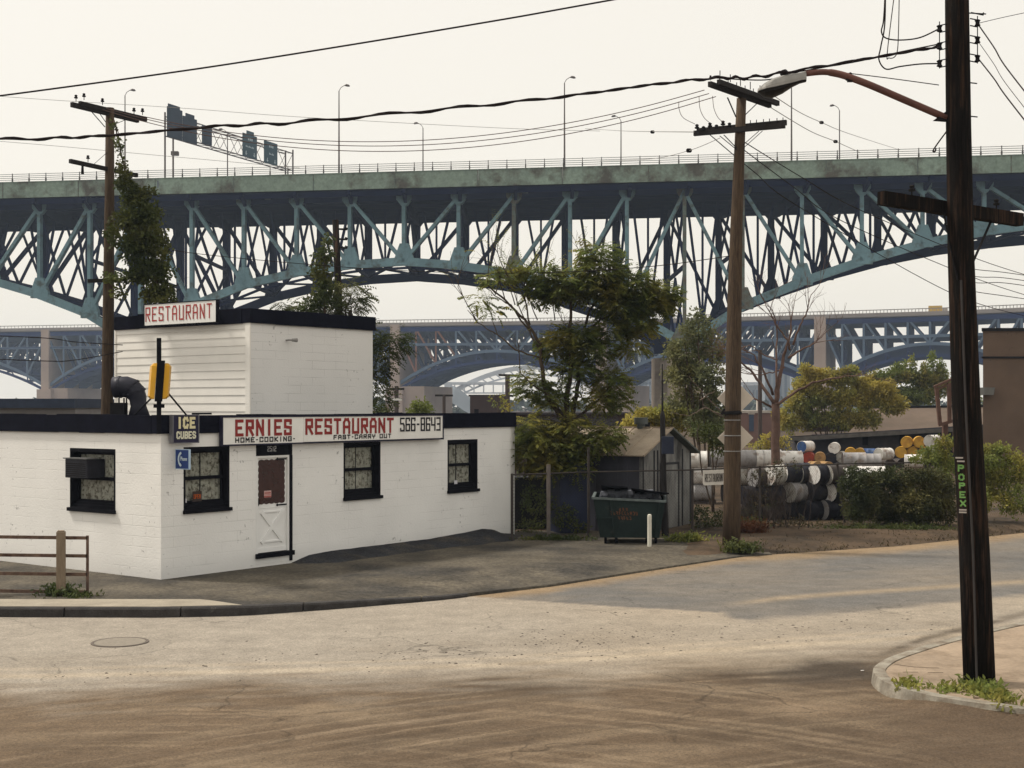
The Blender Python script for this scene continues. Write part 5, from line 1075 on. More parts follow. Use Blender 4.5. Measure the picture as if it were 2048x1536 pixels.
# ================================================================ YARD BESIDE THE RESTAURANT
# --- guard rail at the far left
gl_ = G(121, 1191, 0); gr = empty('guard_railing', gl_, 'low rusty steel railing with a square wooden post at the far left, standing in weeds', 'railing')
Yg = gl_.y; Pg = lambda px, py, dy=0.: P(px, py, Yg + dy)
M_post = mat('tan_post', (.20, .155, .11), .85, .2, 5, .4, stretch=(6, 6, 1)); M_rr = mat('rusty_rail', (.13, .085, .062), .75, .3, 6, .3, (.06, .03, .025), 5)
m = MB(); m.box(Pg(122, 1128), .155, .155, 1.13, .3); m.box(Pg(122, 1062), .12, .12, .02, .3); bevel(m.build('post', M_post, gr), .012)
for y0 in (1075, 1111, 1148, 1183):
    m = MB(); m.beam(Pg(-140, y0 - 3, .1), Pg(175, y0 + 1, .1), .02, .058); m.build('rail', M_rr, gr)
m = MB(); m.beam(Pg(175, 1071, .1), Pg(175, 1188, .1), .045, .02); m.build('end_bar', M_rr, gr)
m = MB(); m.box(Pg(-60, 1128), .15, .15, 1.1, .3); m.build('post', M_post, gr)
# --- shed
S0 = Vector((3.10, 35.3, 0)); SG = Vector((1.55, 2.15, 0)); SGl = SG.length; SGd = SG.normalized(); SL = Vector((-SGd.y, SGd.x, 0)); SLl = 2.55; ze, zr = 2.02, 2.64
sh = empty('shed', S0, 'small grey metal shed with a rusty tan pitched roof behind the dumpster', 'shed')
M_shed = mat('weathered_grey_board', (.20, .198, .19), .85, .25, 1.5, .3, (.05, .048, .047), 2.2, .58, .12, stretch=(1, 1, .35), grain=.1); M_shedl = mat('shaded_shed_wall', (.06, .06, .078), .85, .25, 1.5, .3, stretch=(1, 1, .35))  # side wall colour darkened for the shade of eave and tree
M_rust = mat('rusty_tin_roof', (.38, .31, .235), .8, .25, 1.5, .3, (.24, .16, .11), 1.4, .66, .06, grain=.08)
Sg = lambda t, z, o=0.: S0 + SGd * t + Vector((SGd.y, -SGd.x, 0)) * o + Z3 * z
Sl = lambda t, z, o=0.: S0 + SL * t - SGd * o + Z3 * z
m = MB(); m.prism([Sg(0, -.1), Sg(SGl, -.1), Sg(SGl, ze), Sg(SGl / 2, zr), Sg(0, ze)], SL * .08); m.prism([v + SL * SLl for v in (Sg(0, -.1), Sg(SGl, -.1), Sg(SGl, ze), Sg(SGl / 2, zr), Sg(0, ze))], SL * .08); m.build('gable_wall', M_shed, sh)
m = MB(); bar(m, Sl, .081, SLl - .001, -.1, ze - .01, -.06, .0); m.frame(Sg(SGl, -.1) + SL * .081, SL * (SLl - .081), -SGd * .06, Z3 * (ze + .09)); m.build('side_wall', M_shedl, sh)
m = MB()
for t in (.75, 1.45, 2.1): bar(m, Sl, t - .02, t + .02, 0, ze - .05, .0, .02)
bar(m, Sl, .45, 1.35, .9, 1.75, 0, .012); m.build('wall_batten', M_shedl, sh)
m = MB()
for t in (.05, .62, .80, SGl - .5, SGl - .05): bar(m, Sg, t - .022, t + .022, 0, ze + .02 if t in (.05, SGl - .05) else ze + .1, 0, .022)
m.build('wall_batten', mat('batten_dark', (.03, .03, .033), .8, .2), sh)
m = MB(); bar(m, Sg, 1.0, 1.86, 0.02, 1.72, .0, .03); dd_ = m.build('door', M_shed, sh); m = MB(); bar(m, Sg, .93, .995, 0, 1.78, 0, .04); bar(m, Sg, 1.865, 1.93, 0, 1.78, 0, .04); bar(m, Sg, .995, 1.865, 1.725, 1.78, 0, .04); m.build('door_frame', mat('batten_dark', None), dd_)
m = MB(); ov = .18; e0 = -SGd * .16; ed = -Z3 * .06
def roofp(side):
    s_ = 1 if side else 0; a = Sg(SGl if side else 0, ze); r_ = Sg(SGl / 2, zr); d_ = (a - r_).normalized(); q0 = r_ - SL * ov + Z3 * .045; q1 = a + d_ * .2 - SL * ov + Z3 * .045; return q0, q1
for side in (0, 1):
    q0, q1 = roofp(side); m = MB(); ext = SL * (SLl + 2 * ov + .08); nrm = (q1 - q0).cross(ext).normalized(); nrm = nrm if nrm.z > 0 else -nrm
    m.prism([q0, q1, q1 + ext, q0 + ext], nrm * .03)
    for i in range(6): p = q0 + ext * (i / 5.001) + nrm * .028; p2 = q1 + ext * (i / 5.001) + nrm * .028; m.beam(p + SL * .02, p2 + SL * .02, .04, .045, up=nrm)
    m.build('roof', M_rust if side == 0 else mat('grey_green_tin', (.11, .125, .115), .7, .2), sh)
q0, _ = roofp(0); m = MB(); m.beam(q0 + Z3 * .035, q0 + SL * (SLl + 2 * ov + .08) + Z3 * .035, .12, .03); m.build('ridge_cap', mat('ridge_tin', (.30, .24, .18), .7, .2), sh)
vq = q0 + SL * 1.0; m = MB(); m.tube([vq, vq + Z3 * .16], .11, 12); m.tube([vq + Z3 * .12, vq + Z3 * .30], .19, 14); m.build('roof_vent', mat('vent_grey', (.09, .10, .10), .6, .2), sh)
m = MB(); vq = Sg(SGl * .86, zr - .1) + SL * 1.2; m.tube([vq, vq + Z3 * .3], .08, 10); m.build('stove_pipe', M_iron, sh)
# --- thin mast with a meter box
mb_ = P(1331, 1080, 34.2); mb_.z = -.05; ma = empty('service_mast', mb_, 'thin black service mast with a dark meter box in front of the shed gable', 'mast')
m = MB(); Ys_ = 34.2; m.tube([mb_, P(1327, 960, Ys_), P(1325, 830, Ys_), P(1325, 822, Ys_), P(1324.5, 728, Ys_)], [.095, .08, .065, .03, .014], 10); m.build('pole', mat('mast_black', (.018, .016, .016), .7, .3), ma)
m = MB(); m.frame(P(1324, 908, 34.05), (.30, 0, 0), (0, .16, 0), (0, 0, .44)); bevel(m.build('meter_box', mat('meter_blue', (.022, .028, .05), .5, .2), ma), .01)
m = MB(); m.frame(P(1330, 1050, 34.1), (.012, 0, 0), (0, .012, 0), (0, 0, 1.7)); m.build('conduit', M_iron, ma)
# --- dumpster
dc = G(1192, 1088, 0); Yd = dc.y; dq_ = lambda px, py, dy=0.: P(px, py, Yd + dy)
dm = empty('dumpster', G(1262, 1090, 0), 'dark green dented dumpster with open black lids and faded orange lettering, beside the white bollard', 'dumpster')
M_dg = mat('dumpster_green', (.010, .019, .018), .7, .3, 1.5, .2, (.03, .034, .03), 3, .66, .06, grain=.15)
bx, by = dq_(1187, 1083).x, dq_(1318, 1083).x; z0, z1 = .14, 1.08; yy = Yd; dep_ = 1.2; m = MB()
sk = Vector((-.08, 0, 0)); fl_ = Vector((dq_(1200, 0).x, yy, z0 + .02)); fr_ = Vector((dq_(1327, 0).x - .10, yy + .02, z0)); tl_ = Vector((dq_(1186, 0).x, yy - .05, z1 + .02)); tr2 = Vector((dq_(1330, 0).x, yy - .02, z1 - .06)); bk = Vector((.12, dep_, .05))
m.add([fl_, fr_, tr2, tl_, fl_ + bk, fr_ + bk, tr2 + bk, tl_ + bk, fl_ + bk * .08 + Z3 * .1, ], [(0, 1, 2, 3), (1, 5, 6, 2), (5, 4, 7, 6), (4, 0, 3, 7), (0, 4, 5, 1)])
body = m.build('body', M_dg, dm); sol = body.modifiers.new('solid', 'SOLIDIFY'); sol.thickness = .03
m = MB(); m.beam(tl_ - (0, .02, 0) if False else tl_ + Vector((0, -.02, 0)), tr2 + Vector((.02, -.02, 0)), .07, .05); m.beam(tr2, tr2 + bk, .07, .05); m.beam(tl_, tl_ + bk, .07, .05); m.build('rim', mat('dumpster_rim', (.10, .12, .12), .5, .3, 5), dm)
m = MB(); 
for u in (.25, .93): a_ = fl_.lerp(fr_, u); b_ = tl_.lerp(tr2, u); m.beam(a_ + Vector((0, -.03, .03)), b_ + Vector((0, -.03, -.03)), .05, .05)
m.beam(fl_.lerp(tl_, .5) + Vector((0, -.035, 0)), fl_.lerp(tl_, .5).lerp(fr_.lerp(tr2, .5), .25) + Vector((0, -.035, 0)), .06, .05)
m.build('rib', M_dg, dm)
for u0, u1, up_ in ((.10, .47, .24), (.52, .99, .20)):
    a_, b_ = tl_.lerp(tr2, u0) + bk, tl_.lerp(tr2, u1) + bk; f0 = a_ - Vector((.1, dep_ * .95, -up_)); f1 = b_ - Vector((.1 - (.1 if u0 > .3 else 0), dep_ * .95, -up_ * (.95 if u0 < .3 else .6)))
    m = MB(); m.prism([a_ + Z3 * .03, b_ + Z3 * .03, f1, f0], (0, 0, .03)); m.build('lid', M_black, dm)
m = MB(); random.seed(3)
for i in range(9): c = tl_.lerp(tr2, .15 + i * .09) + bk * .4 + Z3 * random.uniform(-.05, .08); m.tube([c - Vector((.12, 0, 0)), c - Vector((.06, 0, -.05)), c + Vector((.06, 0, .05)), c + Vector((.13, 0, 0))], [.02, .11, .12, .02], 7)
m.build('rubbish_bag', mat('bag_grey', (.08, .085, .10), .4, .4, 6, .4), dm)
for u in (.10, .28, .80, .95):
    c = fl_.lerp(fr_, u) + Vector((0, .12, 0)); c.z = .075; m = MB(); m.tube([c - Vector((.03, 0, 0)), c + Vector((.03, 0, 0))], .075, 12); m.beam(c, c + Z3 * .1, .04); m.build('wheel', M_black, dm)
k = MB(); fx_ = (fr_ - fl_).normalized(); fu = (tl_ - fl_).normalized(); nrm = Vector((0, -1, .05)); o_ = fl_.lerp(fr_, .5)
for s_, u, v, w_, h in (('HAULING', .36, .66, .30, .08), ('CLEVELAND', .27, .52, .50, .10), ('OHIO', .38, .38, .28, .09)): pass
random.seed(11)      # faded stencil: worn strokes, no longer readable
for v, u0, u1, h in ((.69, .40, .58, .07), (.58, .25, .72, .085), (.46, .36, .60, .08)):
    n = int((u1 - u0) / .045)
    for i in range(n):
        q = fl_ + (fr_ - fl_) * lerp(u0, u1, i / n) + (tl_ - fl_) * v + Vector((0, -.02 - .03, 0)); w_ = .03; 
        for (a, b, c, d) in random.sample([(0, 0, .012, h), (.028, 0, .040, h), (0, h - .012, .04, h), (0, h * .45, .04, h * .45 + .012), (0, 0, .04, .012)], 3): k.frame(q + fx_ * a + fu * b, fx_ * (c - a), Vector((0, .004 + random.random() * .001, 0)), fu * (d - b))
k.build('faded_stencil', mat('faded_orange', (.16, .06, .025), .8, .4, 14), dm)
# --- white bollard
bp_ = G(1299, 1093, 0); m = MB(); m.tube([bp_ + Z3 * z_ for z_ in (-.03, .02, .70, .745, .76)], [.052, .05, .05, .046, .02], 12); tag(m.build('bollard', mat('bollard_white', (.62, .60, .52), .7, .1, 6, .2, (.3, .26, .2), 6, .68, .08), loc=bp_, smooth=False), 'short round white bollard standing in front of the dumpster', 'bollard')
# --- chain-link fence
FP = [Vector((P(1024, 0, 33.0).x, 33.0, 0)), Vector((P(1097, 0, 33.4).x, 33.4, 0)), Vector((P(1177, 0, 33.9).x, 33.9, 0)), Vector((P(1385, 0, 35.0).x, 35.0, 0)), Vector((P(1520, 0, 36.2).x, 36.2, 0)), Vector((P(1690, 0, 37.8).x, 37.8, 0)), Vector((P(1850, 0, 39.3).x, 39.3, 0)), Vector((P(2060, 0, 41.4).x, 41.4, 0))]
fe = empty('chain_link_fence', FP[0], 'rusty chain link fence with a thin top rail before the shed and drums', 'fence')
M_frail = mat('fence_iron', (.05, .042, .038), .8, .3, 4); M_mesh = mat('fence_wire', (.06, .055, .05), .7, .2)
hr = [1.62, 1.63, 1.64, 1.64, 1.66, 1.68, 1.66, 1.66]
m = MB(); m.tube([p + Z3 * h for p, h in zip(FP, hr)], .022, 6); m.build('top_rail', M_frail, fe)
for i, p in enumerate(FP):
    m = MB(); top_ = hr[i] + (.22 if i == 1 else .62 if i == 2 else .03); ln = Vector((-.22, 0, 0)) if i == 5 else Vector((0, 0, 0)); m.tube([p + Z3 * -.05, p + ln + Z3 * top_], .05 if i == 1 else .032, 8)
    m.build('fence_post', M_frail if i != 1 else mat('grey_pipe', (.13, .11, .10), .7, .2), fe)
m = MB(); rr = .0013; 
for p, q in zip(FP, FP[1:]):
    L = (q - p).length; d = (q - p) / L; stp = .085; n = int((L + 1.6) / stp)
    for i in range(n):
        for sg_ in (1, -1):
            s0 = i * stp - (1.6 if sg_ > 0 else 0); a0, a1 = max(s0, 0) if sg_ > 0 else min(s0, L), 0
            if sg_ > 0: sA, zA = (s0, 0) if s0 >= 0 else (0, -s0); sB, zB = (s0 + 1.6, 1.6) if s0 + 1.6 <= L else (L, L - s0)
            else: sA, zA = (s0, 0) if s0 <= L else (L, s0 - L); sB, zB = (s0 - 1.6, 1.6) if s0 - 1.6 >= 0 else (0, s0)
            if zB <= zA or sA < 0 or sB < 0 or sA > L + .01 or sB > L + .01: continue
            A_ = p + d * sA + Z3 * zA; B_ = p + d * sB + Z3 * zB; nn_ = Vector((-d.y, d.x, 0)) * .004 * sg_; u = (B_ - A_).normalized(); w_ = Vector((-u.z * d.x, -u.z * d.y, abs(u.dot(d)) * (1 if u.dot(d) > 0 else -1))).normalized() * rr
            m.quad(A_ - w_ + nn_, B_ - w_ + nn_, B_ + w_ + nn_, A_ + w_ + nn_)
m.build('wire_mesh', M_mesh, fe)
# small RESTAURANT sign on the fence
q = P(1406, 971, 33.5); e = P(1452, 969, 33.5); m = MB(); hh = .37; w_ = (e - q); pts = []
for (cx_, cz_, a0) in ((.05, .05, 180), (w_.length - .05, .05, 270), (w_.length - .05, hh - .05, 0), (.05, hh - .05, 90)):
    for k_ in range(4): a_ = R(a0 + k_ * 30); pts.append(q + w_.normalized() * (cx_ + .05 * math.cos(a_)) + Z3 * (cz_ + .05 * math.sin(a_)))
fs_ = empty('fence_sign', q, 'small white rounded RESTAURANT sign hung on the fence left of the middle utility pole', 'sign'); m.prism(pts, (0, .02, 0)); m.build('board', mat('fence_sign_white', (.62, .59, .54), .6, .1, 4), fs_)
k = MB(); lettering(k, 'RESTAURANT', q + Vector((.045, 0, .085)), w_.normalized(), Z3, Vector((0, -1, 0)), w_.length - .08, .20, .013, 2.8); k.build('lettering', mat('sign_brown_black', (.03, .022, .02), .7), fs_)
# --- drums
M_dr = {n: mat('drum_' + n, c, .5, .22, 2.5, .15, c2, 3.2, .56, .05) for n, c, c2 in (('white', (.66, .64, .61), (.36, .30, .26)), ('grey', (.30, .29, .29), (.2, .17, .15)), ('dark', (.012, .013, .022), (.03, .025, .025)), ('brown', (.045, .035, .030), (.04, .03, .03)), ('blue', (.035, .075, .19), (.03, .06, .12)), ('red', (.30, .05, .028), (.2, .04, .03)),
     ('yellow', (.52, .30, .045), (.42, .22, .04)), ('ochre', (.33, .20, .08), (.2, .12, .06)), ('silver', (.36, .35, .32), (.25, .22, .19)))}
DPROTO = {}
def drum_proto(body, head, rim='grey'):
    key = (body, head)
    if key in DPROTO: return DPROTO[key]
    r, L = .29, .88; o = bpy.data.objects.new('drum', None); ORG[o.name] = Vector((0, 0, 0)); COL.objects.link(o)
    prof = [(-.44, r), (-.43, r + .012), (-.415, r + .012), (-.41, r - .002), (-.15, r), (-.14, r + .010), (-.125, r), (.125, r), (.14, r + .010), (.15, r), (.41, r - .002), (.415, r + .012), (.43, r + .012), (.44, r)]
    m = MB(); m.tube([Vector((0, y, 0)) for y, _ in prof], [q for _, q in prof], 20, caps=False); m.build('body', M_dr[body], o, smooth=True)
    for y, y2, sg2 in ((-.43, -.428, -1), (.428, .43, 1)):
        m = MB(); m.tube([Vector((0, y, 0)), Vector((0, y2, 0))], r - .001, 20)
        for c in ((.14, .1), (-.16, -.08)): m.tube([Vector((c[0], .43 * sg2, c[1])), Vector((c[0], .437 * sg2, c[1]))], .028, 8)
        hd = m.build('lid', M_dr[head], o)
    DPROTO[key] = [o, False]; return DPROTO[key]
def drum(px, py, Y, ang, body, head, label, tilt=0., grp='drums piled behind the fence'):
    pr = drum_proto(body, head); q = P(px, py, Y)
    if pr[1]: o = pr[0].copy(); COL.objects.link(o); [ (lambda c: (COL.objects.link(c), setattr(c, 'parent', o)))(ch.copy()) for ch in pr[0].children ]
    else: o = pr[0]; pr[1] = True
    o.location = q; o.rotation_euler = (R(tilt), R(random.uniform(0, 360)) * 0, R(ang)); tag(o, label, 'drum', grp); return o
# far heap, end-on
yl = 71
def row(items, Y, ang=12):
    for px, py, b_, h_, lab in items: drum(px, py, Y, (-44 if h_ == 'blue' and b_ == 'white' else ang) + random.uniform(-4, 4), b_, h_, lab)
row([(1612, 893, 'white', 'blue', 'white drum with a blue lid on top of the far heap above the red drum'), (1669, 896, 'white', 'white', 'round white drum lying on top of the far heap, right of the blue lid'), (1618, 915, 'red', 'red', 'red drum lying end-on below the blue lidded one'), (1640, 915, 'ochre', 'ochre', 'ochre drum lying end-on beside the red one'), (1662, 916, 'dark', 'dark', 'dark grey drum lying end-on right of the ochre one'),
     (1684, 914, 'silver', 'silver', 'silver drum lying end-on behind the long grey drums'), (1701, 906, 'yellow', 'yellow', 'left of two half hidden orange yellow drums above the long grey drums'), (1720, 907, 'ochre', 'yellow', 'right of two half hidden orange yellow drums above the long grey drums')], 71, -15)
row([(1744, 908, 'blue', 'blue', 'blue drum with a pale top lying between the orange and the silver drums')], 71, 62)
row([(1768, 908, 'white', 'silver', 'silver lidded drum with a white body right of the blue drum')], 66, -52)
row([(1803, 904, 'yellow', 'yellow', 'bottom left yellow drum of the yellow stack'), (1826, 905, 'yellow', 'yellow', 'bottom middle yellow drum of the yellow stack'), (1848, 905, 'yellow', 'yellow', 'bottom right yellow drum of the yellow stack, half hidden by a tan one'), (1814, 884, 'yellow', 'yellow', 'top left yellow drum of the yellow stack'), (1838, 884, 'yellow', 'yellow', 'top right yellow drum of the yellow stack')], 70, -17)
row([(1866, 882, 'white', 'silver', 'white dented drum on top of the heap right of the yellow drums'), (1865, 905, 'silver', 'silver', 'tan drum under the white one at the right of the yellow stack')], 66, -40)
row([(1629, 934, 'ochre', 'ochre', 'ochre drum in the bottom row under the red one'), (1651, 934, 'ochre', 'ochre', 'ochre drum in the bottom row under the dark grey one')], 70, 10)
row([(x, 928, 'brown', 'brown', 'brown drum in the bottom row of the far heap, its end showing above the hedge') for x in (1775, 1798, 1822, 1846)], 72, 5)
row([(1830, 922, 'white', 'silver', 'small white crumpled drum just above the hedge below the yellow stack')], 60, 70)
# middle rows lying crosswise
for px, py, b_, lab in ((1388, 919, 'white', 'white drum lying crosswise at the top of the pile beside the shed'), (1446, 917, 'grey', 'grey drum lying crosswise behind the middle utility pole, top row'), (1500, 917, 'grey', 'grey drum lying crosswise right of the middle utility pole, top row'), (1536, 917, 'white', 'white drum lying crosswise behind the bare tree, top row'), (1577, 919, 'white', 'white drum lying crosswise left of the red drum, top row'),
        (1410, 951, 'white', 'white drum lying crosswise in the second row beside the fence sign'), (1470, 953, 'silver', 'silver drum lying crosswise in the second row behind the middle utility pole'), (1530, 951, 'grey', 'grey drum lying crosswise in the second row behind the bare tree'), (1588, 951, 'grey', 'grey drum lying crosswise in the second row near the pale lids'), (1398, 985, 'grey', 'grey drum lying crosswise in the third row beside the shed'), (1405, 1016, 'brown', 'brown drum lying crosswise in the fourth row beside the shed'), (1470, 986, 'dark', 'dark drum lying crosswise in the third row behind the middle utility pole')):
    drum(px, py, 45.5, 88 + random.uniform(-5, 5), b_, b_ if b_ != 'white' else 'grey', lab)
for px, py, Y, lab in ((1708, 920, 52, 'long grey ribbed drum lying on top of the heap, left one of the pair'), (1738, 922, 52.5, 'long grey ribbed drum lying on top of the heap, right one of the pair')): drum(px, py, Y, 86, 'grey', 'brown', lab)
for px, lab in ((1700, 'pale drum lying crosswise under the long grey pair, left'), (1745, 'pale drum lying crosswise under the long grey pair, right')): drum(px, 948, 50, 84, 'white', 'silver', lab)
# near heap: lids facing left
A1 = 62
for px, py, b_, h_, lab in ((1590, 946, 'dark', 'white', 'white scuffed lid of the leftmost near drum, behind twigs'), (1622, 948, 'dark', 'silver', 'grey lidded near drum at the fence rail, second from the left'), (1650, 948, 'dark', 'white', 'white lidded near drum at the fence rail, third from the left'), (1680, 949, 'brown', 'silver', 'near drum with a pale tan lid and brown body at the fence rail'), (1708, 955, 'white', 'white', 'white near drum behind the leaning fence post'),
        (1680, 983, 'dark', 'white', 'near drum with the cleanest white lid, second row below the rail'), (1640, 984, 'dark', 'dark', 'dark near drum in the second row left of the cleanest white lid'), (1710, 988, 'silver', 'white', 'pale near drum in the second row behind the leaning fence post'), (1672, 1019, 'dark', 'grey', 'near drum with a dim grey lid in the bottom row'), (1630, 1020, 'dark', 'dark', 'dark near drum in the bottom row left of the dim grey lid'), (1600, 984, 'grey', 'silver', 'grey near drum in the second row among twigs'),
        (1562, 950, 'silver', 'white', 'pale near drum under the rail right of the middle pole'), (1530, 955, 'brown', 'grey', 'brown near drum with a grey lid right of the middle pole'), (1545, 990, 'dark', 'dark', 'dark near drum in the second row right of the middle pole'), (1510, 992, 'dark', 'dark', 'dark near drum close behind the middle pole, second row'), (1575, 1022, 'dark', 'dark', 'dark near drum in the bottom row among twigs'), (1535, 1026, 'brown', 'dark', 'brown near drum in the bottom row right of the middle pole'), (1495, 1028, 'brown', 'dark', 'brown near drum in the bottom row beside the middle pole'), (1712, 1022, 'dark', 'dark', 'dark near drum in the bottom row at the edge of the hedge')):
    drum(px, py, 39.3 + random.uniform(-.15, .15), -A1 + random.uniform(-6, 6), b_, h_, lab)
# --- dark junk and blue panel behind the fence left of the shed
m = MB(); q = P(1120, 1075, 34.9); q.z = -.05; m.frame(q, (.75, .25, 0), (-.25, .75, 0), (0, 0, 1.95)); bl_ = bevel(m.build('steel_cabinet', mat('cabinet_navy', (.016, .022, .05), .6, .3, 2), loc=q), .02); tag(bl_, 'tall dark navy steel cabinet behind the fence, left of the shed', 'cabinet')
m = MB(); q = P(1028, 1075, 36.5); q.z = -.05; m.frame(q, (1.1, .3, 0), (-.2, .8, 0), (0, 0, 1.42)); jk = m.build('scrap_bin', mat('bin_black', (.012, .013, .018), .7, .3, 2, .3), loc=q); tag(bevel(jk, .03), 'low black scrap bin behind the fence at the restaurant wall', 'bin')
for i, (px, c) in enumerate(((1045, (.10, .10, .13)), (1056, (.12, .12, .15)), (1070, (.14, .07, .03)), (1083, (.12, .08, .04)))):
    q = P(px, 963, 36.9); m = MB(); m.tube([q + Vector((-.1, 0, -.08)), q + Vector((0, .02, .03)), q + Vector((.12, .05, -.05))], [.03, .13, .04], 8); tag(m.build('scrap_bundle', mat('scrap_%d' % i, c, .7, .3, 6, .5), loc=q), ['grey cloth bundle leftmost on the black scrap bin', 'second grey cloth bundle on the black scrap bin', 'rusty bundle third on the black scrap bin', 'brown bundle rightmost on the black scrap bin'][i], 'bundle')
# ================================================================ BACKGROUND BUILDINGS
def bldg(name, px0, px1, ytop, Y, depth, M, label, cat='building', zt=None, skew=0., ybase=None):
    a = P(px0, ytop, Y); b_ = P(px1, ytop, Y + skew); a.z = b_.z = (a.z if zt is None else zt); o = empty(name, Vector((a.x, a.y, 0)), label, cat); d = b_ - a; nn_ = Vector((-d.y, d.x, 0)).normalized(); m = MB(); m.frame(Vector((a.x, a.y, -.2)), d, nn_ * depth, Z3 * (a.z + .2)); m.build('wall', M, o); return o, Vector((a.x, a.y, 0)), d, nn_, a.z
M_bd = mat('brown_wall', (.060, .045, .045), .9, .2, .5); M_blk = mat('slate_roof', (.05, .045, .05), .9, .2, .5)
o, a, d, nn_, zt = bldg('brick_building', 940, 1012, 793, 88, 9, M_bd, 'small dark brown flat building under the distant arch')
m = MB(); m.frame(a + Z3 * zt - d.normalized() * .1, d * 1.03, nn_ * 9.2, Z3 * .12); m.build('roof', M_blk, o); m = MB(); q = a + d * .12 + Z3 * 2.3 - nn_ * .03; m.frame(q, d * .12, nn_ * .05, Z3 * .8); m.build('window', M_black, o)
o, a, d, nn_, zt = bldg('long_warehouse', 1022, 1262, 829, 62, 9, M_bd, 'long low dark warehouse roofline behind the leafy tree')
m = MB(); m.frame(a + Z3 * zt - nn_ * .2, d * 1.0, nn_ * 9.4, Z3 * .10); m.frame(a + Z3 * (zt - .9) - nn_ * .03, d * .9, nn_ * .03, Z3 * .75); m.build('roof', M_blk, o)
for i in range(5): m = MB(); m.frame(a + d * (.08 + .18 * i) + Z3 * 1.0 - nn_ * .04, d * .08, nn_ * .05, Z3 * .8); m.build('window', M_black, o)
o, a, d, nn_, zt = bldg('flat_building', -60, 150, 816, 52, 8, mat('grey_render', (.18, .17, .165), .9, .1), 'low grey building with a dark roof band behind the far left roof')
m = MB(); m.frame(a + Z3 * zt - nn_ * .3, d * 1.02, nn_ * 8.6, Z3 * .36); m.build('roof', mat('roof_slate_blue', (.03, .04, .065), .8, .2), o)
m = MB(); m.frame(a + d * .3 + Z3 * (zt - 1.4) - nn_ * .03, d * .1, nn_ * .05, Z3 * .8); m.build('window', M_black, o)
M_brk = brickmat('red_brick', (.17, .10, .085), (1, 0, 0), .22, .075, 1.35, .15, .6, .1)
o, a, d, nn_, zt = bldg('brick_building', 1478, 1545, 826, 112, 8, M_brk, 'hazy red brick building with one window, right of the middle utility pole')
m = MB(); m.frame(a + Z3 * zt - d.normalized() * .1 - nn_ * .1, d * 1.04, nn_ * 8.3, Z3 * .2); m.frame(a + d * .55 + Z3 * (zt + .2), d * .10, nn_ * .6, Z3 * .9); m.build('roof', mat('pale_coping', (.42, .38, .34), .9), o); m = MB(); m.frame(a + d * .30 + Z3 * 1.2 - nn_ * .05, d * .14, nn_ * .06, Z3 * 1.4); m.build('window', mat('blue_window', (.05, .07, .11), .3), o)
m = MB(); m.frame(a + d * .27 + Z3 * 2.6 - nn_ * .06, d * .20, nn_ * .06, Z3 * .18); m.build('lintel', mat('pale_coping', None), o)
# long dark shed behind the drums, its pitched neighbour, the brick building at the right edge
Yl2 = 78; a = P(1574, 874, Yl2); b_ = P(2120, 842, Yl2 - 8); o = empty('long_shed', Vector((a.x, a.y, 0)), 'long dark timber shed with a thin roof edge behind the coloured drums', 'shed'); d = b_ - a; dn_ = Vector((-d.y, d.x, 0)).normalized()
m = MB(); m.add([Vector((a.x + .6, a.y, -.2)), Vector((b_.x, b_.y, -.2)), b_ - Z3 * .25, a + Vector((.6, 0, -.25)), Vector((a.x + .6, a.y + 9, -.2)), Vector((b_.x, b_.y + 9, -.2)), b_ + Vector((0, 9, -.25)), a + Vector((.6, 9, -.25))], [(0, 1, 2, 3), (1, 5, 6, 2), (5, 4, 7, 6), (4, 0, 3, 7)]); m.build('wall', mat('dark_timber', (.030, .030, .036), .9, .35, .6, .3, (.075, .06, .055), .35, .6, .1), o)
m = MB(); m.frame(a - dn_ * .5 - Z3 * .24, d, dn_ * 10, Z3 * .22); m.build('roof', mat('roof_grey', (.07, .065, .06), .9, .3), o)
for t in (.30, .44, .58, .7): m = MB(); m.frame(Vector((a.x, a.y, 0)) + Vector((d.x, d.y, 0)) * t + Z3 * 1.1 - dn_ * .06, Vector((d.x, d.y, 0)) * .02, dn_ * .05, Z3 * .7); m.build('window', M_black, o)
a = P(1742, 816, 95); b_ = P(2120, 812, 95); o = empty('pitched_house', Vector((a.x, a.y, 0)), 'house with a broad plain tan brown pitched roof behind the long dark shed', 'house'); z_ = a.z
m = MB(); e0, e1 = P(1690, 872, 88), P(2130, 866, 88); m.add([e0, e1, b_, a, e0 + Vector((0, 14, 0)), e1 + Vector((0, 14, 0))], [(0, 1, 2, 3), (3, 2, 5, 4)]); ro = m.build('roof', mat('tan_brown_roof', (.125, .092, .070), .9, .15, .3, .2, (.095, .07, .052), .2), o)
m = MB(); m.frame(Vector((e0.x + .5, 88.6, -.2)), (e1.x - e0.x - 1, 0, 0), (0, 12, 0), (0, 0, e0.z + .1)); m.build('wall', M_bd, o); m = MB(); m.beam(a + Z3 * .06, b_ + Z3 * .06, .3, .14); m.build('ridge_cap', M_iron, o)
a = P(1966, 662, 64); o = empty('brick_building', Vector((a.x, a.y, 0)), 'tall tan brick building at the right edge behind the foreground pole', 'building')
m = MB(); m.frame(Vector((a.x, a.y, -.2)), (9, 0, 0), (3.4, 9, 0), (0, 0, a.z + .2)); m.build('wall', brickmat('tan_brick', (.13, .088, .062), (1, 0, 0), .22, .075, 1.3, .2, .6, .1), o); m = MB(); m.frame(Vector((a.x - .1, a.y - .1, a.z)), (9, 0, 0), (3.4, 9, 0), (0, 0, .14)); m.frame(Vector((a.x - .06, a.y - .06, a.z - 1.3)), (9, 0, 0), (0, .1, 0), (0, 0, .09)); m.build('cornice', M_iron, o)
m = MB(); q = P(1972, 790, 63.8); m.tube([q, q + Z3 * .35], [.35, .42], 12); m.build('wall_tank', mat('tank_grey', (.16, .16, .15), .6), o)
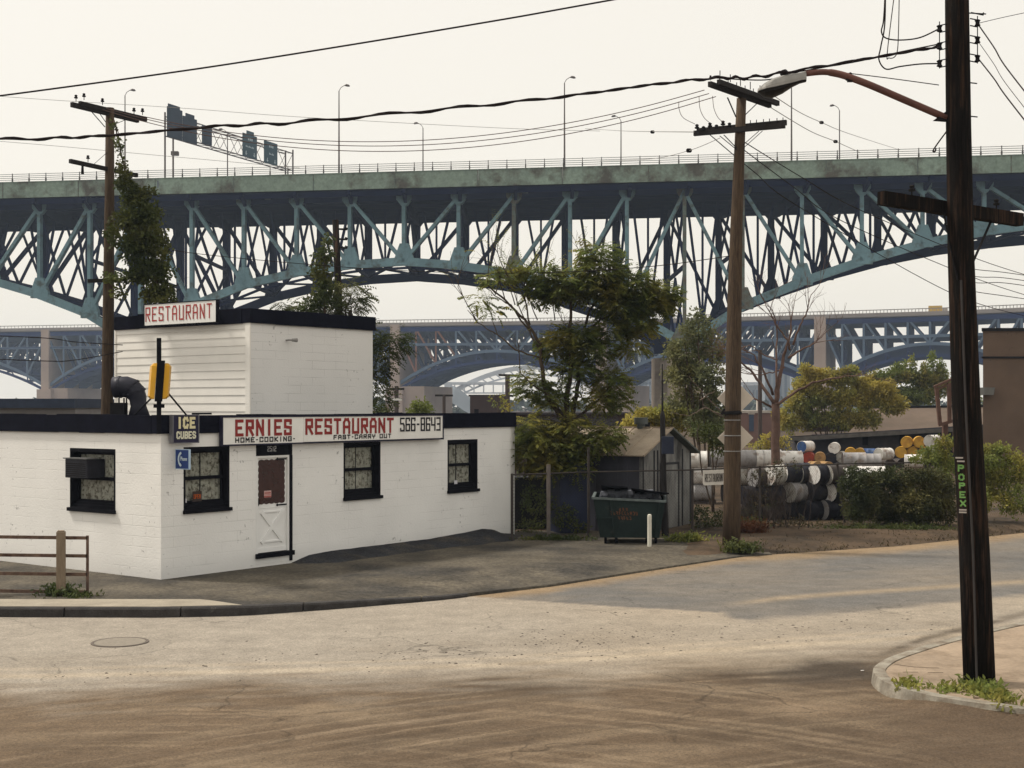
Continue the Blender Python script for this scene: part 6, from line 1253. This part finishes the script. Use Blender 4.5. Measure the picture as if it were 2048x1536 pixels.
o = empty('timber_frame', P(1874, 812, 55) - Z3 * CH, 'open dark timber stair frame beside the right foreground pole, above the long shed', 'frame'); fq = lambda x, y, dy=0.: P(x, y, 55 + dy); M_tf = mat('frame_timber', (.10, .055, .04), .85, .3)
m = MB(); m.beam(fq(1868, 774), fq(1918, 752), .16, .10); m.beam(fq(1870, 780), fq(1918, 760), .1, .08); m.beam(fq(1878, 850), fq(1918, 838), .2, .12); m.build('rail', M_tf, o)
for x0, x1 in ((1873, 1880), (1898, 1899), (1910, 1910)): m = MB(); m.beam(fq(x0, 776 - (x0 - 1873) * .4), fq(x1, 850 - (x1 - 1880) * .3), .14, .14); m.build('post', M_tf, o)
m = MB(); m.beam(fq(1890, 845, .3), fq(1890, 905, .3), .2); m.beam(fq(1912, 840, .3), fq(1912, 905, .3), .2); m.build('post', M_tf, o)
# hazy far skyline: third bridge, gravel hill, towers
M_far = mat('far_haze_steel', (.45, .47, .50), .9, .1); b3 = empty('distant_bridge', P(1060, 812, 900) - Z3 * CH, 'faint pale bridge far away, seen through the arch of the second bridge', 'bridge'); m = MB()  # pale albedo puts extra distance haze into the colour
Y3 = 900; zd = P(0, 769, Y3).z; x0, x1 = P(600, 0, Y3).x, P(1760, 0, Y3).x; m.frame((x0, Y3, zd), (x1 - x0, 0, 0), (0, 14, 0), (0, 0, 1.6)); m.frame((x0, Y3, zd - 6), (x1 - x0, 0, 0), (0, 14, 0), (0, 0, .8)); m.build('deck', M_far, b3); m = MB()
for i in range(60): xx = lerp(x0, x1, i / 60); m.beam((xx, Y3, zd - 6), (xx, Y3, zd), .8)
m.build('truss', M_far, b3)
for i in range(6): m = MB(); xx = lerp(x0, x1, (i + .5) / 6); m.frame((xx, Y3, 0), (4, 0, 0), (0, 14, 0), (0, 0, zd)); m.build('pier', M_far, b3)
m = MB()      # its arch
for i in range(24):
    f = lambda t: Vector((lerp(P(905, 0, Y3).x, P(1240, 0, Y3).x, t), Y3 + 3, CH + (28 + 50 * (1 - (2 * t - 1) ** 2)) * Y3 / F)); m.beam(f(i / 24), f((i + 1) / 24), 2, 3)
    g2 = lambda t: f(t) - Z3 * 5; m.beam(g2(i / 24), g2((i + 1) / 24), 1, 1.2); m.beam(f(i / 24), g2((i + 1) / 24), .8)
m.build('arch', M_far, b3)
hm = MB(); c = P(905, 812, 560)
for j in range(9):
    for i in range(25):
        x = lerp(-16, 16, i / 24); y = lerp(-14, 14, j / 8); hm.v.append((c.x + x, c.y + y, max(0, 3.3 + 8.5 - abs(x) * .62 - abs(y) * .5 + .8 * noise.noise(Vector((x * .2, y * .2, 0))))))
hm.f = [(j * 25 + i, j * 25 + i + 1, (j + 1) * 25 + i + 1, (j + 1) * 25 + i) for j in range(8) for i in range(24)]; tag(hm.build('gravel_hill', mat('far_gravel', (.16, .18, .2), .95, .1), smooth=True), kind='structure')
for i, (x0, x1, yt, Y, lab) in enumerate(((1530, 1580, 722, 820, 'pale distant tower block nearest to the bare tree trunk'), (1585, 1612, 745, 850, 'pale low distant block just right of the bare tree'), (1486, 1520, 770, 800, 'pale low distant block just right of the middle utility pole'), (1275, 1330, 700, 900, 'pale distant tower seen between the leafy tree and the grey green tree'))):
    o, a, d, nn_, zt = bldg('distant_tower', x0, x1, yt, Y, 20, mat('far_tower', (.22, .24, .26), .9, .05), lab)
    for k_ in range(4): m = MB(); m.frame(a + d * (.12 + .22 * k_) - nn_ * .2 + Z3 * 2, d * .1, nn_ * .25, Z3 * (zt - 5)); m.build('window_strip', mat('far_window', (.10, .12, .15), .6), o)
# a far hazy bank of trees and low roofs closing the horizon
tl2 = MB(); random.seed(21)
for i in range(1500):
    x = random.uniform(-420, 420); y = random.uniform(600, 700); c = Vector((x, y, random.uniform(0, 4.5) + 1.5 * noise.noise(Vector((x * .02, 0, 0))))); 
    for _ in range(3): leaf(tl2, c + rvec() * 2, rvec(), random.uniform(2, 4.5), .8)
tag(tl2.build('far_woods', mat('far_wood_leaf', (.05, .06, .04), .9)), kind='stuff')
# ================================================================ VEGETATION
def tree(name, label, cat, base, trunkf, leaff, Ml, Mb, group=None):
    o = empty(name, base, label, cat, group); m = MB(); trunkf(m); 
    if m.v: m.build('trunk', Mb, o, smooth=True)
    if leaff:
        k = MB(); leaff(k)
        if k.v: k.build('crown', Ml, o)
    return o
# big ailanthus between restaurant and shed
random.seed(5); YT = 36.0; T_ = lambda px, py, dy=0.: P(px, py, YT + dy)
tips = []
def big_trunk(m):
    L1_ = [(T_(1140, 1085), T_(1138, 980), T_(1132, 890), T_(1130, 845)), ]
    limb(m, [T_(1142, 1088), T_(1140, 980), T_(1133, 900), T_(1132, 845)], .16, .12, 8)
    limb(m, [T_(1132, 850), T_(1105, 810, -.2), T_(1090, 780, -.3), T_(1082, 720, -.3), T_(1080, 690, -.2), T_(1050, 640, -.1), T_(1010, 600), T_(975, 570)], .075, .02)
    limb(m, [T_(1133, 845), T_(1135, 790), T_(1142, 740), T_(1140, 690), T_(1140, 640), T_(1142, 590), T_(1150, 545)], .09, .025)
    limb(m, [T_(1136, 850), T_(1155, 790, .3), T_(1158, 730, .4), T_(1165, 670, .5), T_(1180, 620, .5), T_(1215, 575, .6), T_(1235, 535, .6)], .075, .02)
    limb(m, [T_(1158, 730, .4), T_(1190, 715, .5), T_(1215, 690, .8), T_(1260, 665, 1)], .04, .012)
    limb(m, [T_(1142, 845), T_(1180, 815, .2), T_(1215, 780, .4), T_(1230, 745, .5)], .05, .012)
    limb(m, [T_(1125, 830), T_(1095, 790, -.6), T_(1065, 770, -.8), T_(1040, 745, -.9)], .04, .01)
    limb(m, [T_(1080, 715, -.3), T_(1030, 700, -.2), T_(995, 670), T_(955, 645), T_(935, 620)], .03, .008)
    limb(m, [T_(1080, 700, -.2), T_(1050, 650, .2), T_(1020, 610, .3), T_(990, 590, .3), T_(950, 560, .3)], .03, .008)
    limb(m, [T_(1060, 650), T_(1050, 600), T_(1030, 560), T_(1015, 525)], .028, .008)
    limb(m, [T_(1165, 670, .5), T_(1200, 640, .6), T_(1250, 620, .8), T_(1300, 600, 1)], .04, .012)
    for q in ((1050, 640), (1010, 600), (975, 570), (995, 670), (955, 645), (1030, 610), (1020, 560), (1050, 600), (1075, 640), (1100, 600), (1110, 640), (1180, 620), (1140, 600), (990, 590), (1160, 560), (1130, 800), (1090, 780), (1150, 690), (1200, 640), (1040, 745)):
        twig(m, T_(q[0], q[1], random.uniform(-.3, .4)), Vector((random.uniform(-.8, .3), random.uniform(-.4, .4), .9)), random.uniform(.6, 1.1), .017, 2, .6, .25, tips)
CL = [(1080, 548, 45, 18, 60), (1130, 570, 62, 30, 150), (1205, 540, 48, 34, 120), (1195, 505, 34, 20, 46), (1260, 575, 55, 36, 150), (1312, 602, 38, 30, 150), (1338, 590, 14, 16, 34), (1185, 580, 60, 26, 120), (1250, 612, 55, 28, 130), (1110, 590, 30, 16, 36), (1275, 650, 34, 24, 70), (1225, 660, 34, 22, 50), (1150, 672, 50, 22, 90), (1115, 690, 34, 30, 75), (1180, 700, 46, 30, 90), (1265, 690, 22, 22, 34),
      (1150, 740, 40, 26, 56), (1065, 770, 34, 34, 70), (1100, 800, 26, 22, 40), (1225, 765, 32, 34, 86), (1200, 800, 24, 24, 50), (1240, 800, 16, 22, 30), (1130, 790, 20, 26, 26),
      (1080, 880, 46, 32, 150), (1130, 900, 52, 34, 170), (1185, 880, 45, 26, 110), (1050, 910, 24, 30, 74), (1215, 868, 30, 16, 44), (1095, 930, 40, 22, 80), (1150, 935, 26, 22, 40), (1060, 850, 22, 22, 30), (1140, 850, 26, 18, 40), (990, 560, 32, 14, 20), (1020, 545, 30, 14, 26), (955, 600, 18, 14, 8), (1060, 590, 26, 22, 22), (985, 620, 26, 14, 8)]
def big_leaves(k):
    for px, py, rx, ry, n in CL:
        for _ in range(int(n * 2.4)):
            u = rvec(); kx = YT / F; low = py > 830
            c = T_(px, py, (-.75 if low else 0)) + Vector((u.x * rx * kx * .88, u.y * .75, u.z * ry * kx * .8)); d = Vector((u.x, u.y, .15 + u.z * .3)) + rvec() * .7
            frond(k, c, d, random.uniform(.24, .42), 6, random.uniform(.11, .15))
    for p, d in tips:
        if random.random() < .35: frond(k, p, d + rvec() * .5, .35, 6, .09)
tree('ailanthus_tree', 'tall spreading leafy tree with bare twigs on its left, between the restaurant and the shed', 'tree', G(1140, 1078, 0) , big_trunk, big_leaves, M_leafA, M_bark)
# vine on the guy wire of the left pole
random.seed(6); YV = 33.6; V_ = lambda px, py, dy=0.: P(px, py, YV + dy)
def vine_tr(m):
    limb(m, [V_(228, 240), V_(240, 300), V_(252, 350), V_(275, 450), V_(305, 540), V_(335, 610), V_(350, 700)], .018, .03, 5, .02)
    for a_, b_ in (((240, 300), (234, 255)), ((300, 540), (240, 556))): limb(m, [V_(*a_), V_(*b_)], .014, .008, 5)
    for q in ((278, 400), (270, 470), (300, 520), (325, 590)): twig(m, V_(*q), rvec() + Vector((.3, 0, .3)), .4, .008, 2)
def vine_lf(k):
    f = YV / F
    for px, py, rx, ry, n in ((229, 250, 6, 14, 40), (238, 290, 6, 22, 90), (246, 330, 8, 18, 80), (250, 362, 20, 24, 420), (268, 395, 30, 30, 900), (262, 440, 46, 30, 1300), (290, 430, 34, 34, 900), (272, 490, 42, 34, 1300), (300, 480, 34, 34, 1000), (285, 540, 36, 34, 1050), (312, 540, 32, 36, 1000), (318, 585, 26, 26, 650), (298, 590, 24, 20, 420), (255, 555, 32, 12, 260), (224, 556, 18, 9, 120), (240, 585, 16, 16, 90), (226, 470, 12, 34, 240), (330, 600, 18, 14, 240), (322, 500, 14, 30, 160), (296, 385, 16, 10, 80)):
        blob(k, V_(px + (4 if py > 370 and px > 250 else 0), py), (rx * f * 1.18, .45, ry * f * 1.08), int(n * 1.5), .085, .8, .15)
tree('climbing_vine', 'thick leafy vine hanging in a column right of the left utility pole', 'vine', V_(350, 700), vine_tr, vine_lf, M_leafB, M_bark)
# vine and tree behind the upper storey
random.seed(8); YW = 38.6; f = YW / F; Q_ = lambda px, py, dy=0.: P(px, py, YW + dy)
def v2t(m): limb(m, [Vector((Q_(660, 0).x, YW, 0)), Q_(655, 700), Q_(650, 600), Q_(650, 500)], .07, .02)
def v2l(k):
    for px, py, rx, ry, n in ((655, 480, 14, 16, 130), (648, 510, 22, 22, 380), (640, 545, 24, 24, 480), (650, 575, 26, 24, 520), (635, 600, 30, 20, 460), (668, 600, 20, 20, 260), (620, 618, 30, 14, 260)): blob(k, Q_(px, py), (rx * f, .5, ry * f), n, .10, .75, .15)
tree('climbing_vine', 'leafy vine covering the left side of the short pole behind the upper storey', 'vine', Vector((Q_(660, 0).x, YW, 0)), v2t, v2l, M_leafB, M_bark)
YX = 39.5; X_ = lambda px, py, dy=0.: P(px, py, YX + dy); f2 = YX / F
def t3t(m):
    limb(m, [Vector((X_(715, 0).x, YX, 0)), X_(712, 760), X_(705, 680), X_(700, 620)], .13, .06); limb(m, [X_(706, 700), X_(745, 690), X_(780, 690)], .05, .015); limb(m, [X_(705, 690), X_(690, 620), X_(705, 585)], .05, .015); limb(m, [X_(705, 690), X_(640, 630), X_(575, 610)], .05, .01); limb(m, [X_(712, 760), X_(745, 750), X_(765, 760)], .04, .01)
def t3l(k):
    for px, py, rx, ry, n in ((700, 575, 22, 12, 50), (712, 595, 24, 14, 60), (690, 612, 34, 14, 70), (600, 620, 34, 8, 60), (572, 610, 22, 7, 26), (640, 620, 40, 12, 80), (775, 688, 34, 20, 110), (760, 720, 22, 22, 66), (752, 750, 18, 22, 60), (756, 785, 16, 22, 56), (790, 672, 20, 10, 34), (765, 800, 12, 12, 20), (700, 680, 60, 60, 120)):
        for _ in range(int(n * 1.2)):
            u = rvec(); c = X_(px, py) + Vector((u.x * rx * f2, u.y * .6, u.z * ry * f2)); frond(k, c, Vector((u.x, u.y, u.z * .3)) + rvec() * .6, random.uniform(.3, .5), 6, .12)
tree('ailanthus_tree', 'dark leafy tree behind the upper storey, showing above its roof and right corner', 'tree', Vector((X_(715, 0).x, YX, 0)), t3t, t3l, M_leafB, M_bark)
def bush(name, label, cat, Y, blobs, size, Ml, dy=1.0, base=None, wid=.55, trunk=True, down=.1, group=None, Mb=None):
    ff = Y / F; bx_ = base or blobs[0][0]; b0 = Vector((P(bx_, 0, Y).x, Y, 0))
    def tr_(m):
        if not trunk: return
        for px, py, rx, ry, n in blobs[:7]: limb(m, [b0 + rvec() * .05, b0.lerp(P(px, py, Y), .5) + rvec() * .15, P(px, py, Y), P(px, py, Y) + Vector((random.uniform(-.4, .4) * rx * ff, 0, ry * ff * .7))], .02 + .0016 * rx * ff * 20, .008, 5)
    def lf(k):
        for px, py, rx, ry, n in blobs: blob(k, P(px, py, Y + random.uniform(-.4, .4) * dy), (rx * ff, max(.3, rx * ff * .6 * dy), ry * ff), n, size, wid, .4, down)
    return tree(name, label, cat, b0, tr_, lf, Ml, Mb or M_bark, group)
random.seed(9)
bush('poplar_tree', 'grey green upright tree just left of the middle utility pole', 'tree', 46, [(1395, 660, 46, 30, 1000), (1372, 705, 52, 34, 1500), (1365, 745, 46, 28, 1000), (1425, 700, 36, 36, 900), (1380, 745, 50, 32, 1300), (1425, 750, 34, 36, 900), (1400, 790, 50, 34, 1400), (1360, 800, 34, 24, 500), (1430, 810, 34, 34, 900), (1410, 845, 44, 34, 1200), (1440, 860, 28, 34, 700), (1350, 760, 20, 20, 200), (1340, 700, 16, 22, 160), (1390, 632, 22, 16, 150)], .13, M_leafP, base=1415)
bush('shrub', 'dark green shrub between the shed roof and the middle utility pole', 'shrub', 42, [(1425, 868, 30, 24, 800), (1395, 862, 26, 18, 420), (1440, 895, 24, 20, 400)], .10, M_leafB)
bush('yellow_shrub', 'wide yellow green shrub behind the shed roof', 'shrub', 50, [(1300, 832, 46, 16, 1900), (1350, 822, 40, 14, 1500), (1265, 848, 26, 15, 800), (1390, 838, 34, 18, 1100), (1340, 852, 44, 14, 1200)], .13, M_leafY)
bush('yellow_bush', 'large yellow green bushy tree right of the bare tree', 'tree', 86, [(1612, 772, 34, 20, 2000), (1640, 752, 30, 15, 1700), (1680, 756, 34, 16, 2000), (1722, 768, 30, 16, 1600), (1596, 808, 30, 22, 1700), (1640, 795, 36, 22, 2400), (1690, 795, 40, 22, 2600), (1735, 800, 30, 20, 1600), (1620, 838, 40, 22, 2200), (1680, 838, 46, 24, 2600), (1735, 838, 34, 20, 1500), (1578, 845, 22, 20, 900), (1612, 738, 14, 10, 300), (1765, 778, 34, 20, 1700), (1785, 808, 36, 24, 1900), (1700, 742, 22, 10, 700), (1560, 830, 18, 14, 500)], .21, M_leafY, base=1660)
bush('green_bush', 'broad green bush with upright shoots left of the foreground pole, behind the tan roof', 'tree', 106, [(1760, 760, 34, 18, 3200), (1800, 752, 36, 16, 3600), (1848, 757, 36, 16, 3600), (1780, 790, 46, 24, 4200), (1840, 790, 46, 24, 4200), (1885, 775, 30, 18, 1500), (1740, 825, 40, 20, 1500), (1930, 800, 40, 20, 1200), (1810, 735, 5, 16, 260), (1826, 730, 5, 18, 300), (1864, 724, 6, 24, 400), (1881, 732, 6, 20, 340), (1850, 736, 6, 14, 260), (1795, 736, 5, 12, 240), (1880, 752, 20, 18, 900)], .22, M_leafG, base=1810)
bush('yellow_shrub', 'small yellow shrub at the foot of the bare tree in front of the brick building', 'shrub', 60, [(1540, 880, 28, 18, 450), (1520, 893, 24, 12, 260), (1570, 885, 14, 14, 140)], .13, M_leafY)
bush('young_tree', 'small round leafy shrub above the roof sign board, just right of the upper storey', 'shrub', 48, [(765, 822, 16, 12, 220), (760, 835, 18, 12, 160)], .13, M_leafB)
bush('young_tree', 'small pale green shrub above the phone number of the long sign board', 'shrub', 50, [(842, 815, 22, 14, 420), (835, 826, 20, 14, 300), (855, 822, 14, 14, 160)], .13, M_leafG)
bush('young_tree', 'low leafy twigs behind the right end of the restaurant roof', 'shrub', 45, [(995, 800, 20, 12, 60), (1010, 815, 18, 10, 60)], .12, M_leafA)
# hedge and weeds along the fence
random.seed(10)
bush('hedge', 'dense dark hedge growing along the fence in front of the drums', 'hedge', 37.2, [(1705, 960, 24, 34, 900), (1750, 1005, 50, 34, 2000), (1830, 1008, 50, 32, 2000), (1722, 950, 30, 18, 500), (1790, 944, 44, 12, 500), (1862, 946, 44, 12, 500), (1690, 975, 16, 30, 300), (1730, 985, 34, 44, 2600), (1775, 985, 44, 50, 3600), (1825, 985, 44, 50, 3600), (1870, 990, 34, 46, 2400), (1720, 1025, 34, 24, 1300), (1780, 1030, 44, 24, 2000), (1840, 1030, 44, 24, 2000), (1885, 985, 36, 44, 2200), (1890, 1025, 30, 26, 1200), (1700, 1005, 18, 30, 600), (1760, 956, 44, 12, 800), (1840, 954, 40, 12, 700)], .085, mat('hedge_leaf', (.045, .055, .022), .7, .4, 2, 0, (.13, .115, .04), .8, .58, .12, trans=.2, grain=.35), trunk=False)
bush('hedge', 'yellow green vine tumbling over the fence left of the foreground pole', 'hedge', 38.6, [(1870, 905, 36, 12, 650), (1890, 885, 24, 16, 500), (1850, 918, 44, 8, 500), (1895, 930, 34, 28, 900), (1880, 960, 30, 30, 800)], .10, M_leafG, trunk=False)
bush('hedge', 'green bush behind the right side of the foreground pole at the picture edge', 'hedge', 38.6, [(1990, 900, 34, 14, 700), (1975, 930, 34, 26, 1100), (2030, 940, 44, 44, 1800), (1985, 970, 34, 34, 1300), (1960, 1000, 34, 26, 800), (2030, 1000, 44, 34, 1300)], .10, M_leafG, trunk=False)
random.seed(12); yy_ = 36.6; ff = yy_ / F
def tw_t(m):
    for _ in range(46):
        px = random.uniform(1485, 1620); q = P(px, 1060, yy_ + random.uniform(-.5, .4)); q.z = -.05; twig(m, q, Vector((random.uniform(-.35, .35), random.uniform(-.2, .2), 1)), random.uniform(.4, .95), .012, 2, .5, .3)
def tw_l(k):
    for px, py, rx, ry, n in ((1520, 950, 34, 24, 260), (1556, 935, 26, 30, 260), (1590, 930, 20, 14, 80), (1530, 1000, 40, 36, 240), (1500, 1020, 30, 40, 200), (1590, 1040, 40, 20, 140), (1650, 1050, 40, 12, 120), (1580, 1050, 90, 14, 500), (1690, 1050, 60, 12, 300)): blob(k, P(px, py, yy_), (rx * ff, .4, ry * ff), n, .06, .6, .2)
tree('vine_tangle', 'tangle of brownish twigs and dry vine on the fence right of the middle utility pole', 'undergrowth', P(1590, 812, yy_) - Z3 * CH, tw_t, tw_l, mat('dry_leaf', (.085, .06, .03), .8, .4, 3, 0, (.05, .055, .025), 2, .5, .1, trans=.2), mat('twig_brown', (.05, .038, .032), .9, .3))
# bare tree
random.seed(14); YB = 43.5; B_ = lambda px, py, dy=0.: P(px, py, YB + dy)
def bare(m):
    limb(m, [Vector((B_(1549, 0).x, YB, 0)), B_(1550, 960), B_(1551, 880), B_(1551, 805)], .16, .13, 8)
    for pts, r in (([(1551, 808), (1560, 750), (1568, 710), (1580, 675), (1586, 620)], .085), ([(1548, 806), (1520, 765), (1500, 740), (1478, 722), (1458, 700)], .06), ([(1552, 806), (1552, 760), (1553, 700), (1555, 660), (1545, 620)], .05), ([(1544, 815), (1520, 803), (1500, 792)], .04), ([(1557, 808), (1590, 785), (1625, 765), (1665, 757), (1720, 750)], .05), ([(1546, 790), (1528, 745), (1508, 710), (1480, 695)], .05), ([(1576, 716), (1600, 700), (1625, 690), (1648, 668)], .045),
                   ([(1580, 700), (1576, 680), (1560, 660), (1548, 640), (1530, 605)], .04), ([(1570, 735), (1545, 745), (1520, 750), (1495, 748)], .025), ([(1586, 690), (1600, 650), (1614, 625), (1622, 590)], .04), ([(1556, 720), (1530, 710), (1500, 690), (1480, 695)], .025)):
        p = [B_(a, b_, random.uniform(-.3, .3)) for a, b_ in pts]; o = limb(m, p, r, .012, 6, .03)
        for q in (o[len(o) // 2], o[len(o) * 3 // 4], o[-1], o[-3]): twig(m, q, (o[-1] - o[-4]).normalized() + rvec() * .8, random.uniform(.5, .9), .013, 2, .6, .2)
tree('bare_tree', 'leafless pale brown tree with forked branches right of the middle utility pole', 'tree', B_(1549, 812) - Z3 * CH, bare, None, None, mat('bare_bark', (.12, .075, .06), .9, .3, 5, .4))
def stick(m):
    for pts in ([(1447, 828), (1420, 800), (1400, 780), (1378, 752)], [(1445, 830), (1410, 815), (1380, 832), (1340, 826)], [(1400, 800), (1415, 790), (1430, 782)], [(1450, 835), (1430, 826), (1405, 808)]): limb(m, [P(a, b_, 32.2) for a, b_ in pts], .014, .005, 5, .02)
tree('dead_branch', 'pale dead vine branch spreading left from the middle utility pole below the diamond sign', 'branch', P(1447, 828, 32.2), stick, None, None, M_barkp)
bush('undergrowth', 'dark weeds behind the fence under the crosswise drums beside the middle utility pole', 'undergrowth', 36.5, [(1405, 1035, 26, 30, 700), (1440, 1045, 26, 30, 700), (1500, 1050, 40, 20, 700)], .08, M_leafB, trunk=False)
# dark undergrowth behind the fence at the restaurant corner, shaded weeds on the ground
bush('undergrowth', 'dark undergrowth behind the fence between the restaurant and the dumpster', 'undergrowth', 35.0, [(1070, 1000, 40, 40, 700), (1120, 1030, 50, 30, 600), (1060, 1055, 34, 20, 400), (1160, 1055, 34, 16, 300)], .08, M_leafB, trunk=False)
def weeds(name, label, px, py, wpx, n, h, z=0., M=None, spread=1., Y=None):
    q0 = G(px, py, z); k = MB(); ff = q0.y / F
    for _ in range(n):
        q = q0 + Vector((random.gauss(0, .42) * wpx * ff, random.gauss(0, .14) * spread, 0)); H = h * random.uniform(.4, 1.1); d = Vector((random.uniform(-.6, .6), random.uniform(-.5, .5), 1)).normalized(); p = q
        for i in range(3):
            s_ = Vector((-d.y, d.x, 0)); s_ = (s_.normalized() if s_.length > .01 else Vector((1, 0, 0))) * .006 * (3 - i); p2 = p + d * H / 3; k.quad(p - s_, p + s_, p2 + s_ * .6, p2 - s_ * .6); p = p2; d = (d + Vector((d.x * .6, d.y * .6, -.25))).normalized()
            if random.random() < .9: leaf(k, p, rvec() + Vector((0, 0, .2)), random.uniform(.05, .11), .45)
    return tag(k.build(name, M or M_leafB, loc=q0), label, 'weeds')
random.seed(15)
weeds('weed_clump', 'green weeds at the foot of the wooden post of the far left railing', 118, 1190, 34, 170, .22); weeds('weed_clump', 'thin weeds under the end bar of the far left railing', 160, 1194, 40, 50, .08)
weeds('weed_clump', 'low leafy weeds on the ground right of the dumpster', 1372, 1085, 44, 260, .28, z=-.03, M=M_leafG); weeds('weed_clump', 'dark leafy weeds at the foot of the middle utility pole', 1483, 1104, 40, 300, .30, z=-.08)
weeds('weed_clump', 'grass tuft over the pale kerb, left one on the corner island', 1815, 1378, 24, 80, .12, z=-.05, M=M_leafG); weeds('weed_clump', 'grass tuft in front of the pale kerb, middle one on the corner island', 1892, 1391, 32, 100, .13, z=-.08, M=M_leafG); weeds('weed_clump', 'grass growing round the foot of the foreground pole at the right edge', 1975, 1392, 46, 260, .15, z=-.05, M=M_leafG, spread=2.2)
weeds('weed_clump', 'low weeds along the fence foot left of the dumpster', 1110, 1082, 80, 300, .16, z=-.03); weeds('weed_clump', 'weeds under the hedge along the dirt verge', 1780, 1062, 150, 700, .20, z=-.06); weeds('weed_clump', 'reddish brown weeds right of the foot of the middle utility pole', 1500, 1070, 34, 300, .5, z=-.05, M=mat('red_weed', (.12, .05, .025), .8, .3, trans=.2))
gr_ = MB(); random.seed(17)      # dry grass and crumbs on the verge
for _ in range(2600):
    px = random.uniform(1440, 2080); py = random.uniform(0, 1); x = P(px, 0, 36).x; y = edgeY(x) + .1 + abs(random.gauss(0, 1)) * 1.6; z_ = ground_h(x, y); d = Vector((random.uniform(-.8, .8), random.uniform(-.8, .8), random.uniform(.3, 1)))
    if noise.noise(Vector((x * .9, y * .9, 3))) < -.05 and random.random() < .8: continue
    leaf(gr_, Vector((x, y, z_)), d, random.uniform(.04, .13), .2)
tag(gr_.build('verge_grass', mat('dry_grass', (.07, .055, .028), .9, .4, 2), None), kind='stuff')
# ================================================================ HAZE
hz = MB(); hz.frame((-700, -12, -1.6), (1400, 0, 0), (0, 1000, 0), (0, 0, 54)); HZ = bpy.data.materials.new('haze_air'); HZ.use_nodes = True; N = HZ.node_tree.nodes; N.clear()
pv = N.new('ShaderNodeVolumePrincipled'); pv.inputs['Color'].default_value = (.66, .80, 1.0, 1); pv.inputs['Density'].default_value = .00030; pv.inputs['Anisotropy'].default_value = .2; om = N.new('ShaderNodeOutputMaterial'); HZ.node_tree.links.new(pv.outputs[0], om.inputs['Volume'])
ho = hz.build('haze', HZ); tag(ho, kind='stuff')
